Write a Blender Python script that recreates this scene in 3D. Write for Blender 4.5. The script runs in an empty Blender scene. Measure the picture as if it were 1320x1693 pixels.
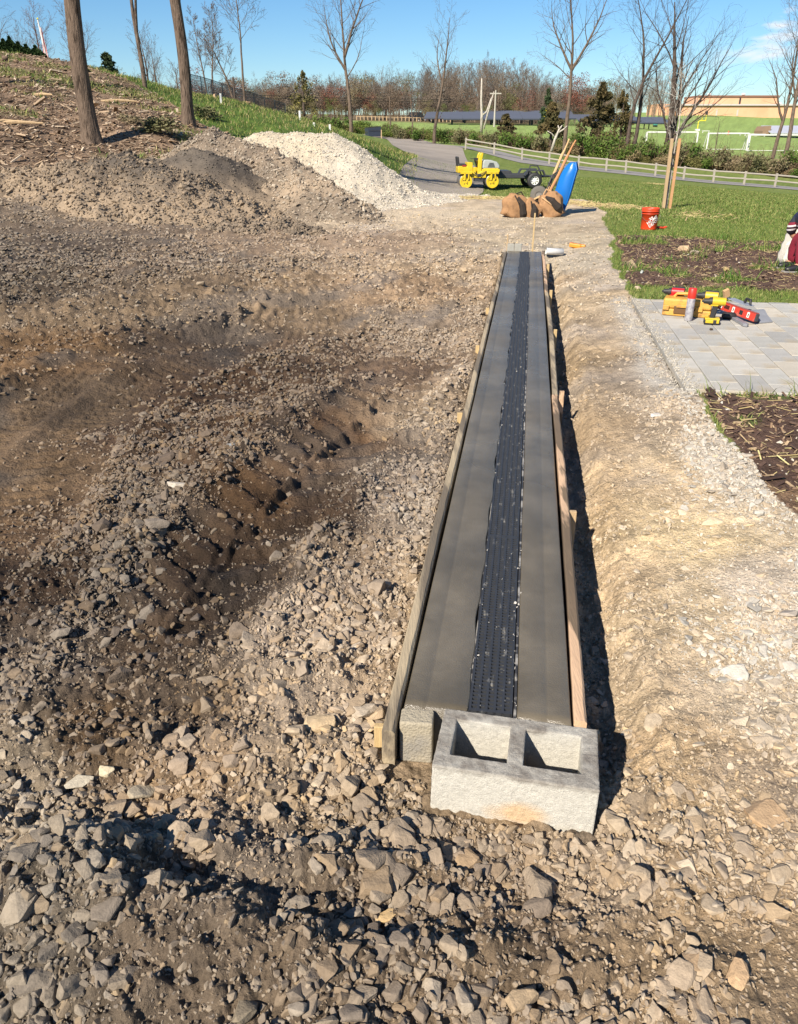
import bpy, math, random
import numpy as np
from mathutils import Matrix, Vector, Euler
R = math.radians
scene = bpy.context.scene
COL = scene.collection
random.seed(7)

# ------------------------------------------------------------------ camera, sky, sun, exposure
CAM_H = 1.5
PITCH = R(25.5)
FPX = 1300.0
cam = bpy.data.cameras.new('camera')
cam.sensor_fit = 'VERTICAL'; cam.sensor_height = 36.0; cam.lens = 36.0 * FPX / 1693.0
cam.clip_start = 0.05; cam.clip_end = 9000
camo = bpy.data.objects.new('camera', cam); COL.objects.link(camo)
camo.location = (0, 0, CAM_H); camo.rotation_euler = (R(90) - PITCH, 0, 0)
scene.camera = camo

SUN_DIR = Vector((0.76, 1.06, -0.99)).normalized()      # direction light travels
sun_el = math.asin(-SUN_DIR.z)
sun_az = math.atan2(-SUN_DIR.x, -SUN_DIR.y)             # clockwise from +Y
sl = bpy.data.lights.new('sun', 'SUN'); sl.energy = 4.6; sl.angle = R(0.55); sl.color = (1.0, 0.905, 0.78)
so = bpy.data.objects.new('sun', sl); COL.objects.link(so)
so.rotation_euler = SUN_DIR.to_track_quat('-Z', 'Y').to_euler()
so.location = (-20, -30, 40)

world = bpy.data.worlds.new('World'); scene.world = world
world.use_nodes = True
wn = world.node_tree; wn.nodes.clear()
def wnode(t, **k):
    n = wn.nodes.new(t)
    for a, b in k.items(): setattr(n, a, b)
    return n
sky = wnode('ShaderNodeTexSky', sky_type='NISHITA'); sky.sun_disc = False
sky.sun_elevation = sun_el; sky.sun_rotation = sun_az
sky.air_density = 1.0; sky.dust_density = 0.15; sky.ozone_density = 3.0; sky.altitude = 300
wout = wnode('ShaderNodeOutputWorld'); wbg = wnode('ShaderNodeBackground')
wbg.inputs['Strength'].default_value = 0.056
# a few small white cumulus low on the right, real directions in the sky
tc = wnode('ShaderNodeTexCoord'); sep = wnode('ShaderNodeSeparateXYZ')
wn.links.new(tc.outputs['Generated'], sep.inputs[0])
mp = wnode('ShaderNodeMapping'); mp.inputs['Scale'].default_value = (7, 7, 26)
wn.links.new(tc.outputs['Generated'], mp.inputs[0])
nz = wnode('ShaderNodeTexNoise'); nz.inputs['Scale'].default_value = 1.35; nz.inputs['Detail'].default_value = 7; nz.inputs['Roughness'].default_value = 0.55
wn.links.new(mp.outputs[0], nz.inputs['Vector'])
cr = wnode('ShaderNodeMapRange'); cr.inputs['From Min'].default_value = 0.53; cr.inputs['From Max'].default_value = 0.66
wn.links.new(nz.outputs['Fac'], cr.inputs['Value'])
band = wnode('ShaderNodeMapRange'); band.inputs['From Min'].default_value = 0.02; band.inputs['From Max'].default_value = 0.07
wn.links.new(sep.outputs['Z'], band.inputs['Value'])
band2 = wnode('ShaderNodeMapRange'); band2.inputs['From Min'].default_value = 0.32; band2.inputs['From Max'].default_value = 0.36
wn.links.new(sep.outputs['X'], band2.inputs['Value'])
m1 = wnode('ShaderNodeMath', operation='MULTIPLY'); m2 = wnode('ShaderNodeMath', operation='MULTIPLY')
wn.links.new(cr.outputs[0], m1.inputs[0]); wn.links.new(band.outputs[0], m1.inputs[1])
wn.links.new(m1.outputs[0], m2.inputs[0]); wn.links.new(band2.outputs[0], m2.inputs[1])
mixc = wnode('ShaderNodeMix', data_type='RGBA'); mixc.inputs['B'].default_value = (8.4, 8.6, 9.0, 1)
wn.links.new(m2.outputs[0], mixc.inputs['Factor'])
hs = wnode('ShaderNodeHueSaturation'); hs.inputs['Saturation'].default_value = 1.22; wn.links.new(sky.outputs[0], hs.inputs['Color'])
tn = wnode('ShaderNodeMix', data_type='RGBA', blend_type='MULTIPLY'); tn.inputs['Factor'].default_value = 1; tn.inputs['B'].default_value = (.82, .96, 1.08, 1)
wn.links.new(hs.outputs[0], tn.inputs['A']); wn.links.new(tn.outputs['Result'], mixc.inputs['A'])
wn.links.new(mixc.outputs['Result'], wbg.inputs['Color']); wn.links.new(wbg.outputs[0], wout.inputs[0])

vs = scene.view_settings
vs.view_transform = 'Standard'; vs.look = 'None'; vs.exposure = 1.05; vs.gamma = 1.0; vs.use_curve_mapping = False
scene.cycles.max_bounces = 5; scene.cycles.diffuse_bounces = 3; scene.cycles.glossy_bounces = 2
scene.cycles.transparent_max_bounces = 6

# ------------------------------------------------------------------ geometry of the place
def at(u, v, D):
    """world point seen at photo pixel (u, v) whose forward distance is D"""
    x = (u - 660) / FPX; yd = (846.5 - v) / FPX
    d = Vector((x, math.cos(PITCH) + yd * math.sin(PITCH), -math.sin(PITCH) + yd * math.cos(PITCH)))
    return Vector((0, 0, CAM_H)) + d * (D / d.y)
def gat(u, v, z=0.0):
    x = (u - 660) / FPX; yd = (846.5 - v) / FPX
    d = Vector((x, math.cos(PITCH) + yd * math.sin(PITCH), -math.sin(PITCH) + yd * math.cos(PITCH)))
    return Vector((0, 0, CAM_H)) + d * ((z - CAM_H) / d.z)
def project(x, y, z):
    z = z - CAM_H
    zc = y * math.cos(PITCH) - z * math.sin(PITCH); yc = y * math.sin(PITCH) + z * math.cos(PITCH)
    zc = np.where(zc < 0.05, 0.05, zc)
    return 660 + FPX * x / zc, 846.5 - FPX * yc / zc

_rs = np.random.RandomState(11)
_perm = _rs.permutation(512); _ang = _rs.rand(512) * 2 * np.pi
_gx, _gy = np.cos(_ang), np.sin(_ang)
def pn(x, y, seed=0):
    xi = np.floor(x).astype(np.int64); yi = np.floor(y).astype(np.int64)
    xf = x - xi; yf = y - yi
    def g(ix, iy, dx, dy):
        h = _perm[(_perm[(ix + seed * 37) & 511] + iy) & 511]
        return _gx[h] * dx + _gy[h] * dy
    u = xf * xf * xf * (xf * (xf * 6 - 15) + 10); v = yf * yf * yf * (yf * (yf * 6 - 15) + 10)
    a = g(xi, yi, xf, yf); b = g(xi + 1, yi, xf - 1, yf); c = g(xi, yi + 1, xf, yf - 1); d = g(xi + 1, yi + 1, xf - 1, yf - 1)
    return (a + u * (b - a) + v * ((c + u * (d - c)) - (a + u * (b - a)))) * 1.5
def fbm(x, y, f, octv, seed=0, gain=0.5):
    s = 0; a = 1
    for i in range(octv):
        s = s + a * pn(x * f, y * f, seed + i); f *= 2.03; a *= gain
    return s
def sst(x, a, b):
    t = np.clip((x - a) / (b - a), 0, 1); return t * t * (3 - 2 * t)

# control points (pixel, distance) of the land beyond the flat work site
CP = []
def cp(*l):
    for u, v, D in l:
        p = at(u, v, D); CP.append((math.atan2(p.x, p.y), math.log(math.hypot(p.x, p.y)), p.z / math.hypot(p.x, p.y)))
cp((-120, 190, 22), (0, 205, 22), (-100, 140, 29), (0, 152, 29), (-60, 95, 36), (0, 100, 37), (0, 87, 41), (80, 99, 41), (150, 232, 22),
   (150, 170, 30), (200, 131, 38), (240, 144, 38), (313, 208, 27), (330, 160, 44), (400, 170, 45), (480, 196, 45), (250, 215, 24),
   (0, 120, 60), (150, 150, 70), (300, 185, 80), (400, 195, 80), (0, 170, 120), (200, 190, 120),
   (420, 222, 30), (500, 235, 30), (560, 216, 42), (600, 245, 34), (680, 270, 38), (640, 300, 31), (700, 306, 33), (560, 300, 27),
   (550, 212, 80), (470, 202, 90), (400, 205, 150), (600, 200, 150), (600, 226, 105), (640, 232, 88), (650, 240, 70), (720, 266, 50), (780, 309, 36), (870, 309, 37),
   (770, 246, 72), (863, 263, 68), (950, 276, 66), (1050, 286, 64), (1160, 299, 62), (1288, 309, 60), (1420, 320, 60),
   (920, 290, 46), (1060, 303, 42), (1200, 317, 38), (1320, 325, 38), (1100, 345, 19.5), (1320, 345, 19.2), (920, 350, 18.2),
   (700, 222, 115), (900, 245, 92), (1100, 262, 88), (1300, 290, 78), (700, 207, 160), (800, 208, 160), (1000, 230, 125), (1000, 212, 170),
   (1215, 250, 130), (1100, 252, 120), (1200, 222, 210), (1050, 206, 220), (1200, 213, 235), (1200, 193, 330), (1320, 193, 330), (900, 205, 230), (700, 197, 230),
   (500, 196, 260), (0, 185, 260), (250, 190, 260), (-300, 180, 260), (-200, 90, 42), (1500, 310, 70), (1500, 200, 300), (700, 194, 600), (0, 180, 600), (1320, 188, 600))
for th in (-50, -32, -16, 0, 14, 30, 48):
    for r in (0.4, 1, 2, 4, 7, 10.5):
        CP.append((R(th), math.log(r), 0.0))
for th, r, z in ((-30, 13.5, 0.12), (-15, 13.5, 0.05), (-35, 17, 0.65), (-22, 17, 0.4), (-8, 14, 0), (0, 14, 0), (0, 18, 0), (8, 14, 0), (8, 17, 0.0), (16, 14.5, 0), (22, 14.5, 0.0), (36, 14.5, 0), (-4, 24, 0.0), (3, 24, -0.03), (10, 24, -0.05), (-45, 17, 0.6), (-12, 22, 0.6)):
    CP.append((R(th), math.log(r), z / r))
CP = np.array(CP)
def _k(d2): return 0.5 * d2 * np.log(d2 + 1e-9)
SC = np.array([1.6, 1.0])
_X = CP[:, :2] * SC
_n = len(_X)
_d2 = ((_X[:, None] - _X[None]) ** 2).sum(-1)
_A = np.zeros((_n + 3, _n + 3)); _A[:_n, :_n] = _k(_d2) + np.eye(_n) * 2e-4
_A[:_n, _n] = 1; _A[:_n, _n + 1:] = _X; _A[_n, :_n] = 1; _A[_n + 1:, :_n] = _X.T
_W = np.linalg.solve(_A, np.concatenate([CP[:, 2], np.zeros(3)]))
def base_h(x, y):
    r = np.hypot(x, y); th = np.clip(np.arctan2(x, y), R(-50), R(50)); lr = np.log(np.clip(r, 0.4, 600))
    out = np.empty(r.size); q = np.stack([th.ravel(), lr.ravel()], 1) * SC
    for i in range(0, len(q), 20000):
        c = q[i:i + 20000]; d2 = ((c[:, None] - _X[None]) ** 2).sum(-1)
        out[i:i + 20000] = _k(d2) @ _W[:_n] + _W[_n] + c @ _W[_n + 1:]
    e = out.reshape(r.shape)
    w = sst(r, 8.0, 13.0)
    return e * r * w

# drain axis: s along, t across to the right
DX, DY = 0.013, 1.700
DS = (math.sin(R(8.8)), math.cos(R(8.8)))
def drain(s, t, z=0.0): return Vector((DX + DS[0] * s + DS[1] * t, DY + DS[1] * s - DS[0] * t, z))
def st(x, y):
    a = x - DX; b = y - DY
    return a * DS[0] + b * DS[1], a * DS[1] - b * DS[0]
DL = 9.6

def polydist(x, y, pts):
    """distance along, signed distance across a polyline"""
    best = np.full(x.shape, 1e9); al = np.zeros(x.shape); acc = 0; ac = np.zeros(x.shape)
    for (x0, y0), (x1, y1) in zip(pts[:-1], pts[1:]):
        L = math.hypot(x1 - x0, y1 - y0); tx, ty = (x1 - x0) / L, (y1 - y0) / L
        s = np.clip((x - x0) * tx + (y - y0) * ty, 0, L)
        dx = x - x0 - tx * s; dy = y - y0 - ty * s; d = np.hypot(dx, dy)
        m = d < best; best = np.where(m, d, best); al = np.where(m, acc + s, al)
        ac = np.where(m, np.sign(dx * ty - dy * tx) * d, ac); acc += L
    return al, ac, acc
G2 = lambda u, v: tuple(gat(u, v, 0.0))[:2]
RUT = [G2(*p) for p in ((690, 620), (615, 680), (520, 765), (430, 860), (330, 960), (235, 1080), (150, 1200))]
MUD = [G2(*p) for p in ((-260, 1010), (-40, 830), (70, 700), (200, 615), (400, 560), (560, 505), (700, 470))]

TRK = [G2(*p) for p in ((-300, 640), (-60, 580), (180, 545), (420, 512), (600, 484))]
def height(x, y, detail=True):
    x = np.asarray(x, float); y = np.asarray(y, float)
    z = base_h(x, y)
    r = np.hypot(x, y)
    s, t = st(x, y)
    near = 1 - sst(r, 12, 16)
    # dug ground round the drain
    on = sst(s, -0.45, 0.25) * (1 - sst(s, DL - 0.1, DL + 0.7))
    w1 = 0.02 * fbm(s, t * 0, 1.1, 4, 5)
    cut = -0.13 * on * sst(s, -.16, .12) * (1 - sst(t + w1 * .6, .55, .72)) * sst(t, -.06, .0)
    berm = 0.10 * sst(t, 0.6, 1.3) * sst(s, -0.3, 1.8) * near
    left = 0.035 * on * np.exp(-((t + 0.35) / 0.28) ** 2) * (1 - sst(s, 1.5, 4.0)) + 0.03 * on * np.exp(-((t + 0.12) / .12) ** 2) * sst(s, .6, 2.0)
    z = z + (cut + berm + left)
    z = z - 0.055 * np.exp(-((x - 0.25) ** 2 / 0.6 + (y - 1.35) ** 2 / 0.12))
    z = z - 0.03 * np.exp(-((x - 0.32) ** 2 / 0.08 + (y - 1.3) ** 2 / 0.03))
    # foreground heaps and hollows
    for u, v, rx, ry, hh in ((120, 1490, .22, .13, .13), (330, 1560, .20, .07, .035), (250, 1330, .12, .09, -.06), (330, 1470, .12, .05, -.075),
                             (470, 1620, .17, .08, .05), (600, 1560, .15, .045, -.035), (700, 1600, .2, .06, .03), (480, 1130, .2, .16, .05), (470, 1240, .25, .06, .03),
                             (880, 1530, .2, .08, .02), (600, 1450, .2, .06, .035), (1150, 1400, .25, .1, .03), (20, 1620, .25, .15, .09), (100, 1240, .3, .12, .03), (420, 1460, .09, .05, .05)):
        cx, cy = G2(u, v)
        z = z + hh * np.exp(-(((x - cx) / rx) ** 2 + ((y - cy) / ry) ** 2))
    # general lumpiness
    soft = np.ones_like(z)
    a1, c1, L1 = polydist(x, y, RUT)
    a2, c2, L2 = polydist(x, y, MUD)
    inr = (1 - sst(np.abs(c1), 0.22, 0.34)) * sst(a1, 0.0, 0.4) * (1 - sst(a1, L1 - .9, L1 - 0.2))
    inm = (1 - sst(np.abs(c2), 0.42, 0.62)) * sst(a2, 0, 0.5) * (1 - sst(a2, L2 - 2.5, L2))
    rightside = sst(t, 0.6, 0.9)
    soft = (1 - 0.68 * inr) * (1 - 0.66 * inm) * (1 - 0.72 * rightside)
    lump = fbm(x, y, 0.55, 2, 20) * 0.07 * (1 - .65 * rightside) + fbm(x, y, 2.0, 3, 30) * 0.022 * soft * (1 - .7 * rightside)
    site = 1 - sst(r, 13, 18)
    far_l = sst(r, 12, 20) * (1 - sst(r, 60, 110)) * sst(-x, 0, 8)
    z = z + lump * site * (1 - 0.85 * np.exp(-((t - 0.23) / 0.45) ** 4) * on) + fbm(x, y, 0.45, 3, 44) * 0.09 * far_l + fbm(x, y, 0.02, 2, 55) * 1.0 * sst(r, 120, 400)
    # tyre rut with lug bars
    if detail:
        jag = fbm(x, y, 9, 2, 61) * .02
        lug = np.where(c1 > 0, 0.5 + 0.5 * np.sin((a1 * 1.0 + c1 * 0.6) * 2 * np.pi / 0.21), 0.5 + 0.5 * np.sin((a1 - c1 * 0.7 + 0.1) * 2 * np.pi / 0.23))
        z = z + inr * (-0.036 + 0.030 * sst(lug + .9 * jag / .02 * .12, 0.62, 0.78) * sst(np.abs(c1), 0.02, .06) + (0.042 + 2.0 * jag) * np.exp(-((c1 + jag * 1.5) / 0.026) ** 2) + .010 * fbm(x, y, 12, 2, 64))
        z = z + 0.035 * np.exp(-((np.abs(c1) - 0.36) / 0.08) ** 2) * sst(a1, 0, .5) * (1 - sst(a1, L1 - 1, L1)) * (0.6 + fbm(x, y, 5, 2, 66))
        cleat = sst(np.sin(a2 * 2 * np.pi / 0.085), 0.4, 0.9)
        tr = np.exp(-((np.abs(c2 + .05) - 0.22) / 0.12) ** 4)
        z = z + inm * (-0.035 - 0.024 * cleat * tr + 0.02 * np.exp(-((c2 + .05) / 0.05) ** 2))
        z = z + 0.03 * np.exp(-((np.abs(c2) - 0.6) / 0.1) ** 2) * sst(a2, 0, .5) * (1 - sst(a2, L2 - 2, L2)) * (0.6 + fbm(x, y, 5, 2, 68))
        a3, c3, L3 = polydist(x, y, TRK); inq = (1 - sst(np.abs(c3), .3, .45)) * sst(a3, 0, .5) * (1 - sst(a3, L3 - 1.5, L3)); lug3 = sst(np.sin((a3 + np.abs(c3) * .8) * 2 * np.pi / .16), .1, .7)
        z = z + inq * (-.02 + .024 * lug3 * sst(np.abs(c3), .03, .08)) + .03 * np.exp(-((np.abs(c3) - .42) / .07) ** 2) * sst(a3, 0, .5) * (1 - sst(a3, L3 - 1.5, L3)) * (.6 + fbm(x, y, 5, 2, 69))
        nearf = 1 - sst(r, 9, 15)
        clod = np.maximum(0, fbm(x, y, 7, 3, 70, .6)) 
        z = z + nearf * soft * (0.030 * clod * (1 + .9 * sst(r, 5, 8)) + 0.013 * fbm(x, y, 22, 3, 80, .65)) * (1 - 0.9 * (np.abs(t - 0.225) < 0.29) * on)
        mid = sst(r, 7, 11) * (1 - sst(r, 16, 22)) * sst(-t, -.5, .5)
        z = z + mid * 0.05 * np.maximum(0, fbm(x, y, 3.2, 3, 90, .6))
    # beneath slab and patio the ground stays lower
    return z
def hz(x, y, detail=False): return float(height(np.array([x]), np.array([y]), detail)[0])

# ------------------------------------------------------------------ soil, stone and plant cover
def lin(c):
    c = np.asarray(c, float) / 255.0
    return np.where(c <= 0.04045, c / 12.92, ((c + 0.055) / 1.055) ** 2.4)
KLIT = 1.45
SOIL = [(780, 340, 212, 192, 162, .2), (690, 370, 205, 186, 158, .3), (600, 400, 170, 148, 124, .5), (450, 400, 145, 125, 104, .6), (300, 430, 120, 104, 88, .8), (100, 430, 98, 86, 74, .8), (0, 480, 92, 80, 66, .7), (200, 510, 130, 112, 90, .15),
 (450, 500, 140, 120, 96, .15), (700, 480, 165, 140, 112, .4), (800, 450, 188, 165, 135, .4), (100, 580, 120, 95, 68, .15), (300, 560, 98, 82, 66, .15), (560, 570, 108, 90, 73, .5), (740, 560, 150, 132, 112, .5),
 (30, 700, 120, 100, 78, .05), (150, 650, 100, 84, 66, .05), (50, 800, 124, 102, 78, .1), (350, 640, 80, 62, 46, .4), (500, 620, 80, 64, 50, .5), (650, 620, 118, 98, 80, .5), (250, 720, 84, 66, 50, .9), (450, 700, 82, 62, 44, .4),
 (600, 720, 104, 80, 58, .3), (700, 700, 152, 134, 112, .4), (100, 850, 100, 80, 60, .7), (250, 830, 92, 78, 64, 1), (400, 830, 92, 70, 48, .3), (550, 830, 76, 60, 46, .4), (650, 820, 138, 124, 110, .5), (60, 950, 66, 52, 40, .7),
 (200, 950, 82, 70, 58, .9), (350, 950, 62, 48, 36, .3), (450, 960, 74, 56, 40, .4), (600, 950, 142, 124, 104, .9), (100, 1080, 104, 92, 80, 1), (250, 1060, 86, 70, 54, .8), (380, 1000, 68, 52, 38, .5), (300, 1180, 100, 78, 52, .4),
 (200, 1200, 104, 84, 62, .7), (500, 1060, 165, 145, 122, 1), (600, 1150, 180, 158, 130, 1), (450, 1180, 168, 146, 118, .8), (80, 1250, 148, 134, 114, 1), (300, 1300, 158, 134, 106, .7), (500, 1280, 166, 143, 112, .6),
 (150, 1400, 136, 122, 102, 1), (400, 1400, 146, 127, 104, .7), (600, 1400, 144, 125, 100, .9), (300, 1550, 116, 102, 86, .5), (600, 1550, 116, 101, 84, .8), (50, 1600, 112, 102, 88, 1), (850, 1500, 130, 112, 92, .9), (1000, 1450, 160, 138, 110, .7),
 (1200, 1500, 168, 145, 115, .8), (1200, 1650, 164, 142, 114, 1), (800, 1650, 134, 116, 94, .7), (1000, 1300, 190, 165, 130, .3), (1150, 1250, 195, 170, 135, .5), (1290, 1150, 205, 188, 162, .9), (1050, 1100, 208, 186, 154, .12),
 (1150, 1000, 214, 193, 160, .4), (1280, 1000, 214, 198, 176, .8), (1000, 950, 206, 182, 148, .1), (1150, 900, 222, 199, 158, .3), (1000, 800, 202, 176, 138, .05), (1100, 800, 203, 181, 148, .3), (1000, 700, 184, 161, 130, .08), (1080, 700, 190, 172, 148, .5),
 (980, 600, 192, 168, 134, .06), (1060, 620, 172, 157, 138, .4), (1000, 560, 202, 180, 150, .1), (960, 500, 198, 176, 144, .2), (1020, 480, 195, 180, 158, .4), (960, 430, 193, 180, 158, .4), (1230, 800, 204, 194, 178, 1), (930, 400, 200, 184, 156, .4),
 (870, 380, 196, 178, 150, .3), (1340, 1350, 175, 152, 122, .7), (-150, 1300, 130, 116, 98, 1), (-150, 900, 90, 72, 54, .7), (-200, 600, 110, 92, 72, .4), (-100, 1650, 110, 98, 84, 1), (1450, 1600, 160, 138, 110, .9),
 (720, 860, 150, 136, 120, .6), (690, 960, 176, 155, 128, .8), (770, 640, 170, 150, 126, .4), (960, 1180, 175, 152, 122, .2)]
SOIL = np.array(SOIL, float)
_sp = np.array([G2(u, v) for u, v in SOIL[:, :2]])
_scol = lin(SOIL[:, 2:5]) / KLIT
def soil(x, y):
    """soil colour and how much loose stone lies on it"""
    x = np.asarray(x, float); y = np.asarray(y, float)
    r = np.hypot(x, y)
    wx = x + 0.035 * r * fbm(x / (1 + .1 * r), y / (1 + .1 * r), 2.2, 3, 101); wy = y + 0.05 * r * fbm(x / (1 + .1 * r), y / (1 + .1 * r), 2.2, 3, 105)
    th = np.arctan2(wx, wy); lr = np.log(np.hypot(wx, wy) + .01)
    pth = np.arctan2(_sp[:, 0], _sp[:, 1]); plr = np.log(np.hypot(_sp[:, 0], _sp[:, 1]))
    col = np.empty(x.shape + (3,)); den = np.empty(x.shape)
    tf = th.ravel(); lf = lr.ravel(); cf = col.reshape(-1, 3); df = den.ravel()
    for i in range(0, len(tf), 30000):
        d2 = (1.3 * (tf[i:i + 30000, None] - pth) ** 2 + (lf[i:i + 30000, None] - plr) ** 2)
        w = 1 / (d2 + 4e-4) ** 2.2; w /= w.sum(1, keepdims=True)
        cf[i:i + 30000] = w @ _scol; df[i:i + 30000] = w @ SOIL[:, 5]
    return cf.reshape(col.shape), df.reshape(x.shape)
def inpoly(px, py, poly):
    c = np.zeros(px.shape, bool); n = len(poly)
    for i in range(n):
        x0, y0 = poly[i]; x1, y1 = poly[i - 1]
        if y0 == y1: continue
        c ^= ((y0 > py) != (y1 > py)) & (px < (x1 - x0) * (py - y0) / (y1 - y0) + x0)
    return c
# ground cover areas as seen on the land: 0 bare soil, 1 lawn, 2 chips, 3 dark mulch bed
EDGE = [(690, 322), (960, 325), (1000, 350), (1000, 372), (1012, 400), (1008, 440), (1035, 488), (1090, 600), (1135, 652), (1180, 735), (1235, 800), (1330, 890), (1700, 1180), (6000, 1400), (6000, -300), (690, -300)]
CHIPS = [(-4000, 320), (0, 306), (190, 296), (260, 284), (345, 258), (385, 222), (310, 196), (300, 178), (262, 158), (200, 128), (120, 104), (60, 94), (-100, 60), (-4000, -300)]
SLOPE = [(330, 240), (430, 226), (620, 250), (655, 296), (700, 322), (690, 260), (600, 226), (560, 150), (0, -200), (-4000, -300), (-4000, 100)]
MULCH = [(1012, 386), (1400, 386), (2600, 420), (2600, 900), (1600, 900), (1330, 895), (1235, 800), (1135, 650), (1700, 660), (1700, 505), (1330, 502), (1040, 490)]
def cover(x, y, zz=None):
    x = np.asarray(x, float); y = np.asarray(y, float)
    z = base_h(x, y) if zz is None else zz
    u, v = project(x, y, z); r = np.hypot(x, y)
    n = fbm(x, y, 1.3, 3, 120); k = 1500 / (r + 1) * 0.07
    u2 = u + n * k; v2 = v + n * k * 0.25 * np.clip(6 / (r + 1), .15, 1)
    back = y < 0.05
    site = ~(inpoly(u2, v2, EDGE))
    g = np.zeros(x.shape, int)
    g = np.where(inpoly(u2, v2, EDGE), 1, g)
    g = np.where((r > 24) & (site), 1, g)
    g = np.where(inpoly(u2, v2, SLOPE) & (r > 15), 1, g)
    g = np.where(inpoly(u2, v2, CHIPS) & (r > 12), 2, g)
    g = np.where(inpoly(u2, v2, MULCH) & (x > 0) & (r < 14), 3, g)
    g = np.where(back, 0, g)
    return g, u, v

# ------------------------------------------------------------------ materials
def mat(name, col, rough=0.8, var=0.18, scale=8, bump=0.2, bscale=None, metal=0.0, col2=None, c2lo=.5, c2hi=.65, c2scale=None, coat=0, attr=None, spec=0.5, stretch=None, alpha=None):
    m = bpy.data.materials.new(name); m.use_nodes = True
    nt = m.node_tree; b = nt.nodes['Principled BSDF']; L = nt.links.new
    b.inputs['Roughness'].default_value = rough; b.inputs['Metallic'].default_value = metal
    b.inputs['Specular IOR Level'].default_value = spec
    if coat: b.inputs['Coat Weight'].default_value = coat; b.inputs['Coat Roughness'].default_value = .1
    tc = nt.nodes.new('ShaderNodeTexCoord'); mpn = nt.nodes.new('ShaderNodeMapping'); L(tc.outputs['Object'], mpn.inputs[0])
    if stretch: mpn.inputs['Scale'].default_value = stretch
    n1 = nt.nodes.new('ShaderNodeTexNoise'); n1.inputs['Scale'].default_value = scale; n1.inputs['Detail'].default_value = 6; n1.inputs['Roughness'].default_value = .65
    L(mpn.outputs[0], n1.inputs['Vector'])
    mr = nt.nodes.new('ShaderNodeMapRange'); mr.inputs['From Min'].default_value = .25; mr.inputs['From Max'].default_value = .75
    mr.inputs['To Min'].default_value = 1 - var; mr.inputs['To Max'].default_value = 1 + var
    L(n1.outputs['Fac'], mr.inputs['Value'])
    if attr:
        a = nt.nodes.new('ShaderNodeAttribute')
        if attr == 'OBJ':
            a = nt.nodes.new('ShaderNodeObjectInfo'); src = a.outputs['Color']
        else:
            a.attribute_name = attr[0]; a.attribute_type = attr[1]; src = a.outputs['Color']
    else:
        rgb = nt.nodes.new('ShaderNodeRGB'); rgb.outputs[0].default_value = (*col, 1); src = rgb.outputs[0]
    if col2 is not None:
        n2 = nt.nodes.new('ShaderNodeTexNoise'); n2.inputs['Scale'].default_value = c2scale or scale * .4; n2.inputs['Detail'].default_value = 8; n2.inputs['Roughness'].default_value = .6
        L(mpn.outputs[0], n2.inputs['Vector'])
        r2 = nt.nodes.new('ShaderNodeMapRange'); r2.inputs['From Min'].default_value = c2lo; r2.inputs['From Max'].default_value = c2hi; L(n2.outputs['Fac'], r2.inputs['Value'])
        mx = nt.nodes.new('ShaderNodeMix'); mx.data_type = 'RGBA'; mx.inputs['B'].default_value = (*col2, 1)
        L(src, mx.inputs['A']); L(r2.outputs[0], mx.inputs['Factor']); src = mx.outputs['Result']
    vm = nt.nodes.new('ShaderNodeVectorMath'); vm.operation = 'SCALE'; L(src, vm.inputs[0]); L(mr.outputs[0], vm.inputs['Scale'])
    L(vm.outputs[0], b.inputs['Base Color'])
    if bump:
        bp = nt.nodes.new('ShaderNodeBump'); bp.inputs['Strength'].default_value = bump; bp.inputs['Distance'].default_value = 0.01 if not bscale or bscale > 20 else .05
        n3 = nt.nodes.new('ShaderNodeTexNoise'); n3.inputs['Scale'].default_value = bscale or scale * 4; n3.inputs['Detail'].default_value = 5
        L(mpn.outputs[0], n3.inputs['Vector']); L(n3.outputs['Fac'], bp.inputs['Height']); L(bp.outputs[0], b.inputs['Normal'])
    m['b'] = 1
    return m
def lc(r, g, b, k=1.0): return tuple(float(q) for q in lin((r, g, b)) / k)

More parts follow.
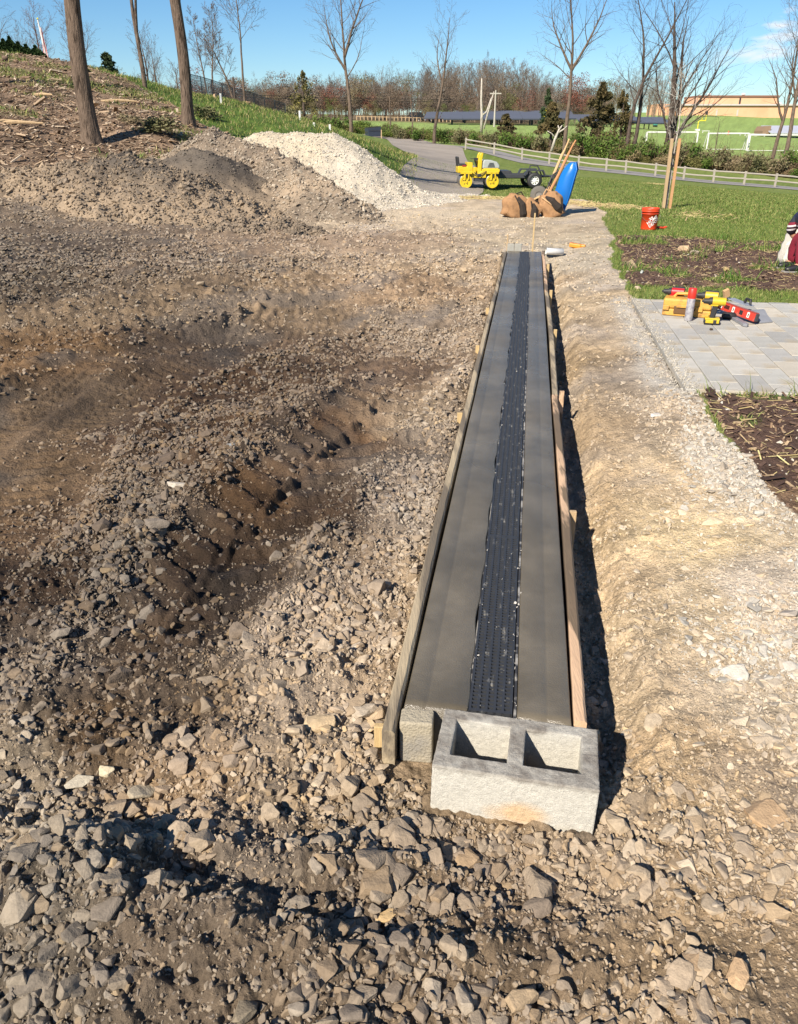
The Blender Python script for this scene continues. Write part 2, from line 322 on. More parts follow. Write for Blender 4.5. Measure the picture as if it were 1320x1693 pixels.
# ground material: colour and wetness stored on the mesh, fine relief from noise
def ground_mat():
    m = bpy.data.materials.new('soil_and_grass'); m.use_nodes = True; nt = m.node_tree; L = nt.links.new; N = nt.nodes.new
    b = nt.nodes['Principled BSDF']
    a = N('ShaderNodeAttribute'); a.attribute_name = 'Col'; w = N('ShaderNodeAttribute'); w.attribute_name = 'wet'
    tc = N('ShaderNodeTexCoord')
    n1 = N('ShaderNodeTexNoise'); n1.inputs['Scale'].default_value = 90; n1.inputs['Detail'].default_value = 6; n1.inputs['Roughness'].default_value = .7
    n2 = N('ShaderNodeTexNoise'); n2.inputs['Scale'].default_value = 11; n2.inputs['Detail'].default_value = 8; n2.inputs['Roughness'].default_value = .7
    for n in (n1, n2): L(tc.outputs['Object'], n.inputs['Vector'])
    vo = N('ShaderNodeTexVoronoi'); vo.inputs['Scale'].default_value = 75; vo.inputs['Randomness'].default_value = 1; L(tc.outputs['Object'], vo.inputs['Vector'])
    r1 = N('ShaderNodeMapRange'); r1.inputs['From Min'].default_value = .3; r1.inputs['From Max'].default_value = .7; r1.inputs['To Min'].default_value = .72; r1.inputs['To Max'].default_value = 1.28; L(n1.outputs['Fac'], r1.inputs['Value'])
    r2 = N('ShaderNodeMapRange'); r2.inputs['From Min'].default_value = .3; r2.inputs['From Max'].default_value = .7; r2.inputs['To Min'].default_value = .78; r2.inputs['To Max'].default_value = 1.22; L(n2.outputs['Fac'], r2.inputs['Value'])
    mu = N('ShaderNodeMath'); mu.operation = 'MULTIPLY'; L(r1.outputs[0], mu.inputs[0]); L(r2.outputs[0], mu.inputs[1])
    sc = N('ShaderNodeVectorMath'); sc.operation = 'SCALE'; L(a.outputs['Color'], sc.inputs[0]); L(mu.outputs[0], sc.inputs['Scale']); L(sc.outputs[0], b.inputs['Base Color'])
    rr = N('ShaderNodeMapRange'); rr.inputs['To Min'].default_value = .95; rr.inputs['To Max'].default_value = .72; L(w.outputs['Fac'], rr.inputs['Value']); L(rr.outputs[0], b.inputs['Roughness'])
    b.inputs['Specular IOR Level'].default_value = .18
    h1 = N('ShaderNodeMath'); h1.operation = 'MULTIPLY_ADD'; L(vo.outputs['Distance'], h1.inputs[0]); h1.inputs[1].default_value = -.7; L(n1.outputs['Fac'], h1.inputs[2])
    bp = N('ShaderNodeBump'); bp.inputs['Strength'].default_value = .8; bp.inputs['Distance'].default_value = .006; L(h1.outputs[0], bp.inputs['Height']); 
    bp2 = N('ShaderNodeBump'); bp2.inputs['Strength'].default_value = .75; bp2.inputs['Distance'].default_value = .055; L(n2.outputs['Fac'], bp2.inputs['Height']); L(bp.outputs[0], bp2.inputs['Normal']); L(bp2.outputs[0], b.inputs['Normal'])
    return m

# ------------------------------------------------------------------ mesh helpers
def mesh_np(name, V, F, mats=(), smooth=False):
    me = bpy.data.meshes.new(name)
    V = np.asarray(V, np.float32); F = np.asarray(F, np.int32)
    me.vertices.add(len(V)); me.vertices.foreach_set('co', V.ravel())
    k = F.shape[1]; me.loops.add(F.size); me.loops.foreach_set('vertex_index', F.ravel())
    me.polygons.add(len(F)); me.polygons.foreach_set('loop_start', np.arange(0, F.size, k, dtype=np.int32))
    if smooth: me.polygons.foreach_set('use_smooth', np.ones(len(F), bool))
    me.update(calc_edges=True)
    for m in mats: me.materials.append(m)
    return me
def link(name, me, parent=None, loc=None, rot=None):
    o = bpy.data.objects.new(name, me); COL.objects.link(o)
    if parent: o.parent = parent
    if loc is not None: o.location = loc
    if rot is not None: o.rotation_euler = rot
    return o
def tag(o, label=None, cat=None, group=None, kind=None):
    if label: o['label'] = label
    if cat: o['category'] = cat
    if group: o['group'] = group
    if kind: o['kind'] = kind
    return o
def thing(name, label, cat, loc=(0, 0, 0), rz=0.0, group=None):
    o = bpy.data.objects.new(name, None); COL.objects.link(o); o.empty_display_size = .1
    o.location = loc; o.rotation_euler = (0, 0, rz)
    return tag(o, label, cat, group)
def copy_tree(o, parent=None):
    c = o.copy(); COL.objects.link(c)
    if parent: c.parent = parent
    for ch in list(o.children): copy_tree(ch, c)
    return c

class MB:
    """collects boxes, tubes, lathes and prisms into one mesh"""
    def __init__(s): s.V = []; s.F = []; s.M = Matrix.Identity(4)
    def add(s, vs, fs):
        n = len(s.V); s.V += [s.M @ Vector(v) for v in vs]; s.F += [tuple(i + n for i in f) for f in fs]; return s
    def box(s, c, d, rot=(0, 0, 0), taper=1.0):
        x, y, z = d[0] / 2, d[1] / 2, d[2] / 2; m = Euler(rot).to_matrix(); c = Vector(c)
        vs = [c + m @ Vector((a * x * (taper if e > 0 else 1), b * y * (taper if e > 0 else 1), e * z)) for e in (-1, 1) for b in (-1, 1) for a in (-1, 1)]
        return s.add(vs, [(0, 2, 3, 1), (4, 5, 7, 6), (0, 1, 5, 4), (2, 6, 7, 3), (0, 4, 6, 2), (1, 3, 7, 5)])
    def tube(s, pts, rad, n=8, caps=True):
        pts = [Vector(p) for p in pts]
        if not hasattr(rad, '__len__'): rad = [rad] * len(pts)
        vs = []; fs = []; prev = None
        for i, p in enumerate(pts):
            d = (pts[min(i + 1, len(pts) - 1)] - pts[max(i - 1, 0)]).normalized()
            if prev is None:
                a = d.orthogonal().normalized()
            else:
                a = (prev - d * prev.dot(d)).normalized()
            prev = a; b = d.cross(a)
            for k in range(n):
                t = 2 * math.pi * k / n; vs.append(p + (a * math.cos(t) + b * math.sin(t)) * rad[i])
        for i in range(len(pts) - 1):
            for k in range(n):
                k2 = (k + 1) % n; fs.append((i * n + k, i * n + k2, (i + 1) * n + k2, (i + 1) * n + k))
        if caps: fs.append(tuple(range(n - 1, -1, -1))); fs.append(tuple((len(pts) - 1) * n + k for k in range(n)))
        return s.add(vs, fs)
    def cyl(s, p0, p1, r0, r1=None, n=16): return s.tube([p0, p1], [r0, r0 if r1 is None else r1], n)
    def lathe(s, prof, n=24, c=(0, 0, 0), axis='z'):
        vs = []; fs = []
        for r, h in prof:
            for k in range(n):
                t = 2 * math.pi * k / n; a, b = r * math.cos(t), r * math.sin(t)
                v = (a, b, h) if axis == 'z' else ((h, a, b) if axis == 'x' else (b, h, a))
                vs.append(Vector(c) + Vector(v))
        for i in range(len(prof) - 1):
            for k in range(n):
                k2 = (k + 1) % n; fs.append((i * n + k, i * n + k2, (i + 1) * n + k2, (i + 1) * n + k))
        return s.add(vs, fs)
    def prism(s, poly, a, b, axis='y'):
        n = len(poly); vs = []
        for h in (a, b):
            for p in poly: vs.append((p[0], h, p[1]) if axis == 'y' else ((p[0], p[1], h) if axis == 'z' else (h, p[0], p[1])))
        fs = [tuple(range(n)), tuple(range(2 * n - 1, n - 1, -1))] + [(i, n + i, n + (i + 1) % n, (i + 1) % n) for i in range(n)]
        return s.add(vs, fs)
    def build(s, name, m, parent=None, bevel=0, smooth=False, seg=2, loc=None, rot=None, jit=0):
        me = bpy.data.meshes.new(name); me.from_pydata([tuple(v) for v in s.V], [], s.F)
        if jit:
            rr = random.Random(len(s.V))
            for v in me.vertices: v.co += Vector((rr.uniform(-jit, jit), rr.uniform(-jit, jit), rr.uniform(-jit, jit)))
        import bmesh
        bm = bmesh.new(); bm.from_mesh(me); bmesh.ops.recalc_face_normals(bm, faces=bm.faces); bm.to_mesh(me); bm.free()
        for mm in (m if isinstance(m, (list, tuple)) else [m]): me.materials.append(mm)
        if smooth: me.shade_smooth()
        o = link(name, me, parent, loc, rot)
        if bevel:
            md = o.modifiers.new('bevel', 'BEVEL'); md.width = bevel; md.segments = seg; md.limit_method = 'ANGLE'; md.angle_limit = R(35); md.harden_normals = False
        return o

def scatter(name, label, cat, pts, rot, scl, idx, tint, sources, kind='stuff', parent=None):
    """many small pieces as ONE object, placed by a geometry node group"""
    me = bpy.data.meshes.new(name); me.vertices.add(len(pts)); me.vertices.foreach_set('co', np.asarray(pts, np.float32).ravel())
    for nm, ty, arr in (('rot', 'FLOAT_VECTOR', rot), ('scl', 'FLOAT_VECTOR', scl)):
        a = me.attributes.new(nm, ty, 'POINT'); a.data.foreach_set('vector', np.asarray(arr, np.float32).ravel())
    a = me.attributes.new('idx', 'INT', 'POINT'); a.data.foreach_set('value', np.asarray(idx, np.int32))
    a = me.attributes.new('tint', 'FLOAT_COLOR', 'POINT'); t4 = np.ones((len(pts), 4), np.float32); t4[:, :3] = tint; a.data.foreach_set('color', t4.ravel())
    o = link(name, me, parent); tag(o, label, cat, None, kind)
    src = bpy.data.collections.new(name + '_sources')
    for i, (sm) in enumerate(sources):
        so_ = bpy.data.objects.new('%s_source_%02d' % (name, i), sm); src.objects.link(so_)
    ng = bpy.data.node_groups.new(name + '_placing', 'GeometryNodeTree')
    ng.interface.new_socket('Geometry', in_out='INPUT', socket_type='NodeSocketGeometry'); ng.interface.new_socket('Geometry', in_out='OUTPUT', socket_type='NodeSocketGeometry')
    N = ng.nodes.new; L = ng.links.new
    gi = N('NodeGroupInput'); go = N('NodeGroupOutput'); ip = N('GeometryNodeInstanceOnPoints'); ci = N('GeometryNodeCollectionInfo')
    ci.inputs['Collection'].default_value = src; ci.inputs['Separate Children'].default_value = True; ci.inputs['Reset Children'].default_value = True
    def na(nm, dt):
        q = N('GeometryNodeInputNamedAttribute'); q.data_type = dt; q.inputs['Name'].default_value = nm; return q.outputs['Attribute']
    er = N('FunctionNodeEulerToRotation'); L(na('rot', 'FLOAT_VECTOR'), er.inputs[0])
    L(gi.outputs[0], ip.inputs['Points']); L(ci.outputs[0], ip.inputs['Instance']); ip.inputs['Pick Instance'].default_value = True
    L(na('idx', 'INT'), ip.inputs['Instance Index']); L(er.outputs[0], ip.inputs['Rotation']); L(na('scl', 'FLOAT_VECTOR'), ip.inputs['Scale'])
    L(ip.outputs[0], go.inputs[0])
    md = o.modifiers.new('placing', 'NODES'); md.node_group = ng
    return o

# ------------------------------------------------------------------ the ground: one sheet to the horizon
PS0, PS1, PT0, PLW, PLL = 3.22, 6.25, 1.27, 0.178, 0.39      # patio in drain coordinates
def build_ground():
    ang = np.concatenate([np.linspace(-180, -54, 34)[:-1], np.linspace(-54, -42, 60)[:-1], np.linspace(-42, 42, 660), np.linspace(42, 54, 60)[1:], np.linspace(54, 180, 34)[1:-1]])
    A = np.radians(ang); nA = len(A)
    rad = [0.3]
    while rad[-1] < 4200:
        r = rad[-1]; rad.append(r * (1.05 if r < .8 else 1.0050 if r < 5 else 1.0068 if r < 10 else 1.011 if r < 60 else 1.05))
    rad = np.array(rad); nR = len(rad)
    X = rad[:, None] * np.sin(A)[None]; Y = rad[:, None] * np.cos(A)[None]
    # behind the camera the detail is not needed, the sheet just goes on
    Z = height(X, Y, True)
    s, t = st(X, Y)
    inp = (s > PS0 - .02) & (s < PS1 + .02) & (t > PT0 - .02) & (t < 5.5)
    Z = np.where(inp, np.minimum(Z, 0.045), Z)
    pe = np.exp(-(np.maximum(0, np.maximum(PS0 - s, s - PS1)) / .25) ** 2) * sst(t, PT0 - .35, PT0) * (1 - sst(t, 5.5, 6))
    Z = np.where(inp, Z, Z * (1 - pe) + 0.094 * pe + pe * .012 * fbm(X, Y, 6, 2, 7))
    g, u, v = cover(X, Y)
    col = np.zeros(X.shape + (3,)); wet = np.zeros(X.shape)
    r = np.hypot(X, Y)
    big = fbm(X, Y, .35, 3, 140); mid = fbm(X, Y, 2.6, 4, 150, .6); fine = fbm(X, Y, 17, 3, 160, .6) * (r < 14)
    m = r < 30
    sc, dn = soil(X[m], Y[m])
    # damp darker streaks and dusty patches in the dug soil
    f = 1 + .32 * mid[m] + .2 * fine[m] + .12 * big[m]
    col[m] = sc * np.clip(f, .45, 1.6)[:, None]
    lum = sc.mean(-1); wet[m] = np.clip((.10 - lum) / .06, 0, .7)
    # light silty grey dust film here and there
    dust = sst(fbm(X[m], Y[m], .9, 4, 170), .1, .6) * .55
    col[m] = col[m] * (1 - dust[:, None]) + (sc.mean(-1, keepdims=True) * np.array([1.16, 1.0, .84])) * dust[:, None]
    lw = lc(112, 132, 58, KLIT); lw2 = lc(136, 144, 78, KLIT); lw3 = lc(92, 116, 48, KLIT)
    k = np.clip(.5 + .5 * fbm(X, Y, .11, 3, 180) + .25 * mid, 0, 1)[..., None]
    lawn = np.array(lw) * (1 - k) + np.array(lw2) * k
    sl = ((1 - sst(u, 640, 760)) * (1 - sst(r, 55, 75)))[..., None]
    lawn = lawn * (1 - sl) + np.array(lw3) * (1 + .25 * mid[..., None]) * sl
    farf = sst(r, 70, 110)[..., None]; lawn = lawn * (1 - farf) + np.array(lc(150, 172, 96, KLIT)) * farf * (1 + .1 * big[..., None])
    wood = (sst(r, 170, 200) * (1 - sst(u, 880, 960)) + sst(r, 45, 60) * (u < 420) * 1.0)[..., None]; wood = np.clip(wood, 0, 1); lawn = lawn * (1 - wood) + np.array(lc(126, 112, 84, KLIT)) * wood
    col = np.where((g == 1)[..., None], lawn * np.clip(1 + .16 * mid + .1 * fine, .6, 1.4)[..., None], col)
    ch = np.array(lc(160, 136, 112, KLIT)); ch2 = np.array(lc(106, 88, 72, KLIT)); ch3 = np.array(lc(120, 124, 66, KLIT))
    kk = np.clip(.5 + .9 * fbm(X, Y, .9, 4, 190, .6), 0, 1)[..., None]; kg = sst(fbm(X, Y, .28, 3, 200) + .35 * sst(r, 26, 40) - .1, .1, .5)[..., None] * .7
    chips = (ch * (1 - kk) + ch2 * kk) * (1 - kg) + ch3 * kg
    col = np.where((g == 2)[..., None], chips * (1 + .3 * mid)[..., None], col)
    mu = np.array(lc(104, 82, 70, KLIT)); mg = np.array(lc(96, 112, 52, KLIT)); mt = np.array(lc(170, 140, 108, KLIT))
    kg = sst(fbm(X, Y, 1.1, 3, 210) + .25 * np.exp(-((r - 8.7) / .8) ** 2), .22, .6)[..., None]; kt = sst(fbm(X, Y, 1.4, 3, 220), .35, .7)[..., None] * .7
    mul = mu * (1 - kt) + mt * kt; mul = mul * (1 - kg) + mg * kg
    col = np.where((g == 3)[..., None], mul * (1 + .3 * mid + .25 * fine)[..., None], col)
    # pale crushed stone spilled round the patio edge and fading into the soil
    ed = np.exp(-((t - PT0 + .10 + .05 * mid) / .11) ** 2) * sst(s, PS0 - .4, PS0) * (1 - sst(s, PS1 - .1, PS1 + .3))
    ed = (ed * .85)[..., None]; col = col * (1 - ed) + np.array(lc(214, 208, 196, KLIT)) * ed
    sp = np.exp(-(((X - 0.9) / 2.6) ** 2 + ((Y - 17.8) / 1.3) ** 2))[..., None] * .6; col = col * (1 - sp) + np.array(lc(222, 206, 178, KLIT)) * sp
    V = np.concatenate([np.stack([X, Y, Z], -1).reshape(-1, 3), [[0, 0, float(Z[0].mean())]]])
    i = np.arange(nR - 1)[:, None] * nA; j = np.arange(nA)[None]; j2 = (j + 1) % nA
    F = np.stack([i + j, i + nA + j, i + nA + j2, i + j2], -1).reshape(-1, 4)
    # -180 and the last column close the ring
    me = mesh_np('ground', V, F, [ground_mat()], smooth=True)
    import bmesh
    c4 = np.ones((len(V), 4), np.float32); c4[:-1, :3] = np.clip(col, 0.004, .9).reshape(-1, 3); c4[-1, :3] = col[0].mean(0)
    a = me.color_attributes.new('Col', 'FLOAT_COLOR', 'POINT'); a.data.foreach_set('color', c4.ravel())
    a = me.attributes.new('wet', 'FLOAT', 'POINT'); w = np.zeros(len(V), np.float32); w[:-1] = np.where(g == 0, wet, 0).ravel(); a.data.foreach_set('value', w)
    o = link('ground', me); tag(o, 'rough construction site soil running into lawn, wooded slope and playing fields', None, None, 'structure')
build_ground()

def surf(x, y):
    """ground height as the sheet has it (with the levelled patio edge)"""
    x = np.asarray(x, float); y = np.asarray(y, float); Z = height(x, y, True); s, t = st(x, y)
    inp = (s > PS0 - .02) & (s < PS1 + .02) & (t > PT0 - .02) & (t < 5.5)
    pe = np.exp(-(np.maximum(0, np.maximum(PS0 - s, s - PS1)) / .25) ** 2) * sst(t, PT0 - .35, PT0) * (1 - sst(t, 5.5, 6))
    return np.where(inp, np.minimum(Z, .045), Z * (1 - pe) + .094 * pe)
def sz(x, y): return float(surf(np.array([float(x)]), np.array([float(y)]))[0])
def ground_point(u, v, D):
    p = at(u, v, D); p.z = sz(p.x, p.y); return p

# ------------------------------------------------------------------ stones
import bmesh
def ico(sub):
    bm = bmesh.new(); bmesh.ops.create_icosphere(bm, subdivisions=sub, radius=1.0)
    V = np.array([v.co[:] for v in bm.verts]); F = np.array([[v.index for v in f.verts] for f in bm.faces]); bm.free(); return V, F
ICO = {k: ico(k) for k in (1, 2, 3)}
def rock_mesh(name, seed, sub=2, planes=9, m=None, soft=14, flat=1.0, smooth=True, rough=.03):
    """angular broken stone: hull of a few points in a slab, corners lightly worn"""
    rs = np.random.RandomState(seed); bm = bmesh.new(); n = 9 + planes
    ax = np.array([1.0, rs.uniform(.55, .95), rs.uniform(.38, .75) * flat]); P = rs.uniform(-1, 1, (n, 3)); P /= np.abs(P).max(1, keepdims=True) ** rs.uniform(.45, .8); P *= rs.uniform(.8, 1, (n, 1)); l = np.linalg.norm(P, axis=1, keepdims=True); P /= np.maximum(1, l / 1.12); P *= ax
    vs_ = [bm.verts.new(p) for p in P]; bmesh.ops.convex_hull(bm, input=vs_); bmesh.ops.delete(bm, geom=[v for v in bm.verts if not v.link_faces], context='VERTS')
    bmesh.ops.dissolve_limit(bm, angle_limit=R(9), verts=bm.verts, edges=bm.edges)
    bmesh.ops.bevel(bm, geom=bm.edges[:], offset=.05 if sub < 3 else .06, segments=1 if sub < 3 else 2, profile=.6, affect='EDGES', clamp_overlap=True)
    if sub >= 3:
        bmesh.ops.triangulate(bm, faces=bm.faces[:]); bmesh.ops.subdivide_edges(bm, edges=[e for e in bm.edges if e.calc_length() > .22], cuts=1)
        bmesh.ops.triangulate(bm, faces=bm.faces[:]); bmesh.ops.subdivide_edges(bm, edges=[e for e in bm.edges if e.calc_length() > .22], cuts=1)
        V = np.array([v.co[:] for v in bm.verts]); d = .035 * np.stack([fbm(V[:, 0] + seed, V[:, 1] + V[:, 2] * .7, 2.4, 2, seed % 50), fbm(V[:, 1] + seed, V[:, 2] + V[:, 0] * .7, 2.4, 2, seed % 50 + 1), fbm(V[:, 2] + 3, V[:, 0] + seed, 2.4, 2, seed % 50 + 2)], 1)
        for v, q in zip(bm.verts, V + d): v.co = q
    me = bpy.data.meshes.new(name); bm.to_mesh(me); bm.free()
    if m: me.materials.append(m)
    for p in me.polygons: p.use_smooth = False
    return me
def stone_mat(name, attr):
    m = mat(name, (0.3, .27, .23), .9, .26, 2.4, .22, 9, attr=attr, spec=.2)
    return m
M_stone_i = stone_mat('stone_dusty', ('tint', 'INSTANCER')); M_stone_o = stone_mat('stone_dusty_single', 'OBJ')
ROCKS_I = [rock_mesh('loose_stone_%02d' % i, 100 + i, 2, 7 + i % 6, M_stone_i, soft=34, smooth=False, rough=.012) for i in range(14)]
ROCKS_O = [rock_mesh('stone_%02d' % i, 300 + i, 3, 7 + i % 7, M_stone_o, soft=38, smooth=False, rough=.02) for i in range(18)]

BLOCK_C = gat(0, 0, 0)
def place_stones():
    rs = np.random.RandomState(5); P = []; S = []
    #          size,  rmax, density per m2
    classes = [(.0035, 2.6, 9000), (.0055, 3.6, 7000), (.0085, 5.0, 3600), (.013, 8.0, 2000), (.019, 12.0, 860), (.026, 17.5, 330), (.034, 19.0, 80), (.044, 19, 13), (.058, 19, 1.4)]
    for sz_, rm, dn in classes:
        area = (rm * rm - .6) * R(108) / 2; n = int(area * dn)
        r = np.sqrt(rs.uniform(.62, rm * rm, n)); th = rs.uniform(R(-54), R(54), n)
        P.append(np.stack([r * np.sin(th), r * np.cos(th)], 1)); S.append(sz_ * rs.uniform(.72, 1.38, n))
    P = np.concatenate(P); S = np.concatenate(S); x, y = P[:, 0], P[:, 1]
    # keep by rubble cover and clumping
    c, d = soil(x, y)
    cl = fbm(x, y, 1.7, 3, 230, .6); cl2 = fbm(x, y, 5, 2, 240)
    prob = np.clip(d * (.98 + 1.25 * cl + .7 * cl2), .02, 1) ** 1.15
    _, c1, L1 = polydist(x, y, RUT); a2, c2, L2 = polydist(x, y, MUD)
    prob = np.where(np.abs(c1) < .26, prob * .22, prob); prob = np.where((np.abs(c2) < .5), prob * .3, prob)
    s_r, t_r = st(x, y); rgt = sst(t_r, .55, .8) * (1 - sst(d, .35, .6)); prob = prob * (1 - .6 * rgt); prob = np.where(S < .009, np.maximum(prob, (.42 - .25 * rgt) * (np.abs(c1) > .2) * (np.abs(c2) > .45) + .05), prob)
    big = S > .03; r = np.hypot(x, y)
    # bigger stones belong to the rubble of the front and of the pile foot
    u, v = project(x, y, np.zeros_like(x))
    front = sst(v, 1000, 1300) + .8 * np.exp(-((u - 420) / 260) ** 2 - ((v - 1110) / 90) ** 2) + .5 * ((v < 470) & (u < 640)) + .35 * (d > .75)
    prob = np.where(big, prob * np.clip(front * 1.0 + .12, 0, 1.1), prob)
    rightmud = (u > 1000) & (v > 1150)
    prob = np.where(big & rightmud & (S > .045), prob * .7, prob)
    s, t = st(x, y)
    ok = rs.rand(len(x)) < prob
    ok &= ~((s > -.06 - S) & (s < DL + .1) & (t > -.06 - S * .8) & (t < .50 + S * .8))
    bx = (x - .29) * math.cos(R(12)) - (y - 1.53) * math.sin(R(12)); by = (x - .29) * math.sin(R(12)) + (y - 1.53) * math.cos(R(12))
    ok &= ~((np.abs(bx) < .21 + S) & (by > -.125 - S * .8) & (by < .2))
    ok &= ~((x > -.02 - S) & (x < .12 + S) & (y > 1.56 - S) & (y < 1.8))
    ok &= ~((s > PS0 - S) & (s < PS1 + S) & (t > PT0 - S))
    g, _, _ = cover(x, y); ok &= (g == 0) | ((g == 3) & (rs.rand(len(x)) < .035))
    x, y, S, c, d = x[ok], y[ok], S[ok], c[ok], d[ok]; u, v = u[ok], v[ok]; g = g[ok]
    z = surf(x, y)
    n = len(x)
    pal = lin([(200, 187, 166), (178, 166, 150), (156, 150, 142), (212, 203, 186), (186, 164, 134), (164, 146, 122), (146, 140, 132), (214, 188, 146)]) / KLIT
    pc = pal[rs.choice(8, n, p=[.24, .2, .13, .1, .14, .09, .08, .02])] * rs.uniform(.8, 1.15, (n, 1))
    lum = c.mean(1, keepdims=True); mixk = np.clip(.40 + .4 * (1 - lum / .35), .35, .72)
    tint = pc * (1 - mixk) + c * 1.10 * mixk
    pale = (u > 1120) & (v < 1130) & (rs.rand(n) < .5); tint[pale] = (lin([(205, 198, 184)]) / KLIT) * rs.uniform(.75, 1.1, (pale.sum(), 1))
    rot = np.stack([rs.uniform(-.5, .5, n), rs.uniform(-.5, .5, n), rs.uniform(0, 6.28, n)], 1)
    small = S < .02; rot[small, :2] *= 2.5
    emb = rs.uniform(-.4, .32, n); 
    fl = np.where((t[ok] > .6), .62, 1.0); scl = np.stack([S, S, S * fl * rs.uniform(.75, 1.15, n)], 1)
    z = z + emb * S * .8 * fl
    # largest in the picture become single objects
    vis = (u > -10) & (u < 1330) & (v < 1700) & (g == 0)
    sc = np.where(vis, S / np.hypot(x, y), 0); top = np.argsort(-sc)[:300]
    mask = np.zeros(n, bool); mask[top] = True
    for k, i in enumerate(top):
        o = link('stone', ROCKS_O[k % len(ROCKS_O)]); o.location = (x[i], y[i], z[i]); o.rotation_euler = rot[i]; o.scale = scl[i]
        o.color = (*[float(q) for q in tint[i]], 1)
        tone = float(tint[i].mean()); tn_ = 'pale' if tone > .24 else ('light tan' if tone > .19 else ('grey-tan' if tone > .145 else 'dull brown')); big_ = 'large' if S[i] > .048 else ('mid-sized' if S[i] > .036 else 'smallish')
        if v[i] > 1330 and u[i] < 330: l, gr = ('in lower left heap, ' + ('bottom' if v[i] > 1560 else 'upper') + (' part, left edge' if u[i] < 130 else ' part, inner side')), 'stones of the lower left heap'
        elif v[i] > 1330 and u[i] > 860: l, gr = ('in soil right of the block, ' + ('near the bottom corner' if v[i] > 1560 and u[i] > 1080 else 'by the bottom edge' if v[i] > 1560 else 'by the right edge' if u[i] > 1080 else 'just below it')), 'stones pressed in at the lower right'
        elif v[i] > 1330: l, gr = ('in rubble before the block, ' + ('by the bottom edge' if v[i] > 1560 else 'close below it') + (' on the left' if u[i] < 590 else ' in the middle')), 'stones in front of the cinder block'
        elif u[i] < 700 and v[i] > 1000: l, gr = ('left of the near form board' + (', far out left' if u[i] < 250 else ', close to the board' if u[i] > 480 else ', midway')), 'stones beside the left form board'
        elif u[i] > 900: l, gr = 'on the smooth sandy bank right of the trench', 'stones on the right bank'
        else: l, gr = 'on the dark muddy ground round the tyre rut', 'stones round the tyre rut'
        l = big_ + ' ' + tn_ + ' stone ' + l
        l = l.replace('smallish', 'small')
        tag(o, l, 'stone', gr)
    r_ = ~mask
    scatter('rubble', 'loose gravel, clods and crushed stone covering the dug soil', None, np.stack([x, y, z], 1)[r_], rot[r_], scl[r_], rs.randint(0, 14, r_.sum()), tint[r_], ROCKS_I)
    print('stones', n)
place_stones()

# ------------------------------------------------------------------ the trench drain in its concrete
M_conc = mat('fresh_concrete', lc(102, 94, 78, KLIT), .42, .13, 14, .30, 260, col2=lc(122, 113, 96, KLIT), c2scale=2.4, c2lo=.42, c2hi=.62, spec=.5)
def conc_tune():
    nt = M_conc.node_tree; b = nt.nodes['Principled BSDF']; L = nt.links.new
    n = nt.nodes.new('ShaderNodeTexNoise'); n.inputs['Scale'].default_value = 1.1; n.inputs['Detail'].default_value = 3
    tc = nt.nodes.new('ShaderNodeTexCoord'); L(tc.outputs['Object'], n.inputs['Vector'])
    r = nt.nodes.new('ShaderNodeMapRange'); r.inputs['From Min'].default_value = .35; r.inputs['From Max'].default_value = .65; r.inputs['To Min'].default_value = .17; r.inputs['To Max'].default_value = .46
    L(n.outputs['Fac'], r.inputs['Value']); L(r.outputs[0], b.inputs['Roughness'])
conc_tune()
M_grate = mat('black_cast_grate', (.026, .028, .032), .55, .2, 30, .25, 220, col2=lc(150, 148, 142, KLIT), c2lo=.585, c2hi=.70, c2scale=26, stretch=(1.5, .4, 1))
M_dark = mat('channel_inside', (.006, .006, .006), .8, .2, 20, 0)
def board_mat(name, c, stain, lo=.48, hi=.60, sc=(9, .9, 3)):
    return mat(name, c, .75, .22, 2.2, .35, 24, col2=stain, c2scale=1.1, c2lo=lo, c2hi=hi, stretch=sc)
M_board = board_mat('weathered_board', lc(192, 174, 142, KLIT), lc(120, 108, 90, KLIT), .46, .54)
M_board2 = board_mat('stained_pine_board', lc(222, 186, 150, KLIT), lc(120, 102, 80, KLIT), .47, .52)
M_pine = mat('fresh_pine', lc(206, 178, 128, KLIT), .6, .16, 3, .2, 20, stretch=(8, 8, 1))
M_pine_dull = mat('dull_pine', lc(196, 168, 128, KLIT), .7, .2, 3, .2, 20, stretch=(8, 8, 1))
ROTD = (0, 0, -R(8.8))
td = thing('trench_drain', 'long trench drain with black slotted grates set in smooth wet concrete', 'trench drain', (DX, DY, 0), -R(8.8))
CT = 0.10
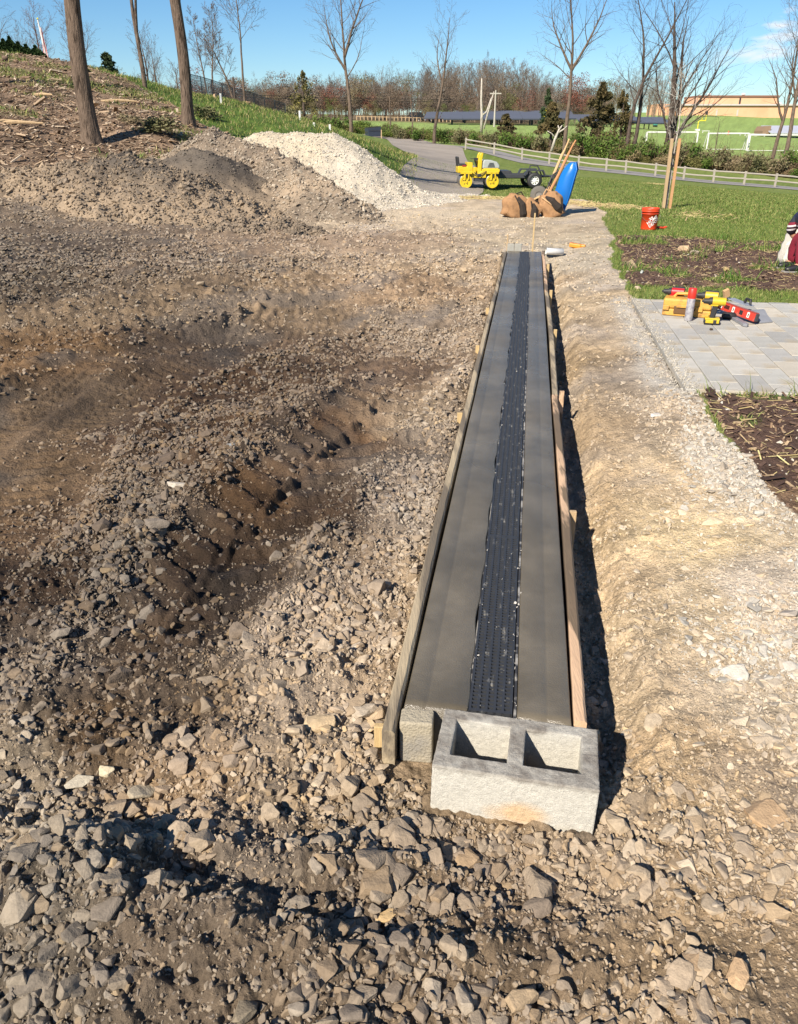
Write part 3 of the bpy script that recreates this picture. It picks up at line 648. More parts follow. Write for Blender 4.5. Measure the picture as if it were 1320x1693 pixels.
def strip(name, t0, t1, ridge, seed, parent):
    """concrete strip in drain space: x across, y along; gently wavy, with a trowel line"""
    ss = np.linspace(0, DL, 240); tt = np.array([t0, t0 + .004, ridge - .004, ridge, ridge + .003, (ridge + t1) / 2, t1 - .004, t1])
    if ridge < (t0 + t1) / 2: pass
    tt = np.sort(tt); V = []; n = len(tt)
    for s_ in ss:
        for i, t_ in enumerate(tt):
            z = CT + .0016 * math.sin(s_ * 3.1 + t_ * 9 + seed) + .001 * math.sin(s_ * 7.7 + seed * 2)
            if i in (0, n - 1): z -= .003
            if abs(t_ - ridge) < 1e-4: z -= .0022
            if t_ > ridge + .001: z -= .0012
            e = 0
            if seed == 1 and i >= n - 2: e = .003 * math.sin(s_ * 23) + .003 * math.sin(s_ * 9.1)
            V.append((t_ + e, s_, z))
    top = len(V); V += [(x, y, -.10) for x, y, z in V]
    F = []
    for a in range(len(ss) - 1):
        for i in range(n - 1): F.append((a * n + i, a * n + i + 1, (a + 1) * n + i + 1, (a + 1) * n + i))
        F.append((a * n, (a + 1) * n, (a + 1) * n + top, a * n + top)); F.append((a * n + n - 1, a * n + n - 1 + top, (a + 1) * n + n - 1 + top, (a + 1) * n + n - 1))
    for a in (0, len(ss) - 1):
        for i in range(n - 1): F.append((a * n + i, a * n + i + top, a * n + i + 1 + top, a * n + i + 1))
    me = mesh_np(name, V, F, [M_conc], False); o = link(name, me, parent); return o
G0, G1 = .173, .293
strip('concrete_strip', 0.0, G0 - .003, .060, 1, td); strip('concrete_strip', G1 + .010, .448, .385, 2, td)
b = MB()
b.box((G0 - .001, DL / 2, .02), (.003, DL, .15)); b.box((G1 + .006, DL / 2, .0225), (.007, DL, .155)); b.box(((G0 + G1) / 2, DL / 2, -.05), (G1 - G0, DL, .01))
b.build('drain_channel', mat('channel_rim', lc(60, 58, 56, KLIT), .5, .3, 20, .1, 60, col2=lc(170, 165, 155, KLIT), c2scale=14, c2lo=.5, c2hi=.6), td)
# one cast grate: rails with slots between
def grate_mesh():
    L = 1.166; W = G1 - G0 - .002; g = MB(); n = 62; p = (L - .02) / n
    g.box((W / 2, L / 2, -.0045), (.0045, L, .009)) if False else None
    xs = [0.0035 + i * (W - .007) / 5 for i in range(6)]
    for i, x in enumerate(xs): g.box((x, L / 2, -.005), (.0072 if 0 < i < 5 else .007, L, .010))
    for k in range(n + 1):
        y = .010 + k * p
        for i in range(5):
            off = (p * .5 if i % 2 else 0) * 0
            xa = xs[i] + .0035; xb = xs[i + 1] - .0035
            g.box(((xa + xb) / 2, y + off, -.0052), (xb - xa, .0072, .0092))
    g.box((W / 2, .0025, -.005), (W - .004, .005, .0096)); g.box((W / 2, L - .0025, -.005), (W - .004, .005, .0096))
    return g
gm = grate_mesh().build('grate', M_grate, td)
gme = gm.data; k = 0; s_ = .0 - .10
gm.location = (G0 + .001, .02, CT - .002); gm.scale.y = 1.045 / 1.166
for i in range(1, 9):
    q = gm.copy(); COL.objects.link(q); q.parent = td; q.scale.y = 1; q.location = (G0 + .001, s_ + 1.17 * i, CT - .002 - (.001 if i % 2 else 0))
    if i == 8:   # the last one is cut to the end of the slab
        q.scale.y = (DL - (s_ + 9.36)) / 1.166
# dried spatter of cement on the grates
rs = np.random.RandomState(3)
def spatter():
    V = []; n = 300; P = []; 
    for i in range(n):
        s0 = rs.choice([rs.uniform(0, 1), rs.uniform(1.6, 3.2), rs.uniform(2, 7)], p=[.2, .3, .5]); edge = rs.rand() < .65
        t0 = rs.choice([G0 + .004, G1 - .004, G1 + .004]) + rs.normal() * .006 if edge else rs.uniform(G0, G1)
        P.append(drain(s0, t0, CT + .001))
    P = np.array([tuple(p) for p in P]); S = rs.uniform(.0010, .0028, n); S[rs.rand(n) < .05] *= 2
    scatter('cement_spatter', 'dried pale cement crumbs along the drain grates', None, P, rs.uniform(0, 6, (n, 3)) * np.array([.2, .2, 1]), np.stack([S, S * rs.uniform(1, 2.6, n), S * .5], 1), rs.randint(0, 14, n), np.tile(lin([(205, 200, 190)]) / KLIT, (n, 1)) * rs.uniform(.7, 1, (n, 1)), ROCKS_I)
spatter()

# form boards: each a plank standing on edge, wavy and stained
def form_board(label, s0, s1, t, m, side, zt=CT + .004, th=.034, hgt=.14, seed=0, bow=.006, mod=None, zb=None):
    n = max(4, int((s1 - s0) / .08)); V = []; F = []; w = .5 * th
    rr = random.Random(seed)
    for i in range(n + 1):
        s_ = s0 + (s1 - s0) * i / n; cx = t + bow * math.sin(i / n * math.pi) * (1 if side > 0 else -1) + rr.uniform(-.0008, .0008)
        z = zt + .004 * math.sin(s_ * 2.1 + seed) + rr.uniform(-.0012, .0012)
        ch = rr.uniform(.001, .004)
        for x_, z_ in ((-w, -.0), (-w, hgt - .004), (-w + .004, hgt), (w - .004 - ch, hgt + rr.uniform(-.001, .001)), (w, hgt - .005 - ch), (w, 0)):
            p = drain(s_, cx + x_, z - hgt + z_); V.append(tuple(p))
    for i in range(n):
        for k in range(6): k2 = (k + 1) % 6; F.append((i * 6 + k, i * 6 + k2, (i + 1) * 6 + k2, (i + 1) * 6 + k))
    me = bpy.data.meshes.new('form_board'); me.from_pydata(V, [], F + [tuple(range(5, -1, -1)), tuple(n * 6 + k for k in range(6))]); me.materials.append(m)
    for p in me.polygons: p.use_smooth = False
    o = link('form_board', me); tag(o, label, 'board', 'form boards of the drain'); return o
TL, TR = -.006 - .019, .448 + .006 + .019
form_board('nearest left form board, wood stained grey with cement, its end by the small concrete brick', -.105, 2.9, TL, M_board, -1, seed=1, hgt=.115)
form_board('middle left form board, weathered grey-tan edge beside the rubble', 2.905, 6.4, TL - .002, M_board, -1, seed=2, bow=.004)
form_board('farthest left form board running to the two end blocks', 6.405, DL + .02, TL, M_board, -1, seed=3, bow=.002)
form_board('nearest right form board, pinkish pine with wet cement stains, behind the cinder block corner', .02, 2.98, TR, M_board2, 1, seed=4)
form_board('middle right form board beside the dark narrow trench', 2.985, 6.5, TR + .004, M_board, 1, seed=5, bow=.008)
form_board('farthest right form board ending by the white plastic pipe', 6.505, DL + .03, TR + .002, M_board2, 1, seed=6, bow=.002)
def stake(label, s_, t_, top, w=.02, h=.3, m=None, lean=0, grp='wooden stakes along the form boards'):
    p = drain(s_, t_); b = MB(); b.prism([(-w, -w * .6), (w, -w * .6), (w, w * .6), (-w, w * .6)], -.28, top, 'z')
    o = b.build('stake', m or M_pine, None, bevel=.002); o.location = (p.x, p.y, 0); o.rotation_euler = (lean, 0, -R(8.8) + .1)
    return tag(o, label, 'stake', grp)
stake('yellow pine stake against the outer end of the nearest left form board', -.05, TL - .034, .075, .014, m=M_pine)
stake('short dark-tipped stake stub at the very front end of the left form board', -.155, TL - .028, .0, .012, m=M_pine)
stake('short pine stake just behind the cinder block on the trench side', .03, TR + .040, .06, .014, m=M_pine_dull)
stake('pointed pine stake in the dark trench halfway along the near right board', 1.34, TR + .036, .10, .016, m=M_pine_dull)
stake('splintered stake where the near and middle right boards meet', 2.95, TR + .04, .135, .014, m=M_board2)
stake('small stake against the middle right board level with the patio', 4.7, TR + .045, .12, .013, m=M_pine)
stake('stake against the far right board beside the bank', 6.5, TR + .045, .12, .014, m=M_pine)
stake('stake against the far right board near the white pipe', 8.3, TR + .045, .12, .016, m=M_pine)
stake('pine stake behind the near left form board in pale rubble', 2.6, TL - .04, .085, .015, m=M_pine)
stake('pine stake behind the middle left form board', 4.2, TL - .042, .09, .014, m=M_pine)
stake('yellowish stake behind the middle left board where soil turns dark', 5.6, TL - .042, .10, .014, m=M_pine)
stake('thin tall grade stake standing upright at the far end of the drain', DL + .10, .33, .58, .010, m=M_pine, grp='grade stakes at the far drain end')
stake('thin short grade stake behind the left end block', DL + .32, -.02, .28, .009, m=M_pine_dull, grp='grade stakes at the far drain end')

# cinder block, brick and end blocks
M_block = mat('cinder_block', lc(200, 196, 184, KLIT), .95, .14, 60, .5, 420, spec=.15)
def block_tune():
    nt = M_block.node_tree; L = nt.links.new; b = nt.nodes['Principled BSDF']; N = nt.nodes.new
    tc = N('ShaderNodeTexCoord'); sp = N('ShaderNodeSeparateXYZ'); L(tc.outputs['Object'], sp.inputs[0])
    src = b.inputs['Base Color'].links[0].from_socket
    # brownish-grey worn top face and an ochre smear low on the front
    n = N('ShaderNodeTexNoise'); n.inputs['Scale'].default_value = 9; n.inputs['Detail'].default_value = 7; L(tc.outputs['Object'], n.inputs['Vector'])
    a = N('ShaderNodeMath'); a.operation = 'MULTIPLY_ADD'; L(n.outputs['Fac'], a.inputs[0]); a.inputs[1].default_value = .05; L(sp.outputs['Z'], a.inputs[2])
    r = N('ShaderNodeMapRange'); r.inputs['From Min'].default_value = .112; r.inputs['From Max'].default_value = .124; r.inputs['To Max'].default_value = 1.0; L(a.outputs[0], r.inputs['Value'])
    n3 = N('ShaderNodeTexNoise'); n3.inputs['Scale'].default_value = 34; n3.inputs['Detail'].default_value = 8; L(tc.outputs['Object'], n3.inputs['Vector'])
    mm = N('ShaderNodeMath'); mm.operation = 'MULTIPLY'; L(r.outputs[0], mm.inputs[0]); L(n3.outputs['Fac'], mm.inputs[1]); 
    mx = N('ShaderNodeMix'); mx.data_type = 'RGBA'; L(mm.outputs[0], mx.inputs['Factor']); L(src, mx.inputs['A']); mx.inputs['B'].default_value = (*lc(86, 74, 66, KLIT), 1)
    d = N('ShaderNodeVectorMath'); d.operation = 'DISTANCE'; mp2 = N('ShaderNodeMapping'); mp2.inputs['Scale'].default_value = (1.0, .3, 2.0); L(tc.outputs['Object'], mp2.inputs[0]); L(mp2.outputs[0], d.inputs[0]); d.inputs[1].default_value = (.02, -.036, -.03)
    ad = N('ShaderNodeMath'); ad.operation = 'MULTIPLY_ADD'; L(n.outputs['Fac'], ad.inputs[0]); ad.inputs[1].default_value = -.09; L(d.outputs['Value'], ad.inputs[2])
    r2 = N('ShaderNodeMapRange'); r2.inputs['From Min'].default_value = -.005; r2.inputs['From Max'].default_value = .045; r2.inputs['To Min'].default_value = .6; r2.inputs['To Max'].default_value = 0; L(ad.outputs[0], r2.inputs['Value'])
    mx2 = N('ShaderNodeMix'); mx2.data_type = 'RGBA'; L(r2.outputs[0], mx2.inputs['Factor']); L(mx.outputs['Result'], mx2.inputs['A']); mx2.inputs['B'].default_value = (*lc(216, 172, 112, KLIT), 1)
    # speckle
    vo = N('ShaderNodeTexVoronoi'); vo.inputs['Scale'].default_value = 260; L(tc.outputs['Object'], vo.inputs['Vector'])
    r4 = N('ShaderNodeMapRange'); r4.inputs['To Min'].default_value = .84; r4.inputs['To Max'].default_value = 1.14; L(vo.outputs['Distance'], r4.inputs['Value']); r4.inputs['From Max'].default_value = .6
    sc = N('ShaderNodeVectorMath'); sc.operation = 'SCALE'; L(mx2.outputs['Result'], sc.inputs[0]); L(r4.outputs[0], sc.inputs['Scale']); L(sc.outputs[0], b.inputs['Base Color'])
block_tune()
def cinder_block():
    W, Dp, Hh = .400, .222, .195
    # top outline grid with two tapered holes: build as cross-section rings, finely divided so that edges can be rough
    me = bpy.data.meshes.new('cinder_block'); bm = bmesh.new()
    def ring(x0, x1, y0, y1, z, n=1): return [(x0, y0, z), (x1, y0, z), (x1, y1, z), (x0, y1, z)]
    xs = [-W / 2, -W / 2 + .038, -.022, .018, W / 2 - .042, W / 2]; ys = [-Dp / 2, -Dp / 2 + .048, Dp / 2 - .040, Dp / 2]
    def cell(i, j): return (i in (1, 3)) and j == 1
    vt = {}
    def vert(i, j, top):
        k = (i, j, top)
        if k not in vt:
            x, y = xs[i], ys[j]
            if not top and 0 < j < 3 and 0 < i < 5:   # cores widen towards the bottom
                x += (-.006 if i in (1, 3) else .006); y += (-.006 if j == 1 else .006)
            vt[k] = bm.verts.new((x, y, .10 if top else .10 - Hh))
        return vt[k]
    for top in (True, False):
        for i in range(5):
            for j in range(3):
                if cell(i, j): continue
                q = [vert(i, j, top), vert(i + 1, j, top), vert(i + 1, j + 1, top), vert(i, j + 1, top)]
                bm.faces.new(q if top else q[::-1])
    def side(a, b_): bm.faces.new([vert(*a, True), vert(*a, False), vert(*b_, False), vert(*b_, True)])
    for i in range(5): side((i, 0), (i + 1, 0)); side((i + 1, 3), (i, 3))
    for j in range(3): side((0, j + 1), (0, j)); side((5, j), (5, j + 1))
    for i in (1, 3): side((i + 1, 1), (i, 1)); side((i, 2), (i + 1, 2)); side((i, 1), (i, 2)); side((i + 1, 2), (i + 1, 1))
    bmesh.ops.recalc_face_normals(bm, faces=bm.faces)
    bm.to_mesh(me); bm.free(); me.materials.append(M_block)
    o = link('cinder_block', me)
    md = o.modifiers.new('edge', 'BEVEL'); md.width = .004; md.segments = 2; md.limit_method = 'ANGLE'
    sd = o.modifiers.new('fine', 'SUBSURF'); sd.subdivision_type = 'SIMPLE'; sd.levels = 5; sd.render_levels = 5
    tx = bpy.data.textures.new('block_rough', 'CLOUDS'); tx.noise_scale = .012; tx.noise_depth = 3
    dp = o.modifiers.new('rough', 'DISPLACE'); dp.texture = tx; dp.strength = .0028; dp.mid_level = .5
    tx2 = bpy.data.textures.new('block_wave', 'CLOUDS'); tx2.noise_scale = .06
    dp2 = o.modifiers.new('wave', 'DISPLACE'); dp2.texture = tx2; dp2.strength = .0012; dp2.mid_level = .5
    return o
cb = cinder_block(); cb.location = (.297, 1.532, .014); cb.rotation_euler = (R(-1.0), R(.6), R(-11.5))
tag(cb, 'rough grey two-core cinder block with an ochre smear, closing the near drain end', 'cinder block')
M_brick = mat('sand_brick', lc(178, 168, 146, KLIT), .95, .12, 30, .6, 140, spec=.15, col2=lc(150, 146, 138, KLIT), c2scale=5)
b = MB(); b.box((0, 0, 0), (.088, .060, .135)); q = b.build('brick', M_brick, None, bevel=.006, seg=3, loc=(.048, 1.655, .042), rot=(R(0), 0, R(-6)))
tag(q, 'small sandy concrete brick standing on end between left form board and cinder block', 'brick')
M_eb = mat('end_block_grey', lc(168, 166, 156, KLIT), .95, .12, 30, .5, 120)
for lab, s_, t_ in (('pale grey concrete brick at the far drain end, the left of two', DL + .09, .035), ('grey concrete brick at the far drain end, right one of two, by the grate', DL + .09, .135)):
    p = drain(s_, t_, .10); b = MB(); b.box((0, 0, 0), (.094, .06, .17)); q = b.build('brick', M_eb, None, bevel=.006, loc=p, rot=(0, 0, -R(8.8))); tag(q, lab, 'brick', 'bricks closing the far drain end')
# white pipe and orange fitting at the far end
p = gat(903, 419, .03); p2 = gat(930, 417, .03)
b = MB(); prof = [(.045, 0), (.045, .24), (.040, .24), (.040, .0)]
b.lathe(prof, 24, axis='x'); q = b.build('drain_pipe', mat('white_plastic', lc(236, 236, 232, KLIT), .4, .05, 8, .05, 30), None, smooth=True, loc=(p.x, p.y, .06), rot=(0, R(3), R(4)))
tag(q, 'short white plastic pipe lying against the far right end of the drain', 'pipe')
p = gat(954, 406, .08); t = thing('pipe_cap', 'orange plastic fitting lying on pale soil beyond the white pipe', 'pipe fitting', (p.x, p.y, sz(p.x, p.y) + .03), R(-20))
M_orange = mat('orange_plastic', lc(236, 150, 40, KLIT), .5, .1, 10, .05, 30)
b = MB(); b.box((-.02, 0, 0), (.17, .10, .055), (0, R(6), 0)); b.box((.09, .0, -.004), (.07, .07, .04)); b.build('body', M_orange, t, bevel=.012)
b = MB(); b.box((-.075, 0, .034), (.05, .07, .012), (0, R(6), 0)); b.build('grip', mat('orange_shadow', lc(200, 110, 40, KLIT), .5, .1, 10, 0), t, bevel=.004)  # darker copy of the orange, shade put into its colour

# ------------------------------------------------------------------ paver patio
M_paver = mat('concrete_paver', (0.5, .5, .5), .9, .12, 7, .3, 90, attr='OBJ', col2=lc(176, 160, 132, KLIT), c2scale=2.2, c2lo=.56, c2hi=.72, spec=.2)
patio = thing('patio', 'pale grey paver patio laid in long staggered rows', None, (DX, DY, 0), -R(8.8)); patio['kind'] = 'structure'
b = MB(); b.box((PT0 + 1.6, (PS0 + PS1) / 2, .035), (3.2, PS1 - PS0, .06)); b.build('bedding_sand', mat('joint_sand', lc(112, 104, 92, KLIT), .95, .2, 40, .4, 90), patio)
rp = random.Random(9)
pm = {}
def paver(x0, x1, y0, y1):
    w, l = round(x1 - x0, 3), round(y1 - y0, 3)
    if (w, l) not in pm:
        b = MB(); b.box((0, 0, 0), (w - .006, l - .006, .05)); q = b.build('paver', M_paver, patio, bevel=.003, seg=1); pm[(w, l)] = q
    else: q = pm[(w, l)].copy(); COL.objects.link(q); q.parent = patio
    q.location = ((x0 + x1) / 2, (y0 + y1) / 2, .077 + rp.uniform(-.0015, .0015)); q.rotation_euler = (rp.uniform(-.004, .004), rp.uniform(-.006, .006), rp.uniform(-.003, .003))
    c = lin((rp.choice([(198, 194, 184), (188, 186, 178), (204, 196, 180), (178, 176, 170)]))) / KLIT * rp.uniform(.93, 1.07); q.color = (*[float(a) for a in c], 1)
lane = 0; x = PT0
while x < PT0 + 3.2:
    y = PS0 - (0.5 * PLL if lane % 2 else 0) * 1.0
    while y < PS1 - .02:
        y0, y1 = max(y, PS0), min(y + PLL, PS1)
        if y1 - y0 > .05: paver(x, x + PLW, y0, y1)
        y += PLL
    x += PLW; lane += 1

# ------------------------------------------------------------------ heaps
def tinted_mat(name, scale=26, bump=.8):
    return mat(name, (.3, .3, .3), .95, .3, scale, bump, 40, attr=('Col', 'GEOMETRY'), spec=.15)
M_heap = tinted_mat('heaped_soil')
def heap(name, label, cat, ridge, slope, colf, n_st, st_sz, st_col, seed, step=.055, rough=.05, apron=0.0, stone_k=1.0, group=None):
    pts = []
    for (a, b_) in zip(ridge[:-1], ridge[1:]):
        for k in np.linspace(0, 1, 14): pts.append(np.array(a) * (1 - k) + np.array(b_) * k)
    pts = np.array(pts)
    mx = pts[:, 2].max() / slope + apron + .8
    x0, y0 = pts[:, 0].min() - mx, pts[:, 1].min() - mx; x1, y1 = pts[:, 0].max() + mx, pts[:, 1].max() + mx * .6
    xs = np.arange(x0, x1, step); ys = np.arange(y0, y1, step); X, Y = np.meshgrid(xs, ys)
    def hf(X, Y):
        wv = .28 * fbm(X, Y, .9, 3, seed)
        H = np.full(X.shape, -9.0)
        for p in pts:
            d = np.hypot(X - p[0], Y - p[1]); h = p[2] - slope * np.sqrt(d * d + .06) * (1 + .35 * wv)
            if apron: h = np.maximum(h, .30 * p[2] * np.exp(-(d / (p[2] / slope * .55 + apron)) ** 2) * 1.2 - .08)
            H = np.maximum(H, h)
        return H + rough * 1.8 * fbm(X, Y, 2.2, 4, seed + 3, .62) + rough * 1.0 * np.maximum(0, fbm(X, Y, 6, 2, seed + 9))
    g = height(X, Y, False); H = hf(X, Y); Z = np.maximum(H, g - .06)
    ok = H > g - .05
    okf = ok[:-1, :-1] | ok[1:, :-1] | ok[:-1, 1:] | ok[1:, 1:]
    idx = np.arange(X.size).reshape(X.shape); F = np.stack([idx[:-1, :-1], idx[:-1, 1:], idx[1:, 1:], idx[1:, :-1]], -1)[okf]
    used = np.unique(F); rem = np.full(X.size, -1); rem[used] = np.arange(len(used))
    V = np.stack([X, Y, Z], -1).reshape(-1, 3)[used]; F = rem[F]
    me = mesh_np(name, V, F, [M_heap], True)
    c = np.ones((len(V), 4), np.float32); c[:, :3] = np.clip(colf(V[:, 0], V[:, 1], V[:, 2] - g.ravel()[used]), .01, .9)
    a = me.color_attributes.new('Col', 'FLOAT_COLOR', 'POINT'); a.data.foreach_set('color', c.ravel())
    o = link(name, me); tag(o, label, cat, group)
    # stones lying on it, camera side and top
    rs = np.random.RandomState(seed); q = V[rs.randint(0, len(V), n_st * 3)] + rs.uniform(-step, step, (n_st * 3, 3)) * np.array([1, 1, 0])
    hh = hf(q[:, 0], q[:, 1]); gg = height(q[:, 0], q[:, 1], False); k = hh > gg + .0; q = q[k][:n_st]; q[:, 2] = hh[k][:n_st]
    n = len(q); S = st_sz * np.exp(rs.normal(0, .38, n)); cc = np.clip(colf(q[:, 0], q[:, 1], q[:, 2] - gg[k][:n_st]), .01, .9)
    pal = lin(st_col) / KLIT; tint = pal[rs.randint(0, len(pal), n)] * .6 * stone_k + cc * .45; tint *= rs.uniform(.75, 1.2, (n, 1))
    scatter('loose_stones', None, None, q, rs.uniform(-1, 1, (n, 3)) * np.array([.8, .8, 3.1]), np.stack([S, S, S * .9], 1), rs.randint(0, 14, n), tint, ROCKS_I, parent=o)
    return o
def rg(*l):
    out = []
    for u, v, D in l:
        p = at(u, v, D); out.append((p.x, p.y, p.z))
    return out
def col_pale(x, y, h):
    k = np.clip(.5 + .5 * fbm(x, y, 1.2, 3, 300), 0, 1)[:, None]; s_ = sst(x, -2.6, -1.2)[:, None] * .35
    c = lin((216, 203, 178)) * (1 - k) + lin((200, 186, 160)) * k
    return (c * (1 - s_) + lin((196, 192, 184)) * s_) / KLIT * .95
def col_brown(x, y, h):
    k = np.clip(.5 + .8 * fbm(x, y, 1.0, 4, 310), 0, 1)[:, None]; d = sst(h, .5, 1.2)[:, None] * .45
    c = lin((166, 148, 126)) * (1 - k) + lin((124, 112, 98)) * k
    return (c * (1 - d) + lin((116, 104, 92)) * d) / KLIT
def col_dark(x, y, h):
    k = np.clip(.5 + .8 * fbm(x, y, 1.0, 4, 320), 0, 1)[:, None]; d = (1 - sst(h, .2, .75))[:, None]
    c = lin((86, 79, 72)) * (1 - k) + lin((112, 103, 92)) * k
    return (c * (1 - d) + lin((158, 140, 118)) * d) / KLIT
heap('gravel_pile', 'tall pale cream crushed stone pile with a flat top, behind the brown rubble pile', 'gravel pile', rg((425, 209, 22.4), (548, 209, 22.6)), .66, col_pale, 14000, .022, [(224, 215, 196), (204, 197, 184), (182, 178, 172)], 41, rough=.022, apron=1.0)
heap('rubble_pile', 'brown grey rubble pile with a long ridge falling right to the pale stone pile', 'rubble pile', rg((345, 205, 20.5), (420, 230, 19.8), (470, 250, 18.8), (530, 288, 17.6), (592, 336, 16.4)), .68, col_brown, 12000, .028, [(186, 168, 144), (160, 148, 132), (204, 192, 172)], 52, rough=.06)
heap('soil_mound', 'small dark grey soil mound in front of the rubble pile peak', 'soil mound', rg((318, 236, 18.6), (340, 240, 18.4)), .52, col_dark, 3000, .022, [(130, 120, 106), (104, 98, 90)], 63, rough=.035)
heap('soil_mound', 'long low dark soil mound with tan lower side, left below the thick trunk', 'soil mound', rg((-160, 280, 17.6), (0, 276, 17.2), (120, 262, 17), (205, 248, 16.9), (262, 266, 16.5), (318, 310, 15.8)), .44, col_dark, 13000, .027, [(176, 156, 130), (130, 120, 108), (150, 132, 110)], 74, rough=.06)
heap('soil_mound', 'low lumpy dirt mound at the foot of the rubble pile, dark lumps on it', 'soil mound', rg((290, 372, 14.6), (380, 366, 14.7), (470, 372, 14.5)), .22, col_brown, 4500, .026, [(150, 134, 114), (110, 100, 88)], 85, rough=.07)

# ------------------------------------------------------------------ trees
def tubes_mesh(segs, n=4):
    """segs: array of (p0, p1, r0, r1) -> prisms"""
    P0 = np.array([s_[0] for s_ in segs], float); P1 = np.array([s_[1] for s_ in segs], float); R0 = np.array([s_[2] for s_ in segs]); R1 = np.array([s_[3] for s_ in segs])
    d = P1 - P0; d /= np.linalg.norm(d, axis=1, keepdims=True) + 1e-9
    ref = np.where(np.abs(d[:, 2:3]) < .9, np.array([[0, 0, 1.0]]), np.array([[1.0, 0, 0]]))
    a = np.cross(d, ref); a /= np.linalg.norm(a, axis=1, keepdims=True); b_ = np.cross(d, a)
    V = np.empty((len(segs), 2, n, 3))
    for k in range(n):
        t = 2 * math.pi * k / n; o = a * math.cos(t) + b_ * math.sin(t)
        V[:, 0, k] = P0 + o * R0[:, None]; V[:, 1, k] = P1 + o * R1[:, None]
    base = np.arange(len(segs))[:, None] * (2 * n); F = []
    for k in range(n):
        k2 = (k + 1) % n; F.append(np.stack([base[:, 0] + k, base[:, 0] + k2, base[:, 0] + n + k2, base[:, 0] + n + k], 1))
    return V.reshape(-1, 3), np.stack(F, 1).reshape(-1, 4)
def nrm(v): return v / (np.linalg.norm(v) + 1e-9)
def grow(rs, p, d, L, r, level, maxl, segs, P):
    """a branch of length L from p in direction d, with side branches"""
    n = max(2, int(P['n'][level])); pts = [p]; dirs = [d]
    for i in range(n):
        d = nrm(d + rs.normal(size=3) * P['wob'][level] + np.array([0, 0, P['up'][level]]))
        p = p + d * L / n; pts.append(p); dirs.append(d)
    for i in range(n):
        r0 = r * (1 - i / n * P['tap']); r1 = r * (1 - (i + 1) / n * P['tap'])
        segs[level].append((pts[i], pts[i + 1], max(r0, P['rmin']), max(r1, P['rmin'] * .8)))
    if level >= maxl: return
    m = int(P['kids'][level] * rs.uniform(.8, 1.2))
    ph = rs.uniform(0, 6.28)
    for k in range(m):
        f = P['start'][level] + (1 - P['start'][level]) * ((k + rs.uniform(0, .8)) / m); f = min(f, .99)
        i = min(int(f * n), n - 1); fr = f * n - i
        q = pts[i] * (1 - fr) + pts[i + 1] * fr; dd = dirs[i + 1]
        ph += 2.4 + rs.uniform(-.5, .5); o = np.cross(dd, [0.3, .2, 1.0] if abs(dd[2]) < .95 else [1.0, 0, 0]); o = nrm(o); o2 = np.cross(dd, o)
        side = o * math.cos(ph) + o2 * math.sin(ph)
        an = R(P['ang'][level] * rs.uniform(.75, 1.25)); nd = nrm(dd * math.cos(an) + side * math.sin(an))
        ln = L * P['len'][level] * (1 - P['short'][level] * f) * rs.uniform(.7, 1.2)
        rr = r * (1 - f * P['tap']) * P['rad'][level]
        grow(rs, q, nd, ln, rr, level + 1, maxl, segs, P)
BARE = dict(n=[12, 6, 4, 3, 2], wob=[.045, .12, .16, .2, .2], up=[.03, .11, .08, .05, 0], tap=.88, rmin=.006, kids=[16, 9, 7, 4], start=[.34, .22, .2, .2], ang=[48, 42, 42, 40], len=[.42, .5, .5, .5], short=[.55, .4, .4, .3], rad=[.42, .5, .5, .6])
BARK = {}
def bark(name, c, c2=None):
    if name not in BARK: BARK[name] = mat('bark_' + name, lc(*c, KLIT), .95, .3, 6, .8, 14, col2=lc(*(c2 or tuple(q * .7 for q in c)), KLIT), c2scale=5, stretch=(3, 3, .5), spec=.1)
    return BARK[name]
def tree_meshes(seed, H, r, P, maxl=3, lean=(0, 0), forks=None):
    rs = np.random.RandomState(seed); segs = {i: [] for i in range(6)}
    grow(rs, np.zeros(3), nrm(np.array([lean[0], lean[1], 1.0])), H, r, 0, maxl, segs, P)
    if forks:
        for f, (dx, dy, dz), L, rr in forks:
            i = min(int(f * len(segs[0])), len(segs[0]) - 1) if f > 0 else 0
            grow(rs, segs[0][i][0], nrm(np.array([dx, dy, dz])), L, rr, 0 if f < 0 else 1, maxl, segs, P)
    tv, tf = tubes_mesh(segs[0], 10); cr_ = [s_ for l in range(1, 6) for s_ in segs[l]]
    # thick limbs get more sides than twigs
    thick = [s_ for s_ in cr_ if s_[2] > .035]; thin = [s_ for s_ in cr_ if s_[2] <= .035]
    V, F = [], []; off = 0
    for g_, n_ in ((thick, 5), (thin, 3)):
        if g_:
            v_, f_ = tubes_mesh(g_, n_); V.append(v_); F.append(f_ + off); off += len(v_)
    return (tv, tf), (np.concatenate(V), np.concatenate(F)), segs
def bare_tree(label, u, v, D, vtop, wpx, seed, P=BARE, maxl=3, bk=None, group='bare trees beyond the work site', name='bare_tree', H=None, lean=(0, 0), forks=None, sink=.15, rz=None):
    p = at(u, v, D); z0 = sz(p.x, p.y); top = at(u, vtop, D).z
    H = H or (top - z0); r = wpx / 1440 * D / 2
    tm, cm, _ = tree_meshes(seed, H + sink, r, P, maxl, lean, forks)
    t = thing(name, label, 'tree', (p.x, p.y, z0 - sink), 0, group)
    bk = bk or bark('grey_brown', (128, 112, 98), (92, 80, 70))
    link('trunk', mesh_np('trunk', tm[0], tm[1], [bk], True), t); link('crown', mesh_np('crown', cm[0], cm[1], [bk], False), t)
    return t
def PP(**k):
    q = dict(BARE); q.update(k); return q
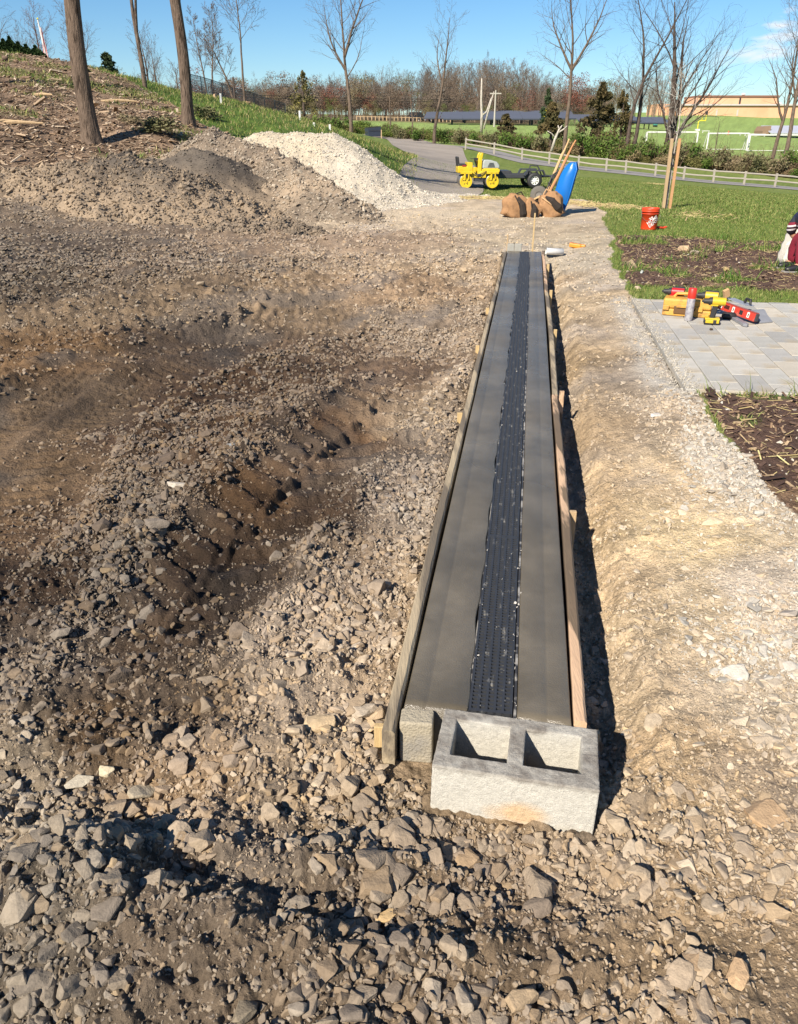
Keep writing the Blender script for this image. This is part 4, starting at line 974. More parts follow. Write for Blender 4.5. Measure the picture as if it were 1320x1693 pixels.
# the big trunks on the chip-covered slope, barky and thick
M_bark_big = bark('deep_ridged', (122, 106, 92), (64, 54, 46))
def big_trunk(label, u, v, D, r, H, tip, knob=False, seed=1):
    p = at(u, v, D); z0 = sz(p.x, p.y); rs = np.random.RandomState(seed); t = thing('tall_tree', label, 'tree', (p.x, p.y, z0 - .3), 0, 'big trunks on the wood chip slope')
    n = 40; nr = 60; V = []; zs = np.concatenate([np.linspace(0, 1.5, 14), np.linspace(1.7, H, nr - 14)])
    for z in zs:
        rr = r * (1 - .45 * z / H) * (1 + .42 * math.exp(-max(z - .25, 0) / .28)); cx = tip[0] * (z / H) + .04 * math.sin(z * 1.3 + seed); cy = tip[1] * (z / H)
        for k in range(n):
            a = 2 * math.pi * k / n; fl = 1 + .10 * math.exp(-max(z - .2, 0) / .35) * math.sin(5 * a + seed) + .022 * math.sin(17 * a + 2.1 * math.sin(z * 2.2)) + .012 * math.sin(26 * a + z * 3)
            e = .03 * math.sin(3 * a + z)
            b_ = 0
            if knob: b_ = .55 * math.exp(-((z - knob) / .22) ** 2) * max(0, math.cos(a - .2)) ** 2
            q = rr * (fl + e + b_); V.append((cx + q * math.cos(a), cy + q * math.sin(a), z))
    F = [(i * n + k, i * n + (k + 1) % n, (i + 1) * n + (k + 1) % n, (i + 1) * n + k) for i in range(len(zs) - 1) for k in range(n)]
    link('trunk', mesh_np('trunk', V, F, [M_bark_big], True), t)
    P = PP(kids=[0, 7, 5, 3], n=[12, 7, 4, 3, 2]); segs = {i: [] for i in range(6)}
    for k in range(7):
        f = .62 + .05 * k; a = k * 2.4 + seed; c = np.array([tip[0] * f, tip[1] * f, H * f])
        grow(rs, c, nrm(np.array([math.cos(a) * .8, math.sin(a) * .8, .8])), H * .33 * (1.3 - f), r * .28, 1, 3, segs, P)
    grow(rs, np.array([tip[0], tip[1], H * .985]), nrm(np.array([.1, .1, 1])), H * .2, r * .5, 1, 3, segs, P)
    cr_ = [s_ for l in range(1, 6) for s_ in segs[l]]; v_, f_ = tubes_mesh(cr_, 4); link('crown', mesh_np('crown', v_, f_, [M_bark_big], False), t)
    return t
big_trunk('thick straight grey trunk standing on the wood chip slope above the dark soil mound', 150, 232, 22, .205, 12, (.2, .1), seed=2)
big_trunk('dark leaning trunk with a cut knot near its top, behind the soil mound', 314, 208, 27, .175, 11, (-.15, .1), knob=3.95, seed=5)
bare_tree('slim grey trunk forking low into two stems, on the crest between the two thick trunks', 240, 143, 38, -260, 7.5, 21, PP(kids=[7, 5, 4, 3], start=[.62, .3, .2, .2], ang=[30, 40, 40, 40]), forks=[(.27, (.12, 0, 1), 4.5, .07)], group='big trunks on the wood chip slope')
TL_ = dict(group='slim bare trees on the grassy crest')
bare_tree('leftmost slim bare sapling of the group right of the knotted trunk', 343, 158, 56, 25, 3.4, 31, PP(ang=[38, 38, 40, 40], len=[.3, .5, .5, .5]), **TL_)
bare_tree('slim bare tree close beside the leftmost sapling, slightly right of it', 353, 160, 55, 12, 3.6, 32, PP(ang=[38, 38, 40, 40], len=[.3, .5, .5, .5]), **TL_)
bare_tree('crooked slim bare tree leaning left, third in the group on the crest', 391, 168, 52, 45, 4.2, 33, PP(wob=[.09, .14, .16, .2, .2]), lean=(-.2, 0), **TL_)
bare_tree('tallest slim bare tree with an open crown at the right end of the crest group', 405, 168, 50, -60, 4.2, 34, PP(start=[.45, .2, .2, .2]), **TL_)
bare_tree('tall bare tree with forked crown and low side limbs, left of the gravel road end', 581, 212, 82, -45, 7.0, 41, PP(kids=[16, 9, 6, 3], start=[.36, .2, .2, .2], len=[.48, .5, .5, .5]), forks=[(.45, (-.55, 0, 1), 5.5, .12), (.5, (.45, .1, 1), 6.5, .15)])
bare_tree('bare tree with thin ragged crown standing right of the road bend', 718, 234, 92, 28, 6.2, 42, PP(kids=[15, 7, 5, 3], start=[.4, .2, .2, .2], len=[.40, .5, .5, .5]), forks=[(.5, (-.6, 0, 1), 5, .1)])
bare_tree('small thin bare tree between the road and the far cars', 682, 225, 104, 128, 2.8, 43, PP(kids=[12, 6, 4, 3]))
bare_tree('small bare tree in the scrub right of the dumpster', 647, 222, 108, 115, 3.2, 44, PP(kids=[12, 6, 4, 3]))
bare_tree('tall bare tree rising behind the upright wheelbarrow handles', 934, 240, 78, -45, 7.6, 45, PP(kids=[15, 9, 6, 3], start=[.42, .2, .2, .2], len=[.5, .5, .5, .5]), forks=[(.5, (-.7, 0, .9), 5.5, .12), (.52, (.7, .1, .95), 6.5, .13)])
bk2 = bark('dark_wet', (104, 92, 84), (66, 58, 52))
bare_tree('dark leaning bare trunk, left of the close pair behind the scrub', 1033, 247, 82, -30, 7.2, 46, PP(wob=[.08, .14, .16, .2, .2], kids=[16, 8, 6, 3]), bk=bk2, lean=(.12, 0))
bare_tree('dark bare trunk leaning right, the right one of the close pair behind the scrub', 1046, 247, 83, -20, 7.2, 47, PP(wob=[.08, .14, .16, .2, .2], kids=[16, 8, 6, 3]), bk=bk2, lean=(.18, 0))
bare_tree('broad multi-stemmed bare tree spreading far right in front of the school', 1100, 250, 82, -5, 13, 48, PP(kids=[9, 10, 6, 3], start=[.1, .2, .2, .2], ang=[30, 30, 38, 40], len=[.8, .5, .5, .5], up=[.03, .05, .06, .05, 0], short=[.4, .3, .3, .3]), bk=bk2, lean=(.1, 0),
          forks=[(.12, (.75, 0, 1), 9.8, .20), (.12, (.42, .2, 1), 11, .22), (.1, (-.25, -.1, 1), 8, .16), (.3, (.62, 0, .9), 7.0, .12), (.2, (1.0, .1, .8), 7, .1)])
bare_tree('slender bare tree with upright crown near the right edge, left of the edge pair', 1277, 266, 80, 8, 7, 49, PP(kids=[14, 8, 6, 3], ang=[34, 36, 40, 40], len=[.42, .5, .5, .5]), forks=[(.4, (-.5, 0, 1), 5.5, .12)])
bare_tree('bare tree leaning right at the right edge of the view', 1294, 262, 79, -40, 8, 50, PP(kids=[14, 8, 6, 3]), lean=(.22, 0), forks=[(.45, (.6, 0, 1), 5.5, .12), (.45, (-.5, 0, 1), 5.5, .1)])
bare_tree('thin bare sapling in front of the white goals', 1183, 250, 100, 198, 2.4, 51, PP(kids=[9, 5, 3, 3]))
# crowns rising behind the crest
for i, (u, vb, D, vt, w, lab) in enumerate(((12, 150, 75, -30, 5, 'bare tree behind the evergreen cones at the left edge'), (78, 150, 72, 22, 4.5, 'reddish bare tree behind the flagpole'), (140, 165, 70, 22, 5, 'spreading bare tree just right of the thick trunk'),
          (48, 150, 74, 55, 3, 'low bare tree between evergreen cones and flagpole'), (248, 175, 82, 62, 5, 'round bushy bare tree behind the crest, left of the knotted trunk'), (268, 175, 84, 78, 4, 'second round bushy bare tree behind the crest'), (298, 185, 90, 110, 4, 'low bare tree peeping over the crest right of the knotted trunk'))):
    bare_tree(lab, u, vb, D, vt, w, 60 + i, PP(kids=[14, 9, 6, 3], start=[.16, .2, .2, .2], ang=[36, 38, 40, 40], len=[.55, .5, .5, .5]), group='bare trees behind the crest', bk=bark('reddish', (140, 112, 100), (104, 84, 74)) if i == 1 else None)
# trees outside the picture to the left and behind, whose shade falls on slope and road
for i, (x, y, H_, lab) in enumerate(((-20, 14, 13, 'tall bare tree on the slope outside the view, nearest the road side'), (-26, 20, 14, 'tall bare tree far up the slope outside the view'), (-17, 28, 12, 'bare tree beside the slope top outside the view'))):
    tm, cm, _ = tree_meshes(80 + i, H_, .22 if i < 3 else .13, PP(kids=[12, 8, 5, 3], start=[.34 if i < 3 else .5, .22, .2, .2]), 3)
    t = thing('bare_tree', lab, 'tree', (x, y, sz(x, y) - .1), 0, 'trees round the site outside the view'); bk = bark('grey_brown', (1, 1, 1))
    link('trunk', mesh_np('trunk', tm[0], tm[1], [bk], True), t); link('crown', mesh_np('crown', cm[0], cm[1], [bk], False), t)
# pale dead trees
M_birch = bark('pale_dead', (214, 206, 192), (140, 130, 116))
def dead_tree(label, D, stems, cat='tree'):
    b = MB(); p0 = at(stems[0][0][0], stems[0][0][1], D)
    for j, s_ in enumerate(stems):
        pts = [at(u, v, D) - p0 for u, v, w in s_]; b.tube(pts, [max(.02, w / 1440 * D / 2) for u, v, w in s_], 7)
    t = thing('dead_tree', label, cat, (p0.x, p0.y, p0.z - .1)); 
    b.build('trunk', M_birch, t, smooth=True); return t
dead_tree('white broken dead birch with two bare stems near the solar arrays', 112, [[(796, 218, 5), (797, 190, 4.5), (796, 160, 3.4), (797, 128, 2)], [(797, 190, 3), (805, 183, 2.6), (813, 160, 2)], [(800, 212, 3), (807, 185, 2.5), (817, 150, 1.6)]])
dead_tree('small pale dead tree with broken fork beside the wheelbarrow handles', 74, [[(912, 248, 5), (918, 228, 4.4), (925, 212, 3.6), (930, 205, 2)], [(922, 218, 3), (932, 212, 2.4), (938, 206, 1.6)], [(925, 212, 2.6), (923, 205, 2)], [(919, 226, 2.6), (912, 218, 1.6), (905, 214, 1)]])

# leafy quads
def leaf_cloud(rs, n, blobs, size, sq=1.0):
    """small leaf faces spread through ellipsoid clumps"""
    P = []
    for (c, rad, w) in blobs:
        k = max(1, int(n * w)); d = rs.normal(size=(k, 3)); d /= np.linalg.norm(d, axis=1, keepdims=True); rr = rs.rand(k, 1) ** .45
        P.append(np.array(c) + d * rr * np.array(rad))
    P = np.concatenate(P); n = len(P); a = rs.normal(size=(n, 3)); a /= np.linalg.norm(a, axis=1, keepdims=True); b_ = np.cross(a, rs.normal(size=(n, 3))); b_ /= np.linalg.norm(b_, axis=1, keepdims=True)
    s_ = size * rs.uniform(.6, 1.4, (n, 1)); a = a * s_; b_ = b_ * s_ * .6
    V = np.stack([P - a, P - b_ * .8, P + a, P + b_ * .8], 1).reshape(-1, 3); F = np.arange(4 * n).reshape(-1, 4); return V, F
def leaf_mat(name, c, c2, sc=.9):
    m = mat(name, c, .8, .35, 3.5, 0, col2=c2, c2scale=sc, c2lo=.42, c2hi=.6, spec=.2)
    b = m.node_tree.nodes['Principled BSDF']; return m
M_leaf = leaf_mat('spring_leaves', (.055, .105, .018), (.12, .17, .035)); M_leaf2 = leaf_mat('olive_scrub', (.10, .105, .045), (.19, .17, .09)); M_leaf3 = leaf_mat('straw_scrub', (.22, .17, .105), (.13, .13, .06))
M_cedar = leaf_mat('cedar_foliage', (.055, .052, .020), (.105, .078, .032)); M_arb = leaf_mat('arborvitae_foliage', (.022, .045, .012), (.04, .07, .02)); M_pineg = leaf_mat('dark_pine_foliage', (.03, .05, .022), (.05, .07, .03))
def shrub_mesh(seed, m, nleaf=900, twigs=True, size=.07):
    rs = np.random.RandomState(seed); bl = []
    for k in range(7):
        a = rs.uniform(0, 6.28); q = rs.uniform(.1, .75); bl.append(((q * math.cos(a), q * math.sin(a) * .7, rs.uniform(.3, .85)), (rs.uniform(.25, .5), rs.uniform(.25, .4), rs.uniform(.2, .4)), 1 / 7))
    V, F = leaf_cloud(rs, nleaf, bl, size); return mesh_np('foliage', V, F, [m], False)
def twig_mesh(seed, H=1.5, n=26):
    rs = np.random.RandomState(seed); segs = []
    for k in range(n):
        a = rs.uniform(0, 6.28); p = np.array([rs.normal() * .25, rs.normal() * .2, 0]); d = nrm(np.array([math.cos(a) * .5, math.sin(a) * .4, 1])); L = H * rs.uniform(.5, 1)
        for i in range(4):
            d = nrm(d + rs.normal(size=3) * .16); q = p + d * L / 4; segs.append((p, q, .012 * (1 - i * .2), .012 * (1 - (i + 1) * .2))); 
            if i > 0:
                e = nrm(d + rs.normal(size=3) * .7); segs.append((q, q + e * L * .22, .006, .003))
            p = q
    v_, f_ = tubes_mesh(segs, 3); return mesh_np('stems', v_, f_, [bark('twig', (138, 116, 96), (110, 92, 76))], False)
SHR = [shrub_mesh(900 + i, (M_leaf, M_leaf, M_leaf2, M_leaf2, M_leaf3)[i % 5], 1100, size=.06) for i in range(8)]; TWG = [twig_mesh(920 + i) for i in range(4)]
SH_SPOTS = [(602, 205, 118, 1.6, 0, 'leafy shrub right behind the dumpster'), (560, 190, 108, 2.2, 0, 'broad bright green shrub left of the dumpster'), (530, 196, 95, 1.6, 1, 'green shrub low on the far side of the grass bank'), (478, 186, 90, 1.5, 2, 'olive shrub beyond the grass bank crest'),
    (640, 214, 108, 1.5, 1, 'green shrub behind the thin trees by the road'), (660, 219, 104, 1.3, 3, 'dull shrub between the thin trees'), (690, 224, 100, 1.5, 0, 'bright shrub left of the ragged bare tree'), (735, 234, 94, 1.5, 5, 'green shrub right of the ragged bare tree'),
    (760, 237, 92, 1.6, 2, 'olive shrub behind the first fence post'), (785, 240, 90, 1.5, 0, 'bright green shrub behind the second fence bay'), (812, 243, 88, 1.4, 3, 'dull shrub behind the broken birch foot'), (838, 248, 86, 1.6, 5, 'green shrub below the small cedar'),
    (862, 250, 85, 1.6, 1, 'green shrub in front of the lawn rise'), (890, 256, 84, 1.5, 2, 'olive shrub left of the handles'), (958, 252, 82, 2.3, 0, 'tall bright shrub right of the handles'), (985, 258, 80, 2.0, 1, 'green shrub under the big cedar'), (1010, 256, 80, 2.2, 5, 'green shrub left of the dark trunk pair'),
    (1030, 262, 78, 1.8, 0, 'leafy shrub at the foot of the dark trunk pair'), (1062, 262, 79, 2.2, 1, 'dark leafy shrub right of the dark trunk pair'), (1085, 262, 78, 1.8, 5, 'green shrub left of the multi-stemmed tree foot'), (1120, 266, 77, 2.0, 2, 'olive shrub right of the multi-stemmed tree foot'), (1140, 262, 78, 2.4, 0, 'green shrub behind the staked sapling'),
    (1160, 268, 77, 1.6, 3, 'dry scrub bush behind the middle fence'), (1190, 262, 77, 2.0, 2, 'olive scrub bush below the goal post'), (1215, 272, 76, 1.5, 4, 'straw coloured scrub bush beside the goal'), (1240, 272, 76, 1.7, 3, 'dull scrub bush left of the edge trees'), (1262, 270, 76, 1.9, 7, 'olive bush at the foot of the slender edge tree'), (1290, 276, 75, 1.8, 4, 'straw coloured bush at the foot of the leaning edge tree'), (1312, 262, 76, 2.6, 0, 'bright green bush at the right picture edge'), (1340, 276, 75, 2, 2, 'olive bush just past the right picture edge')]
for i, (u, v, D, s_, k, lab) in enumerate(SH_SPOTS):
    p = at(u, v, D); z = sz(p.x, p.y); sc_ = s_ * .85
    t = thing('shrub', lab, 'shrub', (p.x, p.y, z - .1), i * 1.3, 'shrubs of the hedgerow behind the fence'); t.scale = (sc_ * 1.25, sc_ * 1.1, sc_ * 1.1)
    link('foliage', SHR[k], t); link('stems', TWG[i % 4], t)
# cedars: cones of flat sprays with gaps
def cedar(label, u, v, D, vtop, wpx, seed, m=M_cedar, n=5200, shape=1.0, name='cedar', size=.13, group=None):
    p = at(u, v, D); z0 = sz(p.x, p.y); H = at(u, vtop, D).z - z0; W = wpx / 1440 * D / 2; rs = np.random.RandomState(seed); bl = []
    for k in range(46):
        f = rs.uniform(.12, 1) ; w_ = W * (1 - f) ** .75 * shape + .12; a = rs.uniform(0, 6.28); q = w_ * rs.uniform(.35, .95)
        bl.append(((q * math.cos(a), q * math.sin(a), H * f), (w_ * rs.uniform(.2, .45) + .1, w_ * .35 + .1, H * rs.uniform(.04, .09)), 1 / 46))
    V, F = leaf_cloud(rs, n, bl, size); t = thing(name, label, 'tree', (p.x, p.y, z0 - .1), 0, group)
    link('crown', mesh_np('crown', V, F, [m]), t); b = MB(); b.tube([(0, 0, 0), (0, 0, H * .5), (0, 0, H * .9)], [W * .09 + .04, W * .06 + .02, .02], 7); b.build('trunk', bk2, t)
    return t
cedar('small round brown-green cedar below the solar arrays', 836, 222, 95, 188, 36, 1, shape=1.25, n=3200)
cedar('rusty olive cedar just left of the tree behind the wheelbarrow', 910, 240, 86, 168, 52, 2, shape=1.2)
cedar('large ragged brown-green cedar between the wheelbarrow and the dark trunks', 988, 244, 84, 138, 84, 3, n=7500, shape=1.15)
cedar('sparse brownish cedar behind the dark trunk pair', 1025, 232, 95, 150, 50, 4, n=3600)
cedar('dark narrow pine at the wood edge by the yellow sign', 903, 205, 150, 148, 26, 5, M_pineg, n=2600, size=.2)
cedar('dark green tree with some leaves behind the crest, left of the slim trunk', 182, 135, 66, 88, 34, 6, M_pineg, n=2200, size=.14, shape=1.2)
cedar('leafing olive-yellow tree at the wood edge above the green bank', 503, 190, 112, 118, 52, 7, leaf_mat('yellow_buds', (.16, .14, .04), (.10, .09, .05)), n=2600, size=.13, shape=1.4)
# evergreen cones on the crest at the left edge
def arb(label, u, v, D, vtop, wpx, seed):
    p = at(u, v, D); z0 = at(u, v, D).z; H = at(u, vtop, D).z - z0; W = wpx / 1440 * D / 2; rs = np.random.RandomState(seed); n = 3600
    f = rs.rand(n) ** .8; a = rs.uniform(0, 6.28, n); prof = np.sin(np.clip(f * 1.05 + .12, 0, 1) ** .8 * math.pi) ** .6; q = W * prof * (1 - f) ** .25 * rs.uniform(.75, 1.08, n)
    P = np.stack([q * np.cos(a), q * np.sin(a), H * f], 1); d = rs.normal(size=(n, 3)) * .4 + np.stack([np.cos(a), np.sin(a), np.ones(n)], 1); d /= np.linalg.norm(d, axis=1, keepdims=True); e = np.cross(d, rs.normal(size=(n, 3))); e /= np.linalg.norm(e, axis=1, keepdims=True)
    s_ = .09 * rs.uniform(.6, 1.3, (n, 1)); V = np.stack([P - d * s_, P - e * s_ * .6, P + d * s_, P + e * s_ * .6], 1).reshape(-1, 3)
    t = thing('evergreen_shrub', label, 'shrub', (p.x, p.y, z0 - .15), 0, 'clipped evergreen cones on the crest')
    link('foliage', mesh_np('foliage', V, np.arange(4 * n).reshape(-1, 4), [M_arb]), t); b = MB(); b.tube([(0, 0, 0), (0, 0, H * .8)], [W * .55, W * .12], 10); b.build('stem', M_arb, t)
for i, (u, v, vt, w, lab) in enumerate(((-6, 88, 62, 22, 'dark evergreen cone cut by the left edge'), (9, 88, 60, 20, 'evergreen cone second from the left edge'), (20, 89, 56, 19, 'tallest pointed evergreen cone'), (33, 91, 65, 18, 'evergreen cone in the middle of the row'), (46, 94, 69, 17, 'small evergreen cone left of the last one'), (62, 99, 71, 25, 'rounded evergreen at the right end of the row beside the flagpole'))):
    arb(lab, u, v, 43, vt, w * 1.25, 700 + i)

# ------------------------------------------------------------------ far wood: one mass of instanced bare trees
def wood():
    rs = np.random.RandomState(8); src = []
    for k in range(6):
        (tv, tf), (cv, cf), _ = tree_meshes(200 + k, 12.0, .16, PP(kids=[13, 7, 5, 3], start=[.25, .2, .2, .2], ang=[34, 36, 40, 40], len=[.42, .5, .5, .5], rmin=.016), 3)
        src.append(mesh_np('wood_tree_%d' % k, np.concatenate([tv, cv]), np.concatenate([tf, cf + len(tv)]), [mat_wood]))
    for k in range(3):
        V, F = leaf_cloud(rs, 1500, [((rs.normal() * 1.3, rs.normal() * 1.3, rs.uniform(3, 10)), (1.8, 1.8, 1.6), 1 / 9) for _ in range(9)], .16); src.append(mesh_np('wood_buds_%d' % k, V, F, [mat_wood]))
    P, S, I, T = [], [], [], []
    def put(u, D, h, col, idx):
        q = at(u, 200, D); z = float(base_h(np.array([q.x]), np.array([q.y]))[0]); P.append((q.x, q.y, z - .4)); s_ = h / 12; S.append((s_, s_, s_)); I.append(idx); T.append(np.array(lin(col)) / KLIT)
    for i in range(900):
        u = rs.uniform(-330, 1010); D = rs.uniform(205, 290)
        top = np.interp(u, [0, 300, 450, 540, 640, 720, 800, 850, 905, 1010], [150, 150, 140, 138, 132, 122, 112, 114, 140, 160])
        zt = at(u, top + rs.normal() * 7 + 3, D).z; q = at(u, 200, D); z = float(base_h(np.array([q.x]), np.array([q.y]))[0])
        put(u, D, max(5, zt - z), [(134, 120, 106), (118, 106, 96), (146, 130, 112), (106, 96, 86)][rs.randint(4)], rs.randint(6))
    for i in range(240):
        u = rs.uniform(160, 1000); D = rs.uniform(200, 270); put(u, D, rs.uniform(6, 10.5) * (.8 if u < 450 else 1), [(128, 116, 102), (118, 106, 96), (138, 124, 108)][rs.randint(3)], 6 + rs.randint(3))
    for i in range(150):
        u = rs.uniform(-300, 1010); D = rs.uniform(196, 260); c = [(134, 90, 76), (128, 108, 90), (116, 118, 76), (126, 114, 88), (124, 108, 92)][rs.randint(5)]
        put(u, D, rs.uniform(6, 12), c, 6 + rs.randint(3))
    for i in range(140):   # low under-storey
        u = rs.uniform(-300, 1000); D = rs.uniform(190, 215); put(u, D, rs.uniform(2.5, 5.5), [(128, 120, 84), (122, 104, 84), (104, 116, 62)][rs.randint(3)], 6 + rs.randint(3))
    for i in range(40):    # behind the school side
        u = rs.uniform(1000, 1110); D = rs.uniform(250, 300); put(u, D, rs.uniform(8, 14), (134, 120, 104), rs.randint(6))
    n = len(P); scatter('woodland', 'far bare brown wood along the road with reddish budding trees', None, np.array(P), np.stack([np.zeros(n), np.zeros(n), rs.uniform(0, 6.28, n)], 1), np.array(S), I, np.array(T), src)
mat_wood = mat('far_wood', (.2, .17, .15), .95, .2, 1.5, 0, attr=('tint', 'INSTANCER'), spec=.1)
wood()
def brush():
    """low tangled scrub and tall dry grass along the hedgerow"""
    rs = np.random.RandomState(12); src = [SHR[i].copy() for i in range(6)] + [TWG[0].copy(), TWG[1].copy()]
    for m_ in src: m_.materials[0] = mat_wood
    P, S, I, T = [], [], [], []
    for i in range(520):
        u = rs.uniform(460, 1420); D = np.interp(u, [460, 600, 700, 900, 1100, 1300, 1400], [98, 112, 104, 84, 78, 76, 75]) + rs.uniform(-2, 7); p = at(u, 240, D)
        P.append((p.x, p.y, float(base_h(np.array([p.x]), np.array([p.y]))[0]) - .1)); s_ = rs.uniform(.5, 1.25); S.append((s_ * 1.3, s_ * 1.2, s_)); k = rs.randint(8); I.append(k)
        w_ = rs.rand(); g_ = [(96, 118, 54), (112, 128, 62), (124, 120, 74), (150, 134, 100), (134, 116, 88)]
        pr = np.array([.3, .25, .2, .15, .1]) if u < 1150 else np.array([.1, .15, .2, .35, .2]); T.append(lin(g_[rs.choice(5, p=pr)]) / KLIT)
    n = len(P); scatter('undergrowth', 'tangled scrub and tall dry grass along the hedgerow behind the fence', None, np.array(P), np.stack([np.zeros(n), np.zeros(n), rs.uniform(0, 6.28, n)], 1), np.array(S), I, np.array(T), src)
brush()

# ------------------------------------------------------------------ gravel drive and asphalt path
def drape(name, label, left, right, m, lift=.03, nx=10, ny=90):
    """a sheet between two world edges that follows the land"""
    def res(pl, n):
        pl = np.array(pl, float); d = np.concatenate([[0], np.cumsum(np.hypot(*(pl[1:] - pl[:-1]).T))]); t = np.linspace(0, d[-1], n)
        return np.stack([np.interp(t, d, pl[:, 0]), np.interp(t, d, pl[:, 1])], 1)
    A_, B_ = res(left, ny), res(right, ny); k = np.linspace(0, 1, nx)[None, :, None]; P = A_[:, None] * (1 - k) + B_[:, None] * k
    X, Y = P[..., 0], P[..., 1]; Z = height(X, Y, False) + lift; V = np.stack([X, Y, Z], -1).reshape(-1, 3)
    V[:, 2] -= 0
    i = np.arange(ny - 1)[:, None] * nx; j = np.arange(nx - 1)[None]; F = np.stack([i + j, i + j + 1, i + nx + j + 1, i + nx + j], -1).reshape(-1, 4)
    o = link(name, mesh_np(name, V, F, [m], True)); return tag(o, label, None, None, 'structure')
def wp(*l): return [tuple(at(u, v, D))[:2] for u, v, D in l]
M_drive = mat('compacted_gravel', lc(170, 160, 148, KLIT), .95, .14, .35, .5, 14, col2=lc(150, 142, 132, KLIT), c2scale=.15, spec=.15)
M_asph = mat('pale_asphalt', lc(158, 154, 150, KLIT), .92, .08, .6, .2, 20, spec=.15)
drape('gravel_drive', 'grey gravel drive bending away behind the roller', wp((655, 316, 26), (660, 300, 33), (690, 275, 44), (676, 262, 52), (640, 240, 78), (622, 232, 96), (600, 228, 112)), wp((740, 318, 26.5), (800, 309, 34), (800, 285, 45), (775, 268, 55), (765, 251, 72), (745, 244, 84), (690, 236, 108)), M_drive, .035)
drape('asphalt_path', 'narrow asphalt path beside the split rail fence', wp((745, 243, 86), (860, 262, 70), (950, 275, 67.5), (1050, 286, 65.5), (1160, 299, 63.5), (1288, 308, 61.5), (1460, 322, 60)), wp((765, 251, 73), (860, 272, 63), (950, 284, 62), (1050, 294, 60), (1160, 304, 58), (1288, 314, 56.5), (1460, 330, 55)), M_asph, .03)

# split rail fence: posts and rails
M_rail = mat('silver_grey_wood', lc(174, 167, 152, KLIT), .85, .2, 4, .3, 14, stretch=(.6, .6, 4))
FP = [(770, 247, 72), (817, 255, 70), (863, 264, 68), (908, 270.5, 66.8), (956, 277.5, 65.6), (1002, 283, 64.6), (1034, 286, 64), (1083, 291.5, 63.2), (1130, 296.5, 62.4), (1179, 301, 61.6), (1230, 305, 60.8), (1281, 309, 60), (1332, 313, 59.4), (1385, 317, 58.8)]
pts = []
for u, v, D in FP:
    p = at(u, v, D - 1.0); p.z = sz(p.x, p.y); pts.append(p)
fence = thing('split_rail_fence', 'long two-rail split rail fence of grey wood beside the asphalt path', 'fence', pts[0])
for i, p in enumerate(pts):
    b = MB(); b.box((0, 0, .34), (.13, .13, 1.08), (R(rp.uniform(-2, 2)), R(rp.uniform(-2, 2)), 0)); b.build('post', M_rail, fence, bevel=.015, loc=p - pts[0])
    if i < len(pts) - 1:
        q = pts[i + 1]
        for h_ in (.40, .76):
            b = MB(); b.tube([p - pts[0] + Vector((0, 0, h_ + rp.uniform(-.03, .03))), (p + q) / 2 - pts[0] + Vector((0, 0, h_ + rp.uniform(-.03, .03))), q - pts[0] + Vector((0, 0, h_ + rp.uniform(-.03, .03)))], .052, 6); b.build('rail', M_rail, fence)

# ------------------------------------------------------------------ tandem roller
M_yel = mat('yellow_paint', lc(232, 200, 44, KLIT), .4, .06, 6, .03, 20, col2=lc(170, 140, 60, KLIT), c2scale=5, c2lo=.6, c2hi=.75)
M_hood = mat('grey_hood_plastic', lc(176, 182, 178, KLIT), .5, .08, 8, .03, 20); M_blk = mat('black_rubber', (.016, .016, .017), .6, .2, 10, .1, 30); M_steel = mat('worn_steel', (.20, .19, .17), .5, .25, 6, .1, 30, metal=.6)
M_dgrey = mat('dark_grey_metal', (.035, .037, .042), .5, .15, 8, .05, 20); M_dkred = mat('dark_red_label', (.25, .02, .02), .5, .1, 10, 0)
p = ground_point(789, 308, 35.6)
ro = thing('road_roller', 'small yellow tandem road roller with grey hood parked by the gravel drive', 'road roller', p + Vector((0, 0, .03)), R(4))
for k, x in enumerate((-.54, .56)):
    b = MB(); b.lathe([(.0, -.02), (.24, -.02), (.27, .0), (.27, .84), (.24, .86), (0, .86)], 36, (x, -.42, .27), 'y'); dr = b.build('drum', M_steel, ro, smooth=False)
    b = MB(); b.lathe([(.255, -.055), (.255, -.025), (.185, -.025), (.185, -.055), (.255, -.055)], 30, (x, -.42, .27), 'y'); b.lathe([(0, -.06), (.06, -.06), (.06, -.02), (0, -.02)], 14, (x, -.42, .27), 'y')
    b.lathe([(0, -.035), (.2, -.035), (.2, -.02)], 30, (x, -.42, .27), 'y'); b.build('hub', M_yel, dr)
    b = MB()
    for a in range(5): b.lathe([(0, -.042), (.022, -.042), (.022, -.03)], 12, (x + .115 * math.cos(a * 1.257 + .3), -.42, .27 + .115 * math.sin(a * 1.257 + .3)), 'y')
    b.build('hub_hole_dark', M_blk, dr)  # black discs on the solid hub stand in for the dark of holes
    b = MB(); b.box((x - .06, -.50, .47), (.07, .04, .30)); b.box((x + .10, -.50, .47), (.05, .04, .24)); b.box((x, -.47, .60), (.48, .10, .10)); b.box((x, .47, .60), (.48, .10, .10)); b.box((x - .2, -.0, .60), (.07, .98, .08)); b.box((x + .2, -.0, .60), (.07, .98, .08)); b.build('drum_yoke', M_yel, ro, bevel=.012)
    b = MB(); b.box((x + .02, -.505, .50), (.06, .045, .12)); b.build('drum_damper', M_blk, ro, bevel=.01)
b = MB(); b.prism([(-.86, .62), (-.30, .62), (-.30, .40), (.30, .40), (.30, .62), (.86, .62), (.86, .72), (.14, .74), (.12, .66), (-.12, .50), (-.26, .66), (-.28, .98), (-.48, 1.0), (-.50, .80), (-.88, .78)], -.38, .38, 'y'); b.build('chassis', M_yel, ro, bevel=.015)
